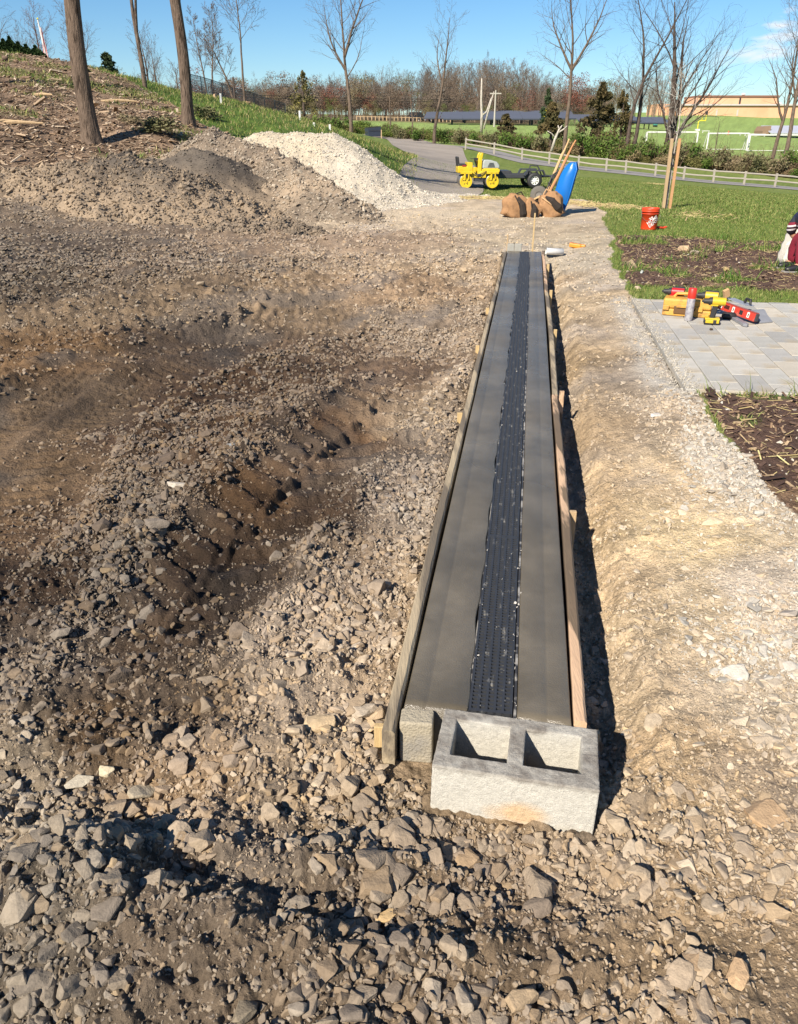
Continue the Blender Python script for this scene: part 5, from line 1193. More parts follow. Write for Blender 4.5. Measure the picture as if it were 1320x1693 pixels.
b = MB(); b.prism([(.14, .745), (.85, .745), (.86, .86), (.74, 1.0), (.50, 1.07), (.20, 1.09), (.15, .98)], -.36, .36, 'y'); hd = b.build('hood', M_hood, ro, bevel=.05, seg=3)
b = MB()
for i in range(4): b.box((.50, -.366, .82 + .045 * i), (.30 - .04 * i, .02, .022))
b.build('vent', M_dgrey, hd)
b = MB(); b.box((-.66, 0, .72), (.42, .74, .26)); b.box((.50, 0, .66), (.62, .74, .20)); b.box((-.30, -.30, .62), (.36, .10, .36)); b.build('side_panel', M_yel, ro, bevel=.02)
b = MB(); b.box((-.70, -.0, .88), (.36, .62, .10)); b.box((-.86, 0, 1.03), (.08, .58, .34), (0, R(-8), 0)); b.build('seat', M_blk, ro, bevel=.03); b = MB(); b.box((-.62, -.372, .86), (.16, .02, .06)); b.build('decal', M_dkred, ro)
b = MB(); b.prism([(-.06, .48), (.10, .48), (.12, 1.10), (.16, 1.30), (.08, 1.36), (.02, 1.28), (-.04, 1.0)], -.34, -.22, 'y'); b.prism([(-.06, .48), (.10, .48), (.12, 1.10), (.16, 1.30), (.08, 1.36), (.02, 1.28), (-.04, 1.0)], .22, .34, 'y'); b.box((.12, 0, 1.31), (.08, .66, .07)); b.build('handle_frame', M_yel, ro, bevel=.02)
b = MB(); b.box((0, -.2, .36), (.34, .3, .2)); b.box((.02, -.36, .50), (.16, .06, .12)); b.tube([(-.2, -.40, .62), (-.05, -.44, .50), (.15, -.44, .58), (.3, -.4, .66)], .014, 6); b.tube([(-.3, -.41, .58), (0, -.45, .44), (.26, -.41, .60)], .012, 6); b.build('hydraulics', M_dgrey, ro)
b = MB(); b.lathe([(.0, 0), (.16, 0), (.175, .012), (.16, .024), (0, .024)], 20, (-.16, 0, 1.10)); b.cyl((-.04, 0, .8), (-.15, 0, 1.1), .03); b.box((-.12, -.2, 1.10), (.16, .06, .1)); b.build('steering_wheel', M_blk, ro)

# ------------------------------------------------------------------ small black trailer
p = ground_point(866, 306, 36.6)
tr = thing('utility_trailer', 'low black utility trailer with white spoke wheel behind the roller', 'trailer', p + Vector((0, 0, .02)), R(2))
b = MB(); b.box((-.55, 0, .42), (1.9, 1.35, .08)); b.box((-.55, -.68, .47), (1.9, .05, .14)); b.box((-.55, .68, .47), (1.9, .05, .14)); b.box((.62, 0, .44), (.5, .08, .08)); b.prism([(-1.5, .45), (-.55, .45), (-.68, .68), (-1.36, .68)], -.6, .6, 'y'); b.build('bed', M_dgrey, tr, bevel=.01)
b = MB(); b.tube([(.35, -.4, .44), (1.05, 0, .44), (1.5, 0, .44)], .045, 8); b.tube([(.35, .4, .44), (1.05, 0, .44)], .045, 8); b.cyl((1.4, 0, .05), (1.4, 0, .75), .035); b.build('tongue', M_dgrey, tr)
b = MB(); b.tube([(.05, -.6, .48), (.12, -.6, .88), (.44, -.6, .86), (.52, -.6, .72)], .03, 6); b.tube([(.44, -.6, .86), (.62, -.6, .5)], .028, 6); b.build('rail', M_dgrey, tr)
for y, nm in ((-.80, 1), (.80, 2)):
    w = MB(); w.lathe([(.17, -.09), (.27, -.10), (.305, -.07), (.315, 0), (.305, .07), (.27, .10), (.17, .09)], 32, (.30, y, .31), 'y'); wh = w.build('tyre', M_blk, tr, smooth=True)
    w = MB(); w.lathe([(.185, -.07), (.185, .07)], 28, (.30, y, .31), 'y'); w.lathe([(0, -.05), (.055, -.06), (.06, -.02)], 16, (.30, y, .31), 'y')
    for a in range(8): w.box((.30 + .11 * math.cos(a * .785), y - .03, .31 + .11 * math.sin(a * .785)), (.14, .02, .055), (0, -a * .785, 0))
    w.lathe([(.15, -.075), (.20, -.085), (.20, -.065), (.15, -.055)], 28, (.30, y, .31), 'y'); w.build('rim', mat('white_rim', (.6, .6, .58), .4, .08, 8, 0), wh)
    w = MB(); w.prism([(-.16, .50), (-.04, .72), (.64, .72), (.76, .50), (.70, .50), (.61, .67), (0, .67), (-.10, .50)], y - .12, y + .12, 'y'); w.build('fender', M_dgrey, tr)

# ------------------------------------------------------------------ blue wheelbarrow tipped up on its nose
M_blue = mat('blue_plastic_tray', lc(24, 118, 206, KLIT), .32, .05, 5, .02, 12, spec=.6)
p = ground_point(922, 350, 17.9); wb = thing('wheelbarrow', 'blue wheelbarrow tipped up on its nose, wooden handles pointing at the sky', 'wheelbarrow', p, R(-14))
S_ = .00235
def wl(cx, cy, y=0): return Vector(((cx - 900) * S_, y, (590 - cy) * S_))
def tray():
    top = [(985, 165), (1036, 240), (1004, 420), (948, 577)]; 
    # rim on the far/right side, narrower floor on the left side
    V = []; F = []; rimL, rimR = [(1036, 178), (1036, 185)], None
    rim_line = [(1030, 166), (1044, 225), (1026, 300), (1006, 400), (984, 490), (952, 582)]; flo = [(972, 168), (940, 204), (906, 262), (884, 340), (866, 405), (938, 578)]
    wr = [.28, .32, .33, .33, .31, .22]; wf = [.22, .25, .25, .25, .24, .20]; n = 6; prof = []
    for i in range(n):
        r_, f_ = rim_line[i], flo[i]; ring = []
        for (px, w, yy) in ((r_, wr[i], -1), ((r_[0] * .35 + f_[0] * .65, r_[1] * .35 + f_[1] * .65), wr[i] * .35 + wf[i] * .65, -1), (f_, wf[i] * .8, -1), (f_, wf[i] * .8, 1), ((r_[0] * .35 + f_[0] * .65, r_[1] * .35 + f_[1] * .65), wr[i] * .35 + wf[i] * .65, 1), (r_, wr[i], 1)):
            ring.append(wl(px[0], px[1], yy * w))
        prof.append(ring)
    for ring in prof: V += ring
    for i in range(n - 1):
        for k in range(5): F.append((i * 6 + k, i * 6 + k + 1, (i + 1) * 6 + k + 1, (i + 1) * 6 + k))
    F += [(0, 5, 4, 1), (1, 4, 3, 2)]; e = (n - 1) * 6; F += [(e, e + 1, e + 4, e + 5), (e + 1, e + 2, e + 3, e + 4)]
    me = bpy.data.meshes.new('tray'); me.from_pydata([tuple(v) for v in V], [], F); me.materials.append(M_blue); me.shade_smooth(); o = link('tray', me, wb)
    bv = o.modifiers.new('bv', 'BEVEL'); bv.width = .03; bv.segments = 3; bv.limit_method = 'ANGLE'; bv.angle_limit = R(22); so2 = o.modifiers.new('th', 'SOLIDIFY'); so2.thickness = .008
    b = MB(); b.tube([ring[0] for ring in prof] + [prof[-1][5]] + [ring[5] for ring in reversed(prof)], .012, 6); b.build('tray_rim', M_blue, o)
tray()
M_handle = mat('pale_handle_wood', lc(226, 186, 132, KLIT), .6, .12, 3, .1, 20, stretch=(6, 6, 1)); M_handle2 = mat('orange_handle_wood', lc(206, 146, 96, KLIT), .6, .12, 3, .1, 20, stretch=(6, 6, 1))
def handle(pts, y, m):
    b = MB(); q = [wl(a, c, y) for a, c in pts]; r = [.030, .032, .032, .030, .020, .017, .017][:len(q)]; b.tube(q, r, 8); b.build('handle', m, wb)
handle([(700, 490), (790, 400), (850, 235), (896, 110), (915, 70), (930, 30), (948, -20)], .17, M_handle); handle([(760, 470), (820, 410), (890, 265), (950, 120), (972, 70), (985, 40), (1012, -10)], -.20, M_handle2)
b = MB(); b.lathe([(.07, -.045), (.14, -.05), (.178, -.03), (.185, 0), (.178, .03), (.14, .05), (.07, .045)], 28, wl(722, 440, 0), 'y'); wh = b.build('tyre', mat('dusty_tyre', lc(112, 108, 100, KLIT), .9, .15, 10, .2, 30), wb, smooth=True)
b = MB(); b.lathe([(.0, -.03), (.08, -.03), (.08, .03), (0, .03)], 18, wl(722, 440, 0), 'y'); b.build('rim', M_steel, wh)
b = MB(); b.tube([wl(790, 405, -.17), wl(832, 270, -.1), wl(880, 235, -.1)], .014, 6); b.tube([wl(790, 405, .17), wl(832, 270, .1), wl(880, 235, .1)], .014, 6); b.box(wl(842, 285, 0), (.05, .36, .07), (0, R(25), 0)); b.tube([wl(800, 330, -.16), wl(860, 410, -.2), wl(875, 405, -.2)], .012, 6); b.build('leg', M_blk, wb)
b = MB(); b.box(wl(700, 465, .0), (.20, .30, .03), (0, R(-28), 0)); b.build('wheel_guard', M_handle, wb)

# ------------------------------------------------------------------ three slumped tool bags
M_bag = mat('brown_canvas', lc(170, 130, 90, KLIT), .9, .22, 9, .5, 30, col2=lc(112, 84, 58, KLIT), c2scale=5, c2lo=.5, c2hi=.7); M_bagd = mat('dark_bag_inside', (.02, .014, .01), .9, .2, 10, .3, 30); M_bagt = mat('tan_canvas_flap', lc(208, 170, 126, KLIT), .9, .18, 9, .4, 30)
def bag(label, u, v, W, H, Dp, tilt, rz, seed, flap=False):
    p = ground_point(u, v, 17.3); t = thing('tool_bag', label, 'tool bag', p, rz, 'slumped brown tool bags'); rs = np.random.RandomState(seed)
    bm = bmesh.new(); bmesh.ops.create_cube(bm, size=1); bmesh.ops.subdivide_edges(bm, edges=bm.edges, cuts=9, use_grid_fill=True)
    for q in bm.verts:
        c = q.co.copy(); n_ = c.normalized() * .62; c = c.lerp(n_, .38); w = 1 + .10 * math.sin(c.z * 9 + seed) + .07 * math.sin(c.x * 13 + c.y * 7 + seed); sag = 1 + .22 * (0.5 - c.z) * (1 - abs(c.x))
        fold = .026 * math.sin(c.x * 12 + c.z * 7 + seed * 2) + .010 * math.sin(c.z * 23 + c.y * 9)
        q.co = Vector((c.x * W * w * sag, c.y * Dp * sag + fold * Dp * 1.5, c.z * H * w + fold * H))
        if q.co.z > H * .25: q.co.y *= .75
    me = bpy.data.meshes.new('bag_body'); bm.to_mesh(me); bm.free(); me.materials.append(M_bag); me.shade_smooth()
    o = link('bag_body', me, t, (0, 0, H * .46), (0, tilt, 0))
    b = MB(); b.tube([(-W * .12, -Dp * .36, H * .40), (W * .12, -Dp * .50, H * .15), (W * .32, -Dp * .50, -H * .2), (W * .40, -Dp * .44, -H * .44)], [.02, .075, .085, .03], 8); b.build('opening', M_bagd, o)
    b = MB(); b.tube([(-W * .3, -Dp * .4, H * .42), (-W * .1, -Dp * .62, H * .2), (W * .16, -Dp * .62, -H * .1), (W * .24, -Dp * .5, -H * .4)], .014, 6); b.tube([(-W * .2, -.02, H * .5), (0, -.03, H * .66), (W * .2, -.02, H * .5)], .014, 6); b.build('strap', M_bagt if flap else M_bagd, o)
    return t
bag('leftmost brown canvas tool bag lying open on its side', 852, 357, .46, .44, .34, R(18), R(10), 1); bag('small dark-mouthed brown tool bag slumped between the other two', 879, 356, .36, .30, .3, R(34), R(-12), 4); bag('brown tool bag with tan flap, nearest the blue tray', 909, 357, .42, .48, .34, R(-20), R(-8), 7, True)
q = ground_point(836, 350, 17.5); b = MB(); b.tube([(0, 0, .05), (.02, 0, .17), (.10, 0, .23), (.15, .02, .14)], .045, 8); o = b.build('strap_coil', M_yel, None, loc=q, smooth=True); tag(o, 'yellow strap coil poking out left of the tool bags', 'strap')

# ------------------------------------------------------------------ orange bucket
M_bucket = mat('orange_red_bucket', lc(232, 74, 36, KLIT), .42, .04, 6, .03, 20); M_white = mat('white_print', (.72, .70, .66), .6, .05, 8, 0)
p = ground_point(1072, 381, 14.8); bk_ = thing('bucket', 'orange-red plastic bucket with white diagonal lettering at the lawn edge', 'bucket', p)
b = MB(); b.lathe([(0, .005), (.132, .0), (.137, .02), (.147, .30), (.153, .30), (.156, .315), (.150, .33), (.157, .345), (.152, .365), (.145, .365), (.143, .34), (.13, .03), (0, .03)], 40); b.build('bucket_body', M_bucket, bk_, smooth=True)
b = MB(); b.lathe([(.151, .262), (.157, .268), (.157, .276), (.151, .280)], 40); b.lathe([(.151, .30), (.158, .305), (.158, .312), (.151, .316)], 40); b.build('rib', M_bucket, bk_, smooth=True)
b = MB(); b.tube([(-.158, 0, .31), (-.165, -.06, .22), (-.12, -.145, .17), (0, -.175, .15), (.12, -.145, .17), (.165, -.06, .22), (.158, 0, .31)], .003, 6); b.build('wire_handle', M_steel, bk_)
def wrap_text(lines, parent, R0, ang0, zc, size, rot, m):
    Vs, Fs = [], []
    for k, (tx, dy, sc) in enumerate(lines):
        cu = bpy.data.curves.new('txt', 'FONT'); cu.body = tx; cu.size = size * sc; cu.align_x = 'CENTER'; cu.align_y = 'CENTER'; cu.extrude = 0; cu.offset = .0012
        o = bpy.data.objects.new('txt', cu); COL.objects.link(o); dg = bpy.context.evaluated_depsgraph_get(); me = o.evaluated_get(dg).to_mesh()
        n = len(Vs)
        for v in me.vertices:
            x, y = v.co.x, v.co.y + dy; xr = x * math.cos(rot) - y * math.sin(rot); yr = x * math.sin(rot) + y * math.cos(rot)
            a = ang0 + xr / R0; rr = R0 + (yr + zc) * .032; Vs.append((rr * math.sin(a), -rr * math.cos(a), zc + yr))
        Fs += [tuple(i + n for i in p.vertices) for p in me.polygons]
        o.evaluated_get(dg).to_mesh_clear(); bpy.data.objects.remove(o); bpy.data.curves.remove(cu)
    me = bpy.data.meshes.new('lettering'); me.from_pydata(Vs, [], Fs); me.materials.append(m); return link('lettering', me, parent)
wrap_text([('THE', .062, .6), ('HOME', .02, 1.2), ('DEPOT', -.040, 1.1)], bk_, .1405, R(8), .155, .06, R(38), M_white)
b = MB(); b.box((0, 0, .03), (.16, .09, .03), (0, R(6), R(14))); b.box((.09, .01, .04), (.05, .05, .02)); o = b.build('hand_trowel', M_bucket, None, bevel=.008, loc=ground_point(1092, 380, 14.9)); tag(o, 'small red flat tool lying in the grass right of the orange bucket', 'tool')

# ------------------------------------------------------------------ staked young birch
p = ground_point(1101, 346, 19.4)
for k, (lab, du, top, m, w) in enumerate((('pale square tree stake left of the young birch stem', -.06, (1113, 243), M_pine_dull, .035), ('warm tan tree stake right of the young birch stem', .07, (1119, 240), mat('tan_stake', lc(206, 158, 110, KLIT), .7, .15, 3, .2, 20), .032))):
    b = MB(); b.box((0, 0, .72), (w * 1.8, w * 1.8, 1.5)); o = b.build('tree_stake', m, None, bevel=.004, loc=(p.x + du, p.y - .05 * k, p.z), rot=(0, R(-.5 + k), 0)); tag(o, lab, 'stake', 'stakes of the young birch')
tm, cm, _ = tree_meshes(77, 2.7, .035, PP(kids=[11, 5, 3, 2], start=[.42, .2, .2, .2], rmin=.004, ang=[36, 40, 40, 40]), 3)
t = thing('young_tree', 'young white-barked birch tied between two wooden stakes on the lawn', 'tree', (p.x + .02, p.y + .08, p.z - .03)); link('trunk', mesh_np('trunk', tm[0], tm[1], [M_birch], True), t); link('crown', mesh_np('crown', cm[0], cm[1], [M_birch], False), t)
b = MB()
for h_ in (1.18, .95): b.box((0, -.03, h_), (.20, .14, .035), (R(8), R(6), 0))
b.build('tie', M_blk, t)

# ------------------------------------------------------------------ tools on the patio
PZ = .102
M_tbox = mat('worn_yellow_case', lc(222, 168, 74, KLIT), .6, .16, 9, .1, 20, col2=lc(160, 118, 66, KLIT), c2scale=14, c2lo=.52, c2hi=.7)
def pat(u, v, z=PZ): q = gat(u, v, z); return Vector((q.x, q.y, z))
a_, c_ = pat(1094, 521), pat(1174, 527); mid_ = (a_ + c_) / 2; L_ = (c_ - a_).length; rz_ = math.atan2(c_.y - a_.y, c_.x - a_.x)
tb = thing('tool_case', 'yellow hard plastic tool case lying on the pavers under the drills', 'tool case', (mid_.x, mid_.y, PZ), rz_)
b = MB(); b.box((0, .10, .030), (L_, .20, .06)); b.build('case_bottom', M_tbox, tb, bevel=.012, seg=3)
b = MB(); b.box((0, .10, .105), (L_, .20, .085)); b.build('lid', M_tbox, tb, bevel=.018, seg=3)
b = MB(); b.box((-.03, -.004, .055), (.15, .012, .065)); b.build('handle_recess_shade', mat('brown_recess_shade', lc(110, 76, 36, KLIT), .6, .1, 8, 0), tb, bevel=.004)  # raised brown box, its colour stands in for the shade of a recess
b = MB(); b.box((-.02, -.014, .088), (.13, .018, .022)); b.box((.10, -.008, .07), (.06, .02, .04)); b.box((-.17, -.008, .07), (.05, .02, .04)); b.build('latch', M_tbox, tb, bevel=.004)
b = MB(); b.tube([(-.12, .1, .147), (-.10, .1, .175), (.02, .1, .18), (.10, .1, .175), (.12, .1, .147)], .013, 8); b.build('carry_handle', M_tbox, tb)
b = MB(); b.box((0, .1, .003), (L_ - .03, .19, .006)); b.build('foot_rim', M_dgrey, tb)
def drill(label, loc, rz, body, stand=True, roll=0):
    t = thing('cordless_drill', label, 'drill', loc, rz); mb_ = mat('drill_colour', body, .45, .06, 8, .03, 20)
    zb = .0 if stand else 0
    if stand:
        b = MB(); b.box((0, 0, .024), (.125, .075, .040)); q = b.build('battery', M_blk, t, bevel=.008); b = MB(); b.box((0, 0, .048), (.115, .078, .014)); b.box((-.02, -.038, .028), (.06, .006, .026)); b.box((.045, -.038, .03), (.02, .006, .03)); b.build('battery_cap', mb_, q, bevel=.004)
        b = MB(); b.box((.005, 0, .10), (.042, .036, .115), (0, R(8), 0)); b.build('grip', M_blk, t, bevel=.01); h = .185
    else: h = .03
    b = MB(); b.cyl((-.02, 0, h), (.085, 0, h), .034, .032, 18); b.box((.0, 0, h - .02), (.06, .05, .03)); b.build('motor_housing', mb_, t, bevel=.004)
    b = MB(); b.cyl((-.02, 0, h), (-.045, 0, h), .034, .030, 18); b.cyl((-.045, 0, h), (-.085, 0, h), .024, .020, 18); b.cyl((-.085, 0, h), (-.10, 0, h), .014, .008, 12); b.build('chuck', M_blk, t)
    if not stand:
        b = MB(); b.box((.03, .05, .028), (.04, .12, .036)); b.box((.03, .12, .028), (.11, .05, .05)); b.build('grip', M_blk, t, bevel=.008)
    return t
drill('yellow and black cordless drill standing upright on its battery in front of the case', pat(1176, 536), rz_ + .1, lc(222, 186, 40, KLIT))
drill('second yellow cordless drill lying on top of the case lid, chuck to the left', Vector((c_.x - .02, c_.y + .08, PZ + .148)), rz_, lc(222, 186, 50, KLIT), False)
drill('red cordless driver lying on the left end of the case lid', Vector((a_.x + .12, a_.y + .12, PZ + .148)), rz_, lc(206, 30, 40, KLIT), False)
q = pat(1138, 530); t = thing('spray_can', 'white marking paint can with red cap standing before the yellow case', 'spray can', q)
b = MB(); b.lathe([(0, 0), (.031, .0), (.033, .006), (.033, .195), (.028, .207), (0, .207)], 28); b.build('can_body', mat('white_grey_can', lc(186, 184, 184, KLIT), .45, .14, 30, .03, 30, col2=lc(140, 136, 146, KLIT), c2scale=30, c2lo=.45, c2hi=.6), t, smooth=True)
b = MB(); b.lathe([(.0335, .185), (.0345, .19), (.0345, .262), (.030, .268), (0, .268)], 28); b.build('cap', mat('red_cap', lc(232, 56, 40, KLIT), .4, .05, 8, 0), t, smooth=True)
# spirit level lying across the pile of finishing tools
lv = thing('spirit_level', 'red box spirit level with white vial windows leaning on the finishing tools', 'spirit level', pat(1186, 519) + Vector((0, 0, .085)), 0)
d_ = (pat(1262, 545) + Vector((0, 0, .06)) - (pat(1186, 519) + Vector((0, 0, .085)))); Lv = .46; lv.rotation_euler = (R(-8), R(3.5), math.atan2(d_.y, d_.x) + .12)
M_red = mat('red_level_paint', lc(206, 66, 52, KLIT), .55, .12, 12, .02, 20, col2=lc(186, 120, 104, KLIT), c2scale=22, c2lo=.56, c2hi=.7)
b = MB(); b.box((Lv / 2, 0, 0), (Lv, .028, .064)); b.build('level_body', M_red, lv, bevel=.003)
b = MB(); b.box((Lv / 2, 0, .0335), (Lv, .034, .005)); b.box((Lv / 2, 0, -.0335), (Lv, .034, .005)); b.build('rail_edge', mat('worn_red_edge', lc(170, 80, 70, KLIT), .5, .1, 8, 0), lv)
for x_ in (.05, .20, .38):
    b = MB(); b.box((x_, -.0155, 0), (.026, .004, .044)); f = b.build('vial_frame', M_white, lv, bevel=.002); b = MB(); b.box((x_ + .004, -.0185, 0), (.010, .003, .026)); b.build('vial', mat('dark_vial', (.05, .05, .03), .2, .1, 8, 0), f)
b = MB(); b.box((.12, -.0155, .002), (.06, .003, .030)); b.build('decal', mat('dark_print', (.06, .012, .012), .5, .1, 40, 0), lv); b = MB(); b.box((.295, -.0155, .0), (.036, .003, .034)); b.build('hand_hole', M_blk, lv)
b = MB(); b.box((Lv + .006, 0, 0), (.014, .030, .060)); b.build('end_cap', M_dgrey, lv, bevel=.002)
M_alu = mat('dull_aluminium', lc(150, 152, 158, KLIT), .45, .14, 14, .08, 40, metal=.15); M_gbl = mat('blue_grey_steel', lc(156, 160, 170, KLIT), .5, .12, 10, .05, 30)
fl = thing('finishing_trowel', 'blue-grey steel concrete trowel blade lying on top, behind the red level', 'trowel', pat(1213, 514) + Vector((0, 0, .082)), math.atan2(d_.y, d_.x) + .12); fl.rotation_euler = (R(-6), R(5), fl.rotation_euler[2])
b = MB(); b.box((0, .05, 0), (.26, .115, .006)); b.build('blade', M_gbl, fl, bevel=.003); b = MB(); b.tube([(.06, .05, .01), (.07, .05, .045), (.12, .05, .045), (.13, .05, .01)], .012, 8); b.build('handle', M_blk, fl)
sc_ = thing('screed_channel', 'curved grey aluminium float section under the right end of the red level', 'float', pat(1250, 530) + Vector((0, 0, .0)), math.atan2(d_.y, d_.x) + .1)
b = MB(); b.prism([(-.05, .006), (.0, .0), (.11, .0), (.11, .012), (.04, .05), (.0, .085), (-.02, .088), (-.035, .07), (-.005, .04), (-.04, .018)], -.055, .075, 'y'); b.build('float_body', M_alu, sc_, bevel=.003)
fb = thing('metal_bar', 'flat grey metal straightedge poking out below the red level', 'straightedge', pat(1214, 529) + Vector((0, 0, .014)), math.atan2(pat(1252, 549).y - pat(1214, 527).y, pat(1252, 549).x - pat(1214, 527).x))
b = MB(); b.prism([(-.02, -.022), (.26, -.022), (.285, 0), (.26, .022), (-.02, .022)], -.012, .012, 'z'); b.build('bar', M_alu, fb, bevel=.003)
ed_ = thing('edger_tool', 'small black oval grip tool lying between drill battery and red level', 'hand tool', pat(1205, 528), R(-8)); b = MB(); b.tube([(-.06, 0, .03), (-.05, 0, .03), (.04, 0, .03), (.055, 0, .03)], [.012, .03, .030, .016], 12); b.build('grip', M_blk, ed_, smooth=True); b = MB(); b.box((-.08, .01, .012), (.07, .05, .006)); b.build('plate', M_alu, ed_)
cd = MB(); cd.box((0, 0, 0), (.05, .03, .07), (R(10), R(-24), .2)); o = cd.build('cardboard_scrap', mat('cardboard', lc(206, 166, 120, KLIT), .9, .1, 8, .1, 30), None, loc=pat(1198, 512) + Vector((0, .02, .14))); tag(o, 'tan cardboard scrap standing behind the drill on the tools', 'cardboard')
b = MB(); b.box((0, 0, .008), (.024, .016, .016), (0, .2, .3)); o = b.build('wood_chip', mat('dark_chip', (.05, .03, .02), .9, .2, 10, 0), None, bevel=.003, loc=pat(1176, 546)); tag(o, 'single dark wood chip lying on a paver in front of the drill', 'wood chip')

# ------------------------------------------------------------------ crouching person at the right edge, sack beside
def skin_body(name, joints, bones, m, parent, sub=2):
    me = bpy.data.meshes.new(name); ks = list(joints); me.from_pydata([joints[k][:3] for k in ks], [(ks.index(a), ks.index(b_)) for a, b_ in bones], []); o = link(name, me, parent)
    md = o.modifiers.new('skin', 'SKIN'); md.use_smooth_shade = True
    for i, k in enumerate(ks): me.skin_vertices[0].data[i].radius = (joints[k][3], joints[k][3] if len(joints[k]) < 5 else joints[k][4]); me.skin_vertices[0].data[i].use_root = (i == 0)
    sd = o.modifiers.new('sub', 'SUBSURF'); sd.levels = sub; sd.render_levels = sub; me.materials.append(m); return o
pp = ground_point(1283, 460, 9.45)
pe = thing('person', 'crouching person in navy striped jersey and maroon trousers, cut by the right edge', 'person', pp, 0)
M_skin = mat('skin', (.45, .24, .15), .6, .06, 8, .05, 60); M_trou = mat('maroon_cloth', lc(138, 26, 50, KLIT), .9, .12, 12, .4, 40); M_shoe = mat('black_shoe', (.012, .012, .014), .45, .2, 10, .1, 30); M_hair = mat('ginger_hair', lc(204, 134, 76, KLIT), .7, .25, 24, .6, 60)
def jersey_mat():
    m = mat('navy_jersey', lc(24, 34, 66, KLIT), .9, .1, 12, .4, 40); nt = m.node_tree; L = nt.links.new; b = nt.nodes['Principled BSDF']; src = b.inputs['Base Color'].links[0].from_socket
    tc = nt.nodes.new('ShaderNodeTexCoord'); sp = nt.nodes.new('ShaderNodeSeparateXYZ'); L(tc.outputs['Object'], sp.inputs[0])
    ad = nt.nodes.new('ShaderNodeMath'); ad.operation = 'MULTIPLY_ADD'; L(sp.outputs['X'], ad.inputs[0]); ad.inputs[1].default_value = -.25; L(sp.outputs['Z'], ad.inputs[2])
    ra = nt.nodes.new('ShaderNodeValToRGB'); ra.color_ramp.interpolation = 'CONSTANT'; L(ad.outputs[0], ra.inputs[0]); e = ra.color_ramp.elements
    st_ = [(0, (*lc(30, 14, 34, KLIT), 1)), (.385, (*lc(232, 226, 226, KLIT), 1)), (.403, (*lc(60, 16, 34, KLIT), 1)), (.428, (*lc(236, 230, 230, KLIT), 1)), (.446, (*lc(140, 40, 62, KLIT), 1)), (.478, (*lc(40, 46, 60, KLIT), 1)), (.535, (*lc(26, 36, 74, KLIT), 1))]
    e[0].position = 0; e[0].color = st_[0][1]; e[1].position = st_[1][0]; e[1].color = st_[1][1]
    for q in st_[2:]: k = e.new(q[0]); k.color = q[1]
    vm = nt.nodes.new('ShaderNodeMix'); vm.data_type = 'RGBA'; vm.blend_type = 'MIX'; vm.inputs['Factor'].default_value = 1; L(src, vm.inputs['A']); L(ra.outputs[0], vm.inputs['B']); L(vm.outputs['Result'], b.inputs['Base Color']); return m
M_jer = jersey_mat()
# body: pelvis low over the heels, knees forward (to the left), back bent, head bowed
J = dict(pel=(0.410, .05, .30, .12), sp=(0.370, .05, .42, .12), ch=(0.310, .04, .54, .12), nk=(0.240, -.02, .61, .055), hd0=(0.210, -.05, .62, .06), hd1=(0.165, -.08, .63, .085), hd2=(0.150, -.09, .57, .06),
         kl=(.20, -.06, .35, .062), al=(.22, -.10, .09, .04), fl=(.11, -.10, .04, .035), kr=(.23, .18, .35, .062), ar=(.26, .20, .09, .04), fr=(.15, .20, .04, .035),
         sl=(0.230, -.14, .57, .06), el=(0.150, -.22, .44, .045), wl=(0.220, -.25, .38, .032), hl=(0.260, -.25, .35, .03), sr=(0.230, .2, .57, .06), er=(0.170, .26, .44, .045), wr=(0.230, .26, .36, .032), hr=(0.260, .26, .33, .03))
skin_body('body', J, [('pel', 'sp'), ('sp', 'ch'), ('ch', 'nk'), ('nk', 'hd0'), ('hd0', 'hd1'), ('hd1', 'hd2'), ('pel', 'kl'), ('kl', 'al'), ('al', 'fl'), ('pel', 'kr'), ('kr', 'ar'), ('ar', 'fr'), ('ch', 'sl'), ('sl', 'el'), ('el', 'wl'), ('wl', 'hl'), ('ch', 'sr'), ('sr', 'er'), ('er', 'wr'), ('wr', 'hr')], M_skin, pe)
JT = dict(pel=(0.410, .05, .29, .165), kl=(.20, -.06, .33, .085), al=(.22, -.10, .055, .072), kr=(.23, .18, .33, .085), ar=(.26, .20, .055, .072)); skin_body('trousers', JT, [('pel', 'kl'), ('kl', 'al'), ('pel', 'kr'), ('kr', 'ar')], M_trou, pe)
JJ = dict(ch=(0.310, .05, .54, .165), sp=(0.370, .05, .40, .17), nk=(0.260, .0, .60, .09), sl=(0.200, -.14, .59, .11), el=(0.145, -.21, .47, .095), wl=(0.200, -.24, .40, .06), sr=(0.230, .2, .56, .09), er=(0.170, .26, .44, .07), wr=(0.220, .26, .38, .05)); skin_body('jersey', JJ, [('ch', 'sp'), ('ch', 'nk'), ('ch', 'sl'), ('sl', 'el'), ('el', 'wl'), ('ch', 'sr'), ('sr', 'er'), ('er', 'wr')], M_jer, pe)
for (ax, ay) in ((.20, -.10), (.25, .20)):
    JS = dict(h=(ax + .05, ay, .05, .045), m=(ax - .03, ay, .052, .05), t=(ax - .13, ay - .01, .035, .038), e=(ax - .17, ay - .01, .03, .028)); skin_body('shoe', JS, [('h', 'm'), ('m', 't'), ('t', 'e')], M_shoe, pe); b = MB(); b.box((ax - .05, ay, .010), (.27, .085, .018)); b.build('sole', mat('pale_sole', lc(150, 146, 140, KLIT), .8, .1, 8, 0), pe, bevel=.006)
JH = dict(a=(.23, -.05, .65, .085), b=(.19, -.08, .68, .09), c=(.15, -.10, .66, .07)); skin_body('hair', JH, [('a', 'b'), ('b', 'c')], M_hair, pe)
b = MB(); b.tube([(.095, -.11, .62), (.075, -.12, .60), (.095, -.11, .59)], [.012, .016, .01], 8); b.build('nose', M_skin, pe, smooth=True)
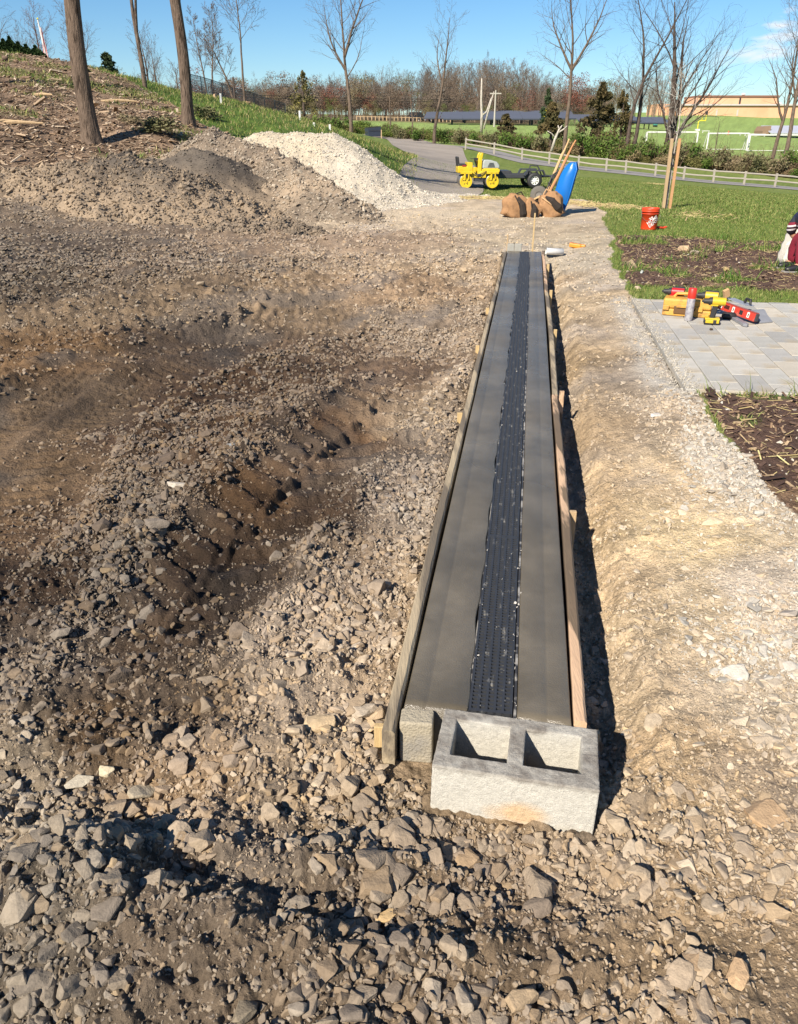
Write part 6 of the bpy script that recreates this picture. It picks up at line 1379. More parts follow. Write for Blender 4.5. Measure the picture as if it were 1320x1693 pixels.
# hands in pale gloves: palm, four fingers and a thumb, hanging relaxed
M_glove = mat('white_glove', lc(232, 228, 222, KLIT), .9, .08, 10, .3, 40)
for (wx, wy, wz) in ((.26, -.26, .36), (.29, .28, .33)):
    Jg = dict(w=(wx, wy, wz, .03), p=(wx - .05, wy, wz - .03, .034)); bones = [('w', 'p')]
    h_ = skin_body('glove', Jg, bones, M_glove, pe)
    for k in range(4):
        y_ = wy - .027 + .018 * k; l_ = (.062, .072, .068, .052)[k]; f_ = dict(a=(wx - .06, y_, wz - .04, .010), b=(wx - .06 - l_ * .5, y_, wz - .055, .009), c=(wx - .06 - l_ * .75, y_, wz - .055 - l_ * .4, .008)); skin_body('finger', f_, [('a', 'b'), ('b', 'c')], M_glove, h_, 1)
    f_ = dict(a=(wx - .03, wy - .03, wz - .02, .012), b=(wx - .05, wy - .055, wz - .035, .011), c=(wx - .075, wy - .06, wz - .05, .009)); skin_body('thumb', f_, [('a', 'b'), ('b', 'c')], M_glove, h_, 1)
sk = thing('cement_sack', 'upright off-white sack behind the crouching person, grey box on top', 'sack', ground_point(1301, 440, 10.1)); 
bm = bmesh.new(); bmesh.ops.create_cube(bm, size=1); bmesh.ops.subdivide_edges(bm, edges=bm.edges, cuts=7, use_grid_fill=True)
for q in bm.verts:
    f = q.co.z + .5; w = (.105 + .03 * math.sin((1 - f) * 2.2)) * 1.6 * (1 - .45 * f); q.co = Vector((q.co.x * w + .03 * f + .008 * math.sin(q.co.z * 25 + q.co.y * 9), q.co.y * .2, f * .42))
me = bpy.data.meshes.new('sack_body'); bm.to_mesh(me); bm.free(); me.shade_smooth(); me.materials.append(mat('offwhite_sack', lc(226, 220, 206, KLIT), .9, .1, 9, .4, 30, col2=lc(130, 120, 108, KLIT), c2scale=12, c2lo=.64, c2hi=.7)); link('sack_body', me, sk)
gb = MB(); gb.box((0, 0, .05), (.12, .12, .12), (0, R(4), 0)); o = gb.build('plastic_tub', mat('grey_blue_tub', lc(160, 170, 178, KLIT), .5, .08, 8, 0, col2=lc(236, 240, 240, KLIT), c2scale=6), None, bevel=.015, loc=sk.location + Vector((.035, -.0, .415))); tag(o, 'grey tub with white top standing on the off-white sack', 'tub')

# ------------------------------------------------------------------ far things: dumpster, cars, solar arrays, goals, school
def gp(u, v, D, dz=0): 
    p = at(u, v, D); p.z = sz(p.x, p.y) + dz; return p
p = gp(617, 231, 104); du = thing('dumpster', 'dark blue-grey dumpster beside the far end of the gravel drive', 'dumpster', p, R(20)); M_dump = mat('dark_blue_steel', lc(52, 62, 78, KLIT), .6, .1, 4, .05, 10)
b = MB(); b.prism([(-.75, .12), (.75, .12), (.85, 1.15), (-.85, 1.0)], -.6, .6, 'y'); b.build('container', M_dump, du, bevel=.03); b = MB(); b.box((0, -.3, 1.14), (1.6, .56, .06), (0, R(-5), 0)); b.build('lid', M_blk, du); b = MB(); b.box((0, .3, 1.14), (1.6, .56, .06), (0, R(-5), 0)); b.build('lid', M_blk, du)
b = MB(); b.box((-.8, 0, .6), (.06, 1.0, .12)); b.box((.83, 0, .6), (.06, 1.0, .12)); b.box((0, -.62, .75), (1.4, .04, .06)); b.build('side_pocket', M_dgrey, du)
def post(name, label, cat, u, v, D, h, w, m, group=None, square=True):
    q = gp(u, v, D); b = MB()
    if square: b.prism([(-w / 2, -w / 2), (w / 2, -w / 2), (w / 2, w / 2), (-w / 2, w / 2)], -.1, h, 'z')
    else: b.tube([(0, 0, -.1), (0, 0, h)], [w / 2, w * .35], 8)
    o = b.build(name, m, None, bevel=.004, loc=q); return tag(o, label, cat, group)
M_wht = mat('white_painted', lc(232, 232, 226, KLIT), .6, .05, 5, 0)
post('wooden_post', 'pale wooden post just right of the dumpster', 'post', 631, 236, 96, .95, .1, M_pine_dull)
for i, (u, v, D, h, lab) in enumerate(((367, 182, 38, .42, 'white marker post left of the low boulders on the green bank'), (497, 212, 38, .36, 'tall white marker post above the pale stone pile'), (546, 219, 36, .22, 'short white marker post at the right end of the pale pile top'), (520, 218, 36, .14, 'tiny white marker stub between the taller two'))):
    post('marker_post', lab, 'marker', u, v, D, h, .08, M_wht, 'white marker posts on the green bank')
def car(label, u, v, D, body, glass, rz, L=4.4, H=1.55, van=False):
    t = thing('parked_car', label, 'car', gp(u, v, D, .0), rz, 'cars on the far road'); mb_ = mat('car_paint', body, .35, .05, 5, 0, coat=.4); h = L / 2
    b = MB(); b.prism([(-h, .35), (h, .35), (h, .85), (h * .62, .95), (-h, .98)], -.85, .85, 'y'); b.build('body', mb_, t, bevel=.08); b = MB()
    b.prism([(-h * .92, .95), (h * .55, .92), (h * .25, H), (-h * .8, H)] if van else [(-h * .8, .95), (h * .5, .92), (h * .18, H), (-h * .5, H)], -.74, .74, 'y'); b.build('cabin', mb_, t, bevel=.06)
    b = MB(); b.prism([(-h * .72, 1.02), (h * .40, 1.0), (h * .16, H - .1), (-h * .5, H - .1)], -.76, .76, 'y'); b.build('window', glass, t)
    for x in (-h * .62, h * .62):
        for y in (-.84, .84): b = MB(); b.lathe([(0, -.1), (.33, -.1), (.33, .1), (0, .1)], 18, (x, y, .33), 'y'); w = b.build('wheel', M_blk, t); b = MB(); b.lathe([(0, -.115), (.19, -.115), (.19, .115), (0, .115)], 12, (x, y, .33), 'y'); b.build('rim', M_alu, w)
    return t
M_glass = mat('dark_car_glass', (.02, .025, .03), .15, .05, 5, 0)
car('dark boxy vehicle on the far road left of the solar arrays', 692, 196, 200, (.02, .024, .03), M_glass, R(10), 4.6, 1.9, True); car('dark red car on the far road beside the solar arrays', 722, 194, 198, (.12, .012, .02), M_glass, R(4))
fr = thing('guard_rail', 'low far roadside rail on many short posts left of the parked vehicles', 'guard rail', gp(600, 199, 196)); P0 = fr.location.copy(); last = None
for i in range(26):
    q = gp(590 + i * 6.2, 199, 197); b = MB(); b.box((0, 0, .4), (.18, .18, 1.0)); b.build('post', M_pine_dull, fr, loc=q - P0)
    if last is not None: b = MB(); b.tube([last - P0 + Vector((0, 0, .75)), q - P0 + Vector((0, 0, .75))], .08, 4); b.build('rail', M_pine_dull, fr)
    last = q
M_solar = mat('solar_glass', lc(98, 102, 112, KLIT), .5, .08, .5, 0, metal=.0, spec=.35); M_solf = mat('solar_edge', lc(60, 66, 78, KLIT), .5, .1, 4, 0)
def solar(label, u, v, D, W, Dp, H0, tilt, rz=0):
    t = thing('solar_array', label, 'solar array', gp(u, v, D), rz, 'solar arrays across the field'); n = max(3, int(W / 3.2))
    for i in range(n):
        x = -W / 2 + (i + .5) * W / n
        b = MB(); b.box((0, 0, 0), (W / n - .12, Dp, .08)); b.build('panel', M_solar, t, loc=(x, 0, H0 + Dp / 2 * math.sin(tilt)), rot=(tilt, 0, 0))
        if i % 2 == 0: b = MB(); b.cyl((x, -Dp * .2, -.5), (x, -Dp * .2, H0 + .4), .12, n=6); b.cyl((x, Dp * .2, -.5), (x, Dp * .2, H0 + .9), .12, n=6); b.build('post', M_solf, t)
    b = MB(); b.box((0, -Dp / 2 * math.cos(tilt), H0 - .1), (W, .15, .2)); b.build('beam', M_solf, t)
solar('long front solar array behind the broken birch', 812, 213, 170, 19, 5.5, 1.0, R(13)); solar('left solar array beside the parked vehicles', 782, 210, 182, 20, 5.5, 1.0, R(13), R(-8)); solar('solar array running right behind the small cedar towards the yellow sign', 878, 209, 178, 17, 5.5, 1.1, R(13), R(6))
solar('solar array glimpsed between the large cedar and the dark trunks', 1000, 209, 185, 14, 5, 1.1, R(14), R(10)); solar('rightmost solar array left of the school, above the rising field', 1058, 209, 190, 13, 5, 1.1, R(14), R(14)); solar('far rear solar array seen above the long front one', 850, 207, 196, 26, 5, 1.4, R(14))
# school
M_tanw = mat('tan_brick_wall', lc(240, 188, 148, KLIT), .9, .05, .5, .1, 8, col2=lc(232, 176, 136, KLIT), c2scale=.12); M_trim = mat('pale_roof_edge', lc(206, 200, 196, KLIT), .7, .05, 2, 0); M_dkdoor = mat('dark_opening', (.03, .03, .035), .4, .1, 3, 0); M_rust = mat('brown_roof_edge', lc(150, 108, 88, KLIT), .8, .05, 2, 0)
D_ = 330; base = gp(1200, 194, D_); k_ = D_ / 1440.0; vz = D_ / 1596.0
sch = thing('school_building', 'long flat-roofed tan brick school with a raised upper storey on the hill', 'building', base)
def X(u): return (u - 1200) * k_
b = MB(); b.box((X(1250), 8, (X(0) * 0) + 17 * vz / 2 - 1), (270 * k_, 16, 17 * vz + 2)); wl_ = b.build('lower_wall', M_tanw, sch)
b = MB(); b.box((X(1222), 12, 17 * vz + 7.5 * vz), (132 * k_, 16, 15 * vz)); uw = b.build('upper_wall', M_tanw, sch); b = MB(); b.box((X(1122), 18, 10 * vz), (44 * k_, 14, 22 * vz)); b.build('side_wall', M_tanw, sch)
b = MB(); b.box((X(1250), 7.6, 17 * vz + .12), (272 * k_, 16.6, .5)); b.build('roof_edge', M_trim, sch); b = MB(); b.box((X(1222), 11.8, 32 * vz + .1), (133 * k_, 16.6, .45)); b.build('upper_roof_edge', M_rust, sch)
b = MB(); b.box((X(1168), -.04, 4.2 * vz), (3.2 * k_, .2, 8.5 * vz)); b.build('door', M_dkdoor, sch); b = MB(); b.box((X(1225.5), 3.9, 24 * vz), (2.4 * k_, .3, 11 * vz)); b.build('dark_panel', M_dkdoor, sch)
for u_ in (1184, 1218, 1296): b = MB(); b.box((X(u_), -.05, 5 * vz), (.5, .16, 10 * vz)); b.build('downpipe', M_trim, sch)
for u_, h_ in ((1183, 3.6), (1240, 3.8), (1303, 2.6)): b = MB(); b.lathe([(.5, 0), (.5, .5), (.9, .55), (.6, 1.0), (0, 1.1)], 12, (X(u_), 10, 32 * vz + .3 if u_ < 1290 else 17 * vz + .3)); b.build('roof_vent', M_wht, sch)
# far stand with a silver cover
q = gp(1262, 214, 205); t = thing('covered_stand', 'low stand under a sloping silver cover at the right edge of the far field', 'stand', q); kk_ = 205 / 1440; kz = 205 / 1596
b = MB(); b.prism([(-.0, .2), (0, 1.2), (.5, 17 * kz), (1.8, 17 * kz + .1), (1.8, .2)], 0, 5, 'y'); b.build('end_wall', mat('brown_stand_end', lc(150, 124, 100, KLIT), .8, .1, 3, 0), t)
b = MB(); b.add([(1.4, -1.5, .8), (16, -1.5, .8), (16, 4, 17 * kz + .2), (1.0, 4, 17 * kz + .2), (1.4, -1.5, .6), (16, -1.5, .6), (16, 4, 17 * kz), (1.0, 4, 17 * kz)], [(0, 1, 2, 3), (7, 6, 5, 4), (0, 4, 5, 1), (1, 5, 6, 2), (2, 6, 7, 3), (3, 7, 4, 0)]); b.build('cover', mat('silver_cover', lc(188, 192, 204, KLIT), .5, .06, 1, 0), t); b = MB()
for i in range(6): b.box((2 + i * 2.6, -1.4, .2), (.15, .15, 1.0))
b.build('support', M_dgrey, t)
# goals
def soccer(label, u0, u1, v, D, h=2.2, back=1.6):
    a_, c_ = gp(u0, v, D), gp(u1, v, D); L = (c_ - a_).length; t = thing('soccer_goal', label, 'goal', a_, math.atan2(c_.y - a_.y, c_.x - a_.x), 'white goals on the playing field')
    for x in (0, L): b = MB(); b.tube([(x, 0, -.1), (x, 0, h)], .11, 8); b.build('upright', M_wht, t); b = MB(); b.tube([(x, 0, h), (x, .5, h), (x, back, .05), (x, 0, .02)], .06, 6); b.build('side_frame', M_wht, t)
    b = MB(); b.tube([(0, 0, h), (L, 0, h)], .11, 8); b.build('crossbar', M_wht, t); b = MB(); b.tube([(0, back, .05), (L, back, .05)], .05, 6); b.build('ground_bar', M_wht, t)
soccer('white goal behind the multi-stemmed tree and the staked birch', 1067, 1150, 249, 122, 2.0); soccer('wide white goal in front of the school, its right post thick', 1168, 1234, 250, 130, 2.2); soccer('white goal running out at the right edge', 1237, 1330, 248, 132, 2.2)
M_gy = mat('goal_yellow', lc(240, 222, 60, KLIT), .5, .05, 4, 0)
q = gp(1153, 217, 215); t = thing('football_goal_post', 'yellow football goal post with gooseneck stem below the school door', 'goal post', q); k_ = 215 / 1440; kz = 215 / 1596
b = MB(); b.tube([(0, 0, -.1), (0, 0, 15 * kz), (.4, 0, 16.5 * kz), (1.2, 0, 16.5 * kz)], .13, 8); b.build('gooseneck', M_gy, t); b = MB(); b.tube([(.7, 0, 16.5 * kz), (1.75, 0, 16.5 * kz)], .12, 6); b.build('crossbar', M_gy, t)
for x in (.75, 1.7): b = MB(); b.tube([(x, 0, 16.5 * kz), (x, 0, 26 * kz)], .09, 6); b.build('upright', M_gy, t)
b = MB(); b.box((0, 0, .15), (1.0, .8, .5)); b.build('base_pad', M_wht, t)
q = gp(1107, 219, 200); t = thing('yellow_frame', 'small yellow training frame left of the football goal post', 'training frame', q); b = MB(); b.tube([(0, 0, 0), (.1, 0, .9), (1.1, 0, .95), (1.15, 0, .1), (0, 0, 0)], .09, 6); b.tube([(.1, 0, .9), (.3, .8, .1)], .08, 6); b.build('frame', M_gy, t)
q = gp(1083, 213, 215); t = thing('portable_cart', 'small teal covered cart at the far field edge', 'cart', q); b = MB(); b.box((0, 0, .7), (1.0, .8, .8)); b.build('cover', mat('teal_cover', lc(70, 150, 140, KLIT), .7, .1, 4, 0), t, bevel=.2); b = MB(); b.cyl((-.3, -.4, .2), (-.3, .4, .2), .2, n=10); b.cyl((.3, -.4, .2), (.3, .4, .2), .2, n=10); b.build('wheel', M_blk, t)
for i, (u_, v_, L_, lab) in enumerate(((1167, 218, 1.4, 'short white bench near the football goal post'), (1214, 215, 3.2, 'long white bench on the far field below the berm'), (1238, 214, 1.2, 'small white bench beside the long one'), (1258, 216, 2.2, 'white bench left of the silver covered stand'), (1247, 218, 1.3, 'low white bench below the stand corner'), (1284, 219, 1.0, 'white bench under the covered stand'), (1296, 221, 1.6, 'white bench at the right, below the silver cover'))):
    q = gp(u_, v_, 205); t = thing('bench', lab, 'bench', q, 0, 'white benches on the far field'); b = MB(); b.box((0, 0, .5), (L_ * 1.2, .4, .12)); b.build('seat', M_wht, t); b = MB(); b.box((-L_ * .5, 0, .22), (.1, .35, .5)); b.box((L_ * .5, 0, .22), (.1, .35, .5)); b.build('leg', M_wht, t)
post('training_cone', 'small orange corner marker on the far field', 'marker', 1205, 218, 205, .9, .45, mat('dull_orange', lc(206, 120, 90, KLIT), .7, .1, 4, 0), None, False)
# poles, sign, flag, wires
M_pole = mat('grey_pole', lc(190, 184, 172, KLIT), .8, .12, 3, 0)
def pole(name, label, cat, u, v, D, vt, w, m=M_pole, arm=None):
    q = gp(u, v, D); h = at(u, vt, D).z - q.z; t = thing(name, label, cat, q); b = MB(); b.tube([(0, 0, -.2), (0, 0, h)], [w / 2, w * .36], 8); b.build('pole', m, t)
    if arm: b = MB(); b.box((0, 0, h - .5), (arm, .15, .18)); b.build('crossarm', m, t)
    return t, q, h
pole('utility_pole', 'pale utility pole by the vehicles on the far road', 'utility pole', 693, 197, 205, 156, .42); pl, pq, ph_ = pole('utility_pole', 'pale utility pole with crossarm right of the broken birch', 'utility pole', 817, 215, 150, 149, .32, M_pole, 1.9)
w1 = at(-60, 132, 160); w2 = at(360, 146, 150); w3 = at(700, 158, 160)
pole('utility_pole', 'dark thin pole behind the fence on the bank crest', 'utility pole', 389, 170, 48, 128, .12, bk2)
for i, (va, vb) in enumerate(((152, 164), (156, 168))):
    b = MB(); P_ = []
    for k in range(25):
        f = k / 24; u_ = 330 + f * 420; vv = va + (vb - va) * f + 10 * 4 * f * (1 - f) * .35; P_.append(at(u_, vv, 118 + f * 40))
    b.tube(P_, .035, 4); o = b.build('overhead_wire', M_blk); tag(o, ('upper' if i == 0 else 'lower') + ' thin dark overhead wire sagging across the wood', 'wire')
t, q, h = pole('warning_sign', 'yellow diamond warning sign at the wood edge left of the tall cedar', 'sign', 902, 205, 165, 186, .12)
b = MB(); s_ = .95; b.prism([(0, -s_), (s_, 0), (0, s_), (-s_, 0)], -.09, -.05, 'y'); o = b.build('sign_panel', M_gy, t, loc=(0, 0, h - .2)); b = MB(); b.prism([(-.18, -.5), (.18, -.5), (.18, -.05), (.34, -.05), (0, .45), (-.34, -.05), (-.18, -.05)], -.11, -.095, 'y'); b.build('symbol', M_blk, o); b = MB(); b.box((0, -.07, -1.3), (.8, .04, .5)); b.build('plate', M_gy, o)
q = at(78, 100, 46); q.z = sz(q.x, q.y); t = thing('flagpole', 'white flagpole with a limp red and white flag behind the evergreen cones', 'flagpole', q); h = at(78, 33, 46).z - q.z; b = MB(); b.tube([(0, 0, -.1), (-.12, 0, h)], [.05, .035], 8); b.build('pole', M_wht, t); b = MB(); b.lathe([(0, -.06), (.06, 0), (0, .06)], 10, (-.12, 0, h + .05)); b.build('ball', M_gy, t)
M_flag = mat('flag_cloth', lc(206, 180, 178, KLIT), .9, .05, 3, 0)
def flag_stripes():
    nt = M_flag.node_tree; L = nt.links.new; b = nt.nodes['Principled BSDF']; tc = nt.nodes.new('ShaderNodeTexCoord'); wv = nt.nodes.new('ShaderNodeTexWave'); wv.inputs['Scale'].default_value = 4.5; wv.bands_direction = 'X'; wv.inputs['Distortion'].default_value = 1.5; L(tc.outputs['Object'], wv.inputs[0])
    r = nt.nodes.new('ShaderNodeValToRGB'); r.color_ramp.interpolation = 'CONSTANT'; r.color_ramp.elements[0].color = (*lc(196, 70, 74, KLIT), 1); r.color_ramp.elements[1].position = .5; r.color_ramp.elements[1].color = (*lc(232, 226, 224, KLIT), 1); L(wv.outputs['Fac'], r.inputs[0]); L(r.outputs[0], b.inputs['Base Color'])
flag_stripes()
V, F = [], []
for i in range(9):
    for j in range(7): z = h - .25 - i * .17; w = j / 6; V.append((-.10 + w * (.10 + .018 * i), .05 * math.sin(w * 9 + i * .5), z - w * .12))
F = [(i * 7 + j, i * 7 + j + 1, (i + 1) * 7 + j + 1, (i + 1) * 7 + j) for i in range(8) for j in range(6)]
me = mesh_np('flag', V, F, [M_flag], True); o = link('flag', me, t); o.modifiers.new('th', 'SOLIDIFY').thickness = .01
# chain link fence on the bank crest
M_wire = mat('galvanised_wire', (.12, .12, .12), .6, .1, 5, 0)
wf = thing('chain_link_fence', 'low grey chain link fence along the crest behind the slim trees', 'fence', gp(318, 160, 52)); O_ = wf.location.copy(); prev = None
for i in range(10):
    u_ = 318 + i * 17; q = gp(u_, 160, 52 + i * .8); b = MB(); b.cyl((0, 0, -.1), (0, 0, 1.15), .03, n=6); b.build('post', M_wire, wf, loc=q - O_)
    if prev is not None:
        b = MB(); b.tube([prev - O_ + Vector((0, 0, 1.12)), q - O_ + Vector((0, 0, 1.12))], .022, 5); b.build('top_rail', M_wire, wf); b = MB(); d = q - prev
        for k in range(26):
            f = k / 25; a_ = prev - O_ + d * f; b.tube([a_ + Vector((0, 0, .05)), a_ + d * .07 + Vector((0, 0, .6)), a_ + Vector((0, 0, 1.1))], .0045, 3, False); b.tube([a_ + Vector((0, .01, .05)), a_ - d * .07 + Vector((0, .01, .6)), a_ + Vector((0, .01, 1.1))], .0045, 3, False)
        b.build('wire_mesh', M_wire, wf)
    prev = q
# single rocks one can point at
def boulder(label, u, v, D, w, seed, c, cat='stone', fl=1.0, name='boulder', zo=.12, rz=0):
    q = gp(u, v, D) if D else None
    me = rock_mesh('boulder', seed, 3, 8, M_stone_o, soft=30, smooth=False, rough=.03); o = link(name, me); s_ = w / 1440 * D * .55; o.location = q + Vector((0, 0, s_ * zo)); o.scale = (s_, s_ * .8, s_ * fl); o.rotation_euler = (.1, -.1, rz or seed)
    o.color = (*lc(*c, KLIT), 1); return tag(o, label, cat)
boulder('largest tan rock on the mulch edge left of the patio corner', 1043, 452, 9.6, 34, 501, (170, 150, 122), fl=1.1, zo=.3); boulder('tan domed rock in the middle of the dark mulch bed', 1129, 422, 11.3, 22, 502, (200, 174, 140), zo=.3); boulder('grey-tan rock touching the right side of the domed rock', 1147, 428, 10.9, 18, 503, (178, 164, 142), zo=.2)
boulder('small yellowish rock in grass above the red level', 1200, 454, 9.5, 18, 504, (204, 176, 128), zo=.2); boulder('pale flat stone at the far left corner of the patio', 1054, 489, 8.2, 15, 505, (206, 184, 160)); boulder('tan stone at the gravel edge level with the bucket foot', 1027, 410, 12.2, 14, 506, (196, 170, 138))
boulder('pale stone half sunk in green grass below the largest rock', 1060, 462, 9.2, 13, 507, (180, 186, 180), zo=.1)
boulder('tan boulder on the bank crest right of the knotted trunk', 356, 165, 44, 14, 511, (196, 164, 132), zo=.4); boulder('second tan boulder on the crest close to the slim trees', 374, 170, 43, 10, 512, (190, 160, 128), zo=.3); boulder('brown boulder with a dark side right of the tallest slim tree', 412, 176, 44, 14, 513, (176, 144, 114), zo=.4)
boulder('cut grey-brown log stump lump near the left end of the slope top', 10, 108, 37, 16, 514, (128, 108, 92), 'stump', zo=.3, name='stump')
G_ = [('long yellow-tan stone broken in two, in shade below the block', 640, 1512, 38, (222, 190, 140), .5, .3), ('large flat grey stone on top of the lower left heap', 132, 1292, 44, (196, 186, 164), .6, .4), ('tall pale stone standing at the heap edge near a shaded hollow', 175, 1274, 26, (214, 200, 168), 1.2, 0), ('broad grey stone beside the shaded hollow on the heap', 234, 1314, 46, (176, 164, 142), .9, .8), ('rounded dark grey cobble alone on the muddy rubble', 262, 868, 40, (132, 122, 110), .75, .2),
      ('small blue-grey round cobble by the tyre rut top', 381, 744, 20, (146, 148, 148), .9, .4), ('pale flat stone near the left end of the tyre rut', 298, 805, 36, (196, 186, 170), .5, .1), ('big square tan stone by the bottom edge, below the block shadow', 862, 1655, 58, (176, 154, 124), .8, .5), ('large pinkish tan stone near the bottom right corner', 1220, 1612, 52, (204, 172, 134), .6, .9), ('big flat tan slab of stone right of the block', 1262, 1345, 70, (196, 166, 130), .45, .3),
      ('flat tan stone below the big slab at the right', 1150, 1585, 44, (188, 160, 126), .5, 1.2), ('long narrow pointed stone leaning in the lower left heap', 88, 1392, 40, (150, 136, 114), 1.0, 1.3), ('pale wide stone in the rubble left of the near board', 528, 1200, 52, (206, 182, 146), .7, .2), ('white-grey stone on the right bank beyond the mulch corner', 1085, 682, 22, (220, 212, 200), .5, .4), ('pale tan stone half buried at the yellowish patch of the right bank', 1178, 856, 34, (224, 206, 172), .5, .2),
      ('tan stone in the hollow left of the block base', 770, 1420, 44, (170, 146, 116), .9, .6), ('long slab stone pointing down at bottom centre left', 400, 1640, 50, (140, 128, 108), .6, 1.0), ('tan oblong stone in the lower left hollow, sunlit on top', 312, 1462, 46, (178, 156, 128), .6, -.2)]
for i, (lab, u, v, w, c, fl, rz) in enumerate(G_):
    q = gat(u, v, 0); zz = sz(q.x, q.y); q = gat(u, v, zz + .01); zz = sz(q.x, q.y); o = link('stone', ROCKS_O[(i * 5) % 18]); d = math.hypot(q.x, q.y); zc = q.y * math.cos(PITCH) + (CAM_H - zz) * math.sin(PITCH); s_ = w / FPX * zc * .55
    o.location = (q.x, q.y, zz + s_ * fl * .25); o.scale = (s_ * 1.15, s_, s_ * fl); o.rotation_euler = (.15 * math.sin(i), .12 * math.cos(i * 2), rz); o.color = (*lc(*c, KLIT), 1); tag(o, lab, 'stone')

# ------------------------------------------------------------------ grass blades, wood chips, straw
def blades(name, label, X_, Y_, hgt, wdt, lean, m, cols, seed, parent=None):
    rs = np.random.RandomState(seed); n = len(X_); Z_ = surf(X_, Y_) - .004; a = rs.uniform(0, 6.28, n); h = hgt * rs.uniform(.5, 1.35, n); w = wdt * rs.uniform(.7, 1.3, n); l = lean * rs.uniform(.2, 1.4, n) * h; la = rs.uniform(0, 6.28, n)
    B = np.stack([X_, Y_, Z_], 1); s_ = np.stack([np.cos(a) * w, np.sin(a) * w, np.zeros(n)], 1); M_ = B + np.stack([np.cos(la) * l * .35, np.sin(la) * l * .35, h * .6], 1); T_ = B + np.stack([np.cos(la) * l, np.sin(la) * l, h], 1)
    V = np.stack([B - s_, B + s_, M_ + s_ * .7, M_ - s_ * .7, T_], 1).reshape(-1, 3); i = np.arange(n)[:, None] * 5
    F = np.concatenate([i + np.array([[0, 1, 2]]), i + np.array([[0, 2, 3]]), i + np.array([[3, 2, 4]])]).astype(np.int32); me = mesh_np(name, V, F, [m])
    pal = lin(cols) / KLIT; c = np.ones((n, 5, 4), np.float32); c[..., :3] = (pal[rs.randint(0, len(pal), n)] * rs.uniform(.7, 1.25, (n, 1)))[:, None]; at_ = me.color_attributes.new('Col', 'FLOAT_COLOR', 'POINT'); at_.data.foreach_set('color', c.ravel()); o = link(name, me, parent); return tag(o, label, None, None, 'stuff')
M_blade = mat('grass_blade', (.1, .15, .04), .7, .1, 4, 0, attr=('Col', 'GEOMETRY'), spec=.2)
def sector(rs, n, r0, r1, t0, t1): r = np.sqrt(rs.uniform(r0 * r0, r1 * r1, n)); t = rs.uniform(R(t0), R(t1), n); return r * np.sin(t), r * np.cos(t)
rs = np.random.RandomState(31)
x, y = sector(rs, 420000, 4.2, 24, -2, 36); g, u, v = cover(x, y); r = np.hypot(x, y); s_, t_ = st(x, y); n1 = fbm(x, y, 1.1, 3, 210) + .25 * np.exp(-((r - 8.7) / .8) ** 2); cl = fbm(x, y, 4, 2, 260)
onp = (s_ > PS0 - .02) & (s_ < PS1 + .02) & (t_ > PT0 - .05)
k = (u < 1420) & ~onp & (((g == 1) & (rs.rand(len(x)) < np.clip(1.25 - r / 24, .2, 1))) | ((g == 3) & (rs.rand(len(x)) < sst(n1 + .3 * cl, .22, .65) * 1.0)))
blades('grass', 'short green lawn grass right of the site with tufts in the mulch bed', x[k], y[k], .033, .0033, .9, M_blade, [(100, 126, 54), (118, 138, 64), (138, 146, 80), (82, 108, 46), (158, 154, 98)], 41)
x, y = sector(rs, 190000, 17, 46, -2, 34); g, u, v = cover(x, y); cl = fbm(x, y, .5, 3, 262); k = (g == 1) & (u < 1400) & (u > 690) & (rs.rand(len(x)) < .35 + .35 * cl + .3)
blades('grass', 'mown lawn grass between the roller and the split rail fence', x[k], y[k], .05, .010, .9, M_blade, [(100, 124, 56), (116, 134, 66), (134, 142, 80), (84, 108, 48), (150, 148, 92)], 45)
x, y = sector(rs, 26000, 5, 15, 8, 34); g, u, v = cover(x, y); s_, t_ = st(x, y); onp = (s_ > PS0 - .02) & (s_ < PS1 + .02) & (t_ > PT0 - .05); n1 = fbm(x, y, 1.1, 3, 210); cl = fbm(x, y, 2.5, 2, 270); k = (g == 3) & ~onp & (rs.rand(len(x)) < sst(n1 + .5 * cl, .25, .6)) & (u < 1420)
blades('tall_grass', 'longer tufts of dark green grass on the mulch bed', x[k], y[k], .11, .004, 1.0, M_blade, [(84, 120, 44), (104, 136, 54), (70, 104, 40), (146, 150, 84)], 42)
x, y = sector(rs, 5000, 4.6, 8.4, 14, 34); s_, t_ = st(x, y); e = np.minimum(np.abs(s_ - PS0), np.abs(s_ - PS1)); k = (e < .09) & (t_ > PT0 + .1) & ((s_ < PS0 + .02) | (s_ > PS1 - .02))
blades('edge_grass', 'thin grass growing along the patio edges', x[k], y[k], .10, .003, 1.1, M_blade, [(120, 138, 70), (150, 150, 90), (96, 122, 54)], 43)
# slope: litter of wood chips, sticks and tufts
x, y = sector(rs, 95000, 16, 50, -34, -6); g, u, v = cover(x, y); k = (g == 2) & (rs.rand(len(x)) < np.clip(1.3 - np.hypot(x, y) / 45, .15, 1)); x, y = x[k], y[k]; n = len(x)
CHIP = []
for i in range(4):
    b = MB(); b.box((0, 0, 0), (2, .35 + .1 * i, .18)); me = bpy.data.meshes.new('chip_%d' % i); me.from_pydata([tuple(q) for q in b.V], [], b.F); me.materials.append(M_stone_i); CHIP.append(me)
pal = lin([(188, 164, 136), (162, 136, 110), (136, 112, 92), (208, 188, 162), (108, 90, 74)]) / KLIT
zz = height(x, y, False); S = .034 * np.exp(rs.normal(0, .55, n)); scatter('wood_chips', 'litter of wood chips, bark and broken sticks on the cleared slope', None, np.stack([x, y, zz + S * .3], 1), np.stack([rs.uniform(-.4, .4, n), rs.uniform(-.5, .5, n), rs.uniform(0, 6.28, n)], 1), np.stack([S, S, S], 1), rs.randint(0, 4, n), pal[rs.randint(0, 5, n)] * rs.uniform(.8, 1.15, (n, 1)), CHIP)
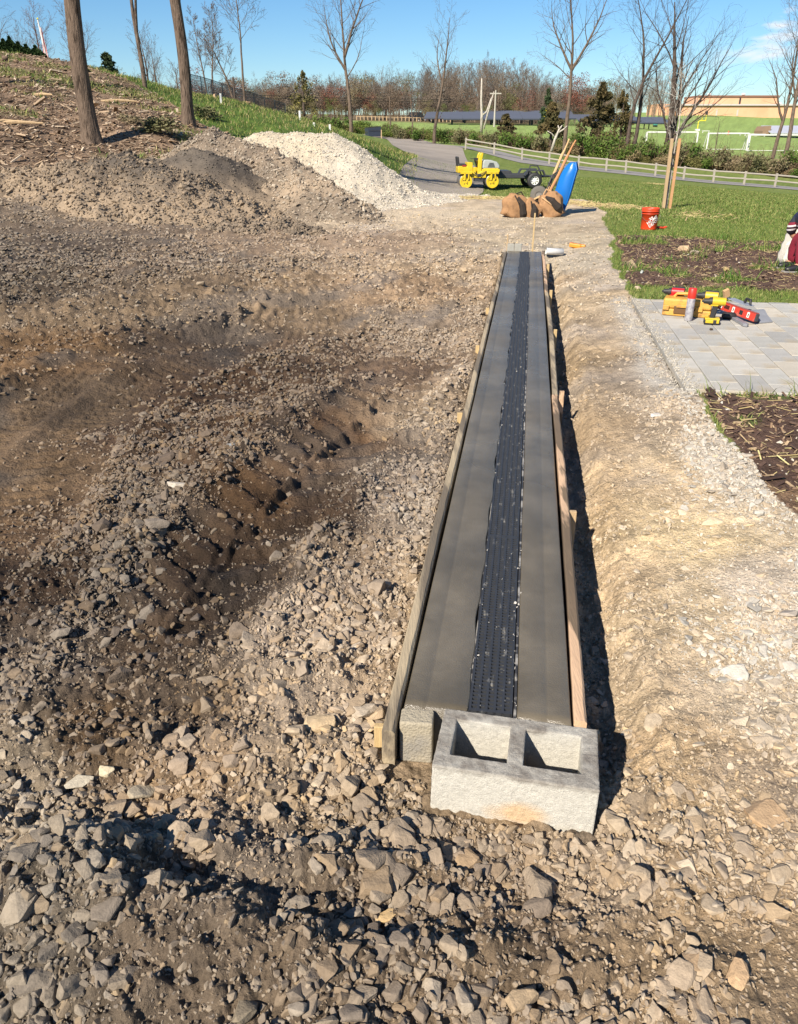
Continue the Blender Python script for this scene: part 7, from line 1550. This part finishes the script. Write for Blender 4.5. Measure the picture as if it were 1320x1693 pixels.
x, y = sector(rs, 70000, 18, 52, -34, 2); g, u, v = cover(x, y); nn = fbm(x, y, .28, 3, 200) + .35 * sst(np.hypot(x, y), 26, 40) - .1; k = (((g == 2) & (rs.rand(len(x)) < sst(nn + .25 * fbm(x, y, 2, 2, 280), .1, .5) * .8)) | ((g == 1) & (u < 690) & (rs.rand(len(x)) < .55)))
blades('slope_grass', 'rough green and dry grass on the bank and slope crest', x[k], y[k], .13, .012, 1.0, M_blade, [(104, 128, 56), (126, 140, 70), (150, 148, 86), (86, 112, 46), (172, 160, 112)], 44)
# larger fallen sticks lying on the slope
for i, (u_, v_, D, L_, az, lab) in enumerate(((195, 152, 31, 1.2, .2, 'pale fallen branch piece below the slope crest'), (30, 217, 22, 1.3, .1, 'pale broken stick left of the thick trunk'), (70, 158, 29, .9, -.4, 'short pale stick on the mid slope at the left'), (12, 205, 22, .8, .5, 'thin stick near the left edge of the slope'))):
    q = gp(u_, v_, D); b = MB(); b.tube([(-L_ / 2, 0, .05), (0, .04, .09), (L_ / 2, 0, .06)], [.05, .045, .02], 6); o = b.build('fallen_branch', M_pine_dull, None, loc=q, rot=(0, 0, az)); tag(o, lab, 'branch')
# weedy mounds on the slope, casting dark hollows
for i, (u_, v_, D, s_, lab) in enumerate(((255, 214, 23.5, .9, 'weedy grass tussock with brush between the two thick trunks'), (338, 192, 31, .8, 'grass tussock right of the knotted trunk'), (218, 206, 24.5, .6, 'low weedy clump right of the thick trunk'))):
    t = thing('tussock', lab, 'plant', gp(u_, v_, D, -.1), i, 'weedy clumps on the slope'); t.scale = (s_ * 1.3, s_, s_ * .55); link('foliage', SHR[2 + i], t)
# straw strewn along the lawn edge
def straw():
    rs = np.random.RandomState(77); P = []
    for (u0, v0, D0, u1, v1, D1, n, sp) in ((700, 321, 23, 850, 321, 22.5, 1500, .35), (850, 321, 22.5, 960, 325, 21, 900, .3), (965, 330, 20.5, 1040, 338, 19.5, 1000, .5), (1075, 300, 42, 1100, 302, 42, 250, .4), (1130, 348, 17.5, 1180, 348, 17.5, 120, .5)):
        for i in range(n):
            f = rs.rand(); q = at(u0 + (u1 - u0) * f, v0 + (v1 - v0) * f, D0 + (D1 - D0) * f); P.append((q.x + rs.normal() * sp * .6, q.y + rs.normal() * sp))
    x, y = sector(rs, 16000, 3.0, 14, 9, 38); g, u, v = cover(x, y); k = (g == 3) & (rs.rand(len(x)) < np.where(y < 5, .30, .18)); s_, t_ = st(x, y); k &= ~((s_ > PS0) & (s_ < PS1)); P = np.concatenate([np.array(P), np.stack([x[k], y[k]], 1)]); n = len(P); z = surf(P[:, 0], P[:, 1]); S = np.where(np.hypot(*P.T) > 15, .045, .018) * rs.uniform(.5, 1.6, n)
    scatter('straw', 'pale straw and dry stalks strewn along the lawn edge and mulch', None, np.stack([P[:, 0], P[:, 1], z + S * .3], 1), np.stack([rs.uniform(-.3, .3, n), rs.uniform(-.4, .4, n), rs.uniform(0, 6.28, n)], 1), np.stack([S * 1.6, S * .35, S * .5], 1), rs.randint(0, 4, n), (lin([(226, 212, 150), (206, 186, 130), (196, 170, 130)]) / KLIT)[rs.randint(0, 3, n)], CHIP)
straw()
rs = np.random.RandomState(91); x, y = sector(rs, 60000, 2.6, 14, 9, 38); g, u, v = cover(x, y); s_, t_ = st(x, y); k = (g == 3) & ~((s_ > PS0) & (s_ < PS1)) & (rs.rand(len(x)) < np.where(y < 5, .9, .4)); x, y = x[k], y[k]; n = len(x); S = .010 * np.exp(rs.normal(0, .5, n))
scatter('bark_mulch', 'dark shredded bark and dry bits on the mulch bed', None, np.stack([x, y, surf(x, y) + S * .3], 1), np.stack([rs.uniform(-.5, .5, n), rs.uniform(-.6, .6, n), rs.uniform(0, 6.28, n)], 1), np.stack([S, S * 1.2, S], 1), rs.randint(0, 4, n), (lin([(96, 76, 66), (120, 98, 82), (150, 124, 98), (74, 58, 52), (184, 160, 128)]) / KLIT)[rs.randint(0, 5, n)], CHIP)

# fine pale grit swept over the patio border, crumbs on the pavers
def grit():
    rs = np.random.RandomState(55); n = 5200; s_ = rs.uniform(PS0 - .1, PS1 + .1, n); t_ = PT0 + rs.normal(-.03, .075, n); k = int(n * .12); t_[:k] = rs.uniform(PT0, PT0 + 2.6, k)
    P = np.array([tuple(drain(a, b_)) for a, b_ in zip(s_, t_)]); on_ = (t_ > PT0) & (s_ > PS0) & (s_ < PS1); z = np.where(on_, .1035, surf(P[:, 0], P[:, 1])); S = rs.uniform(.002, .009, n) * np.where(t_ > PT0 + .15, .5, 1); P[:, 2] = z + S * .2
    scatter('grit', 'pale grit spilled over the patio border', None, P, rs.uniform(0, 6, (n, 3)), np.stack([S, S, S * .6], 1), rs.randint(0, 14, n), (lin([(206, 198, 182)]) / KLIT) * rs.uniform(.6, 1.1, (n, 1)), ROCKS_I)
grit()
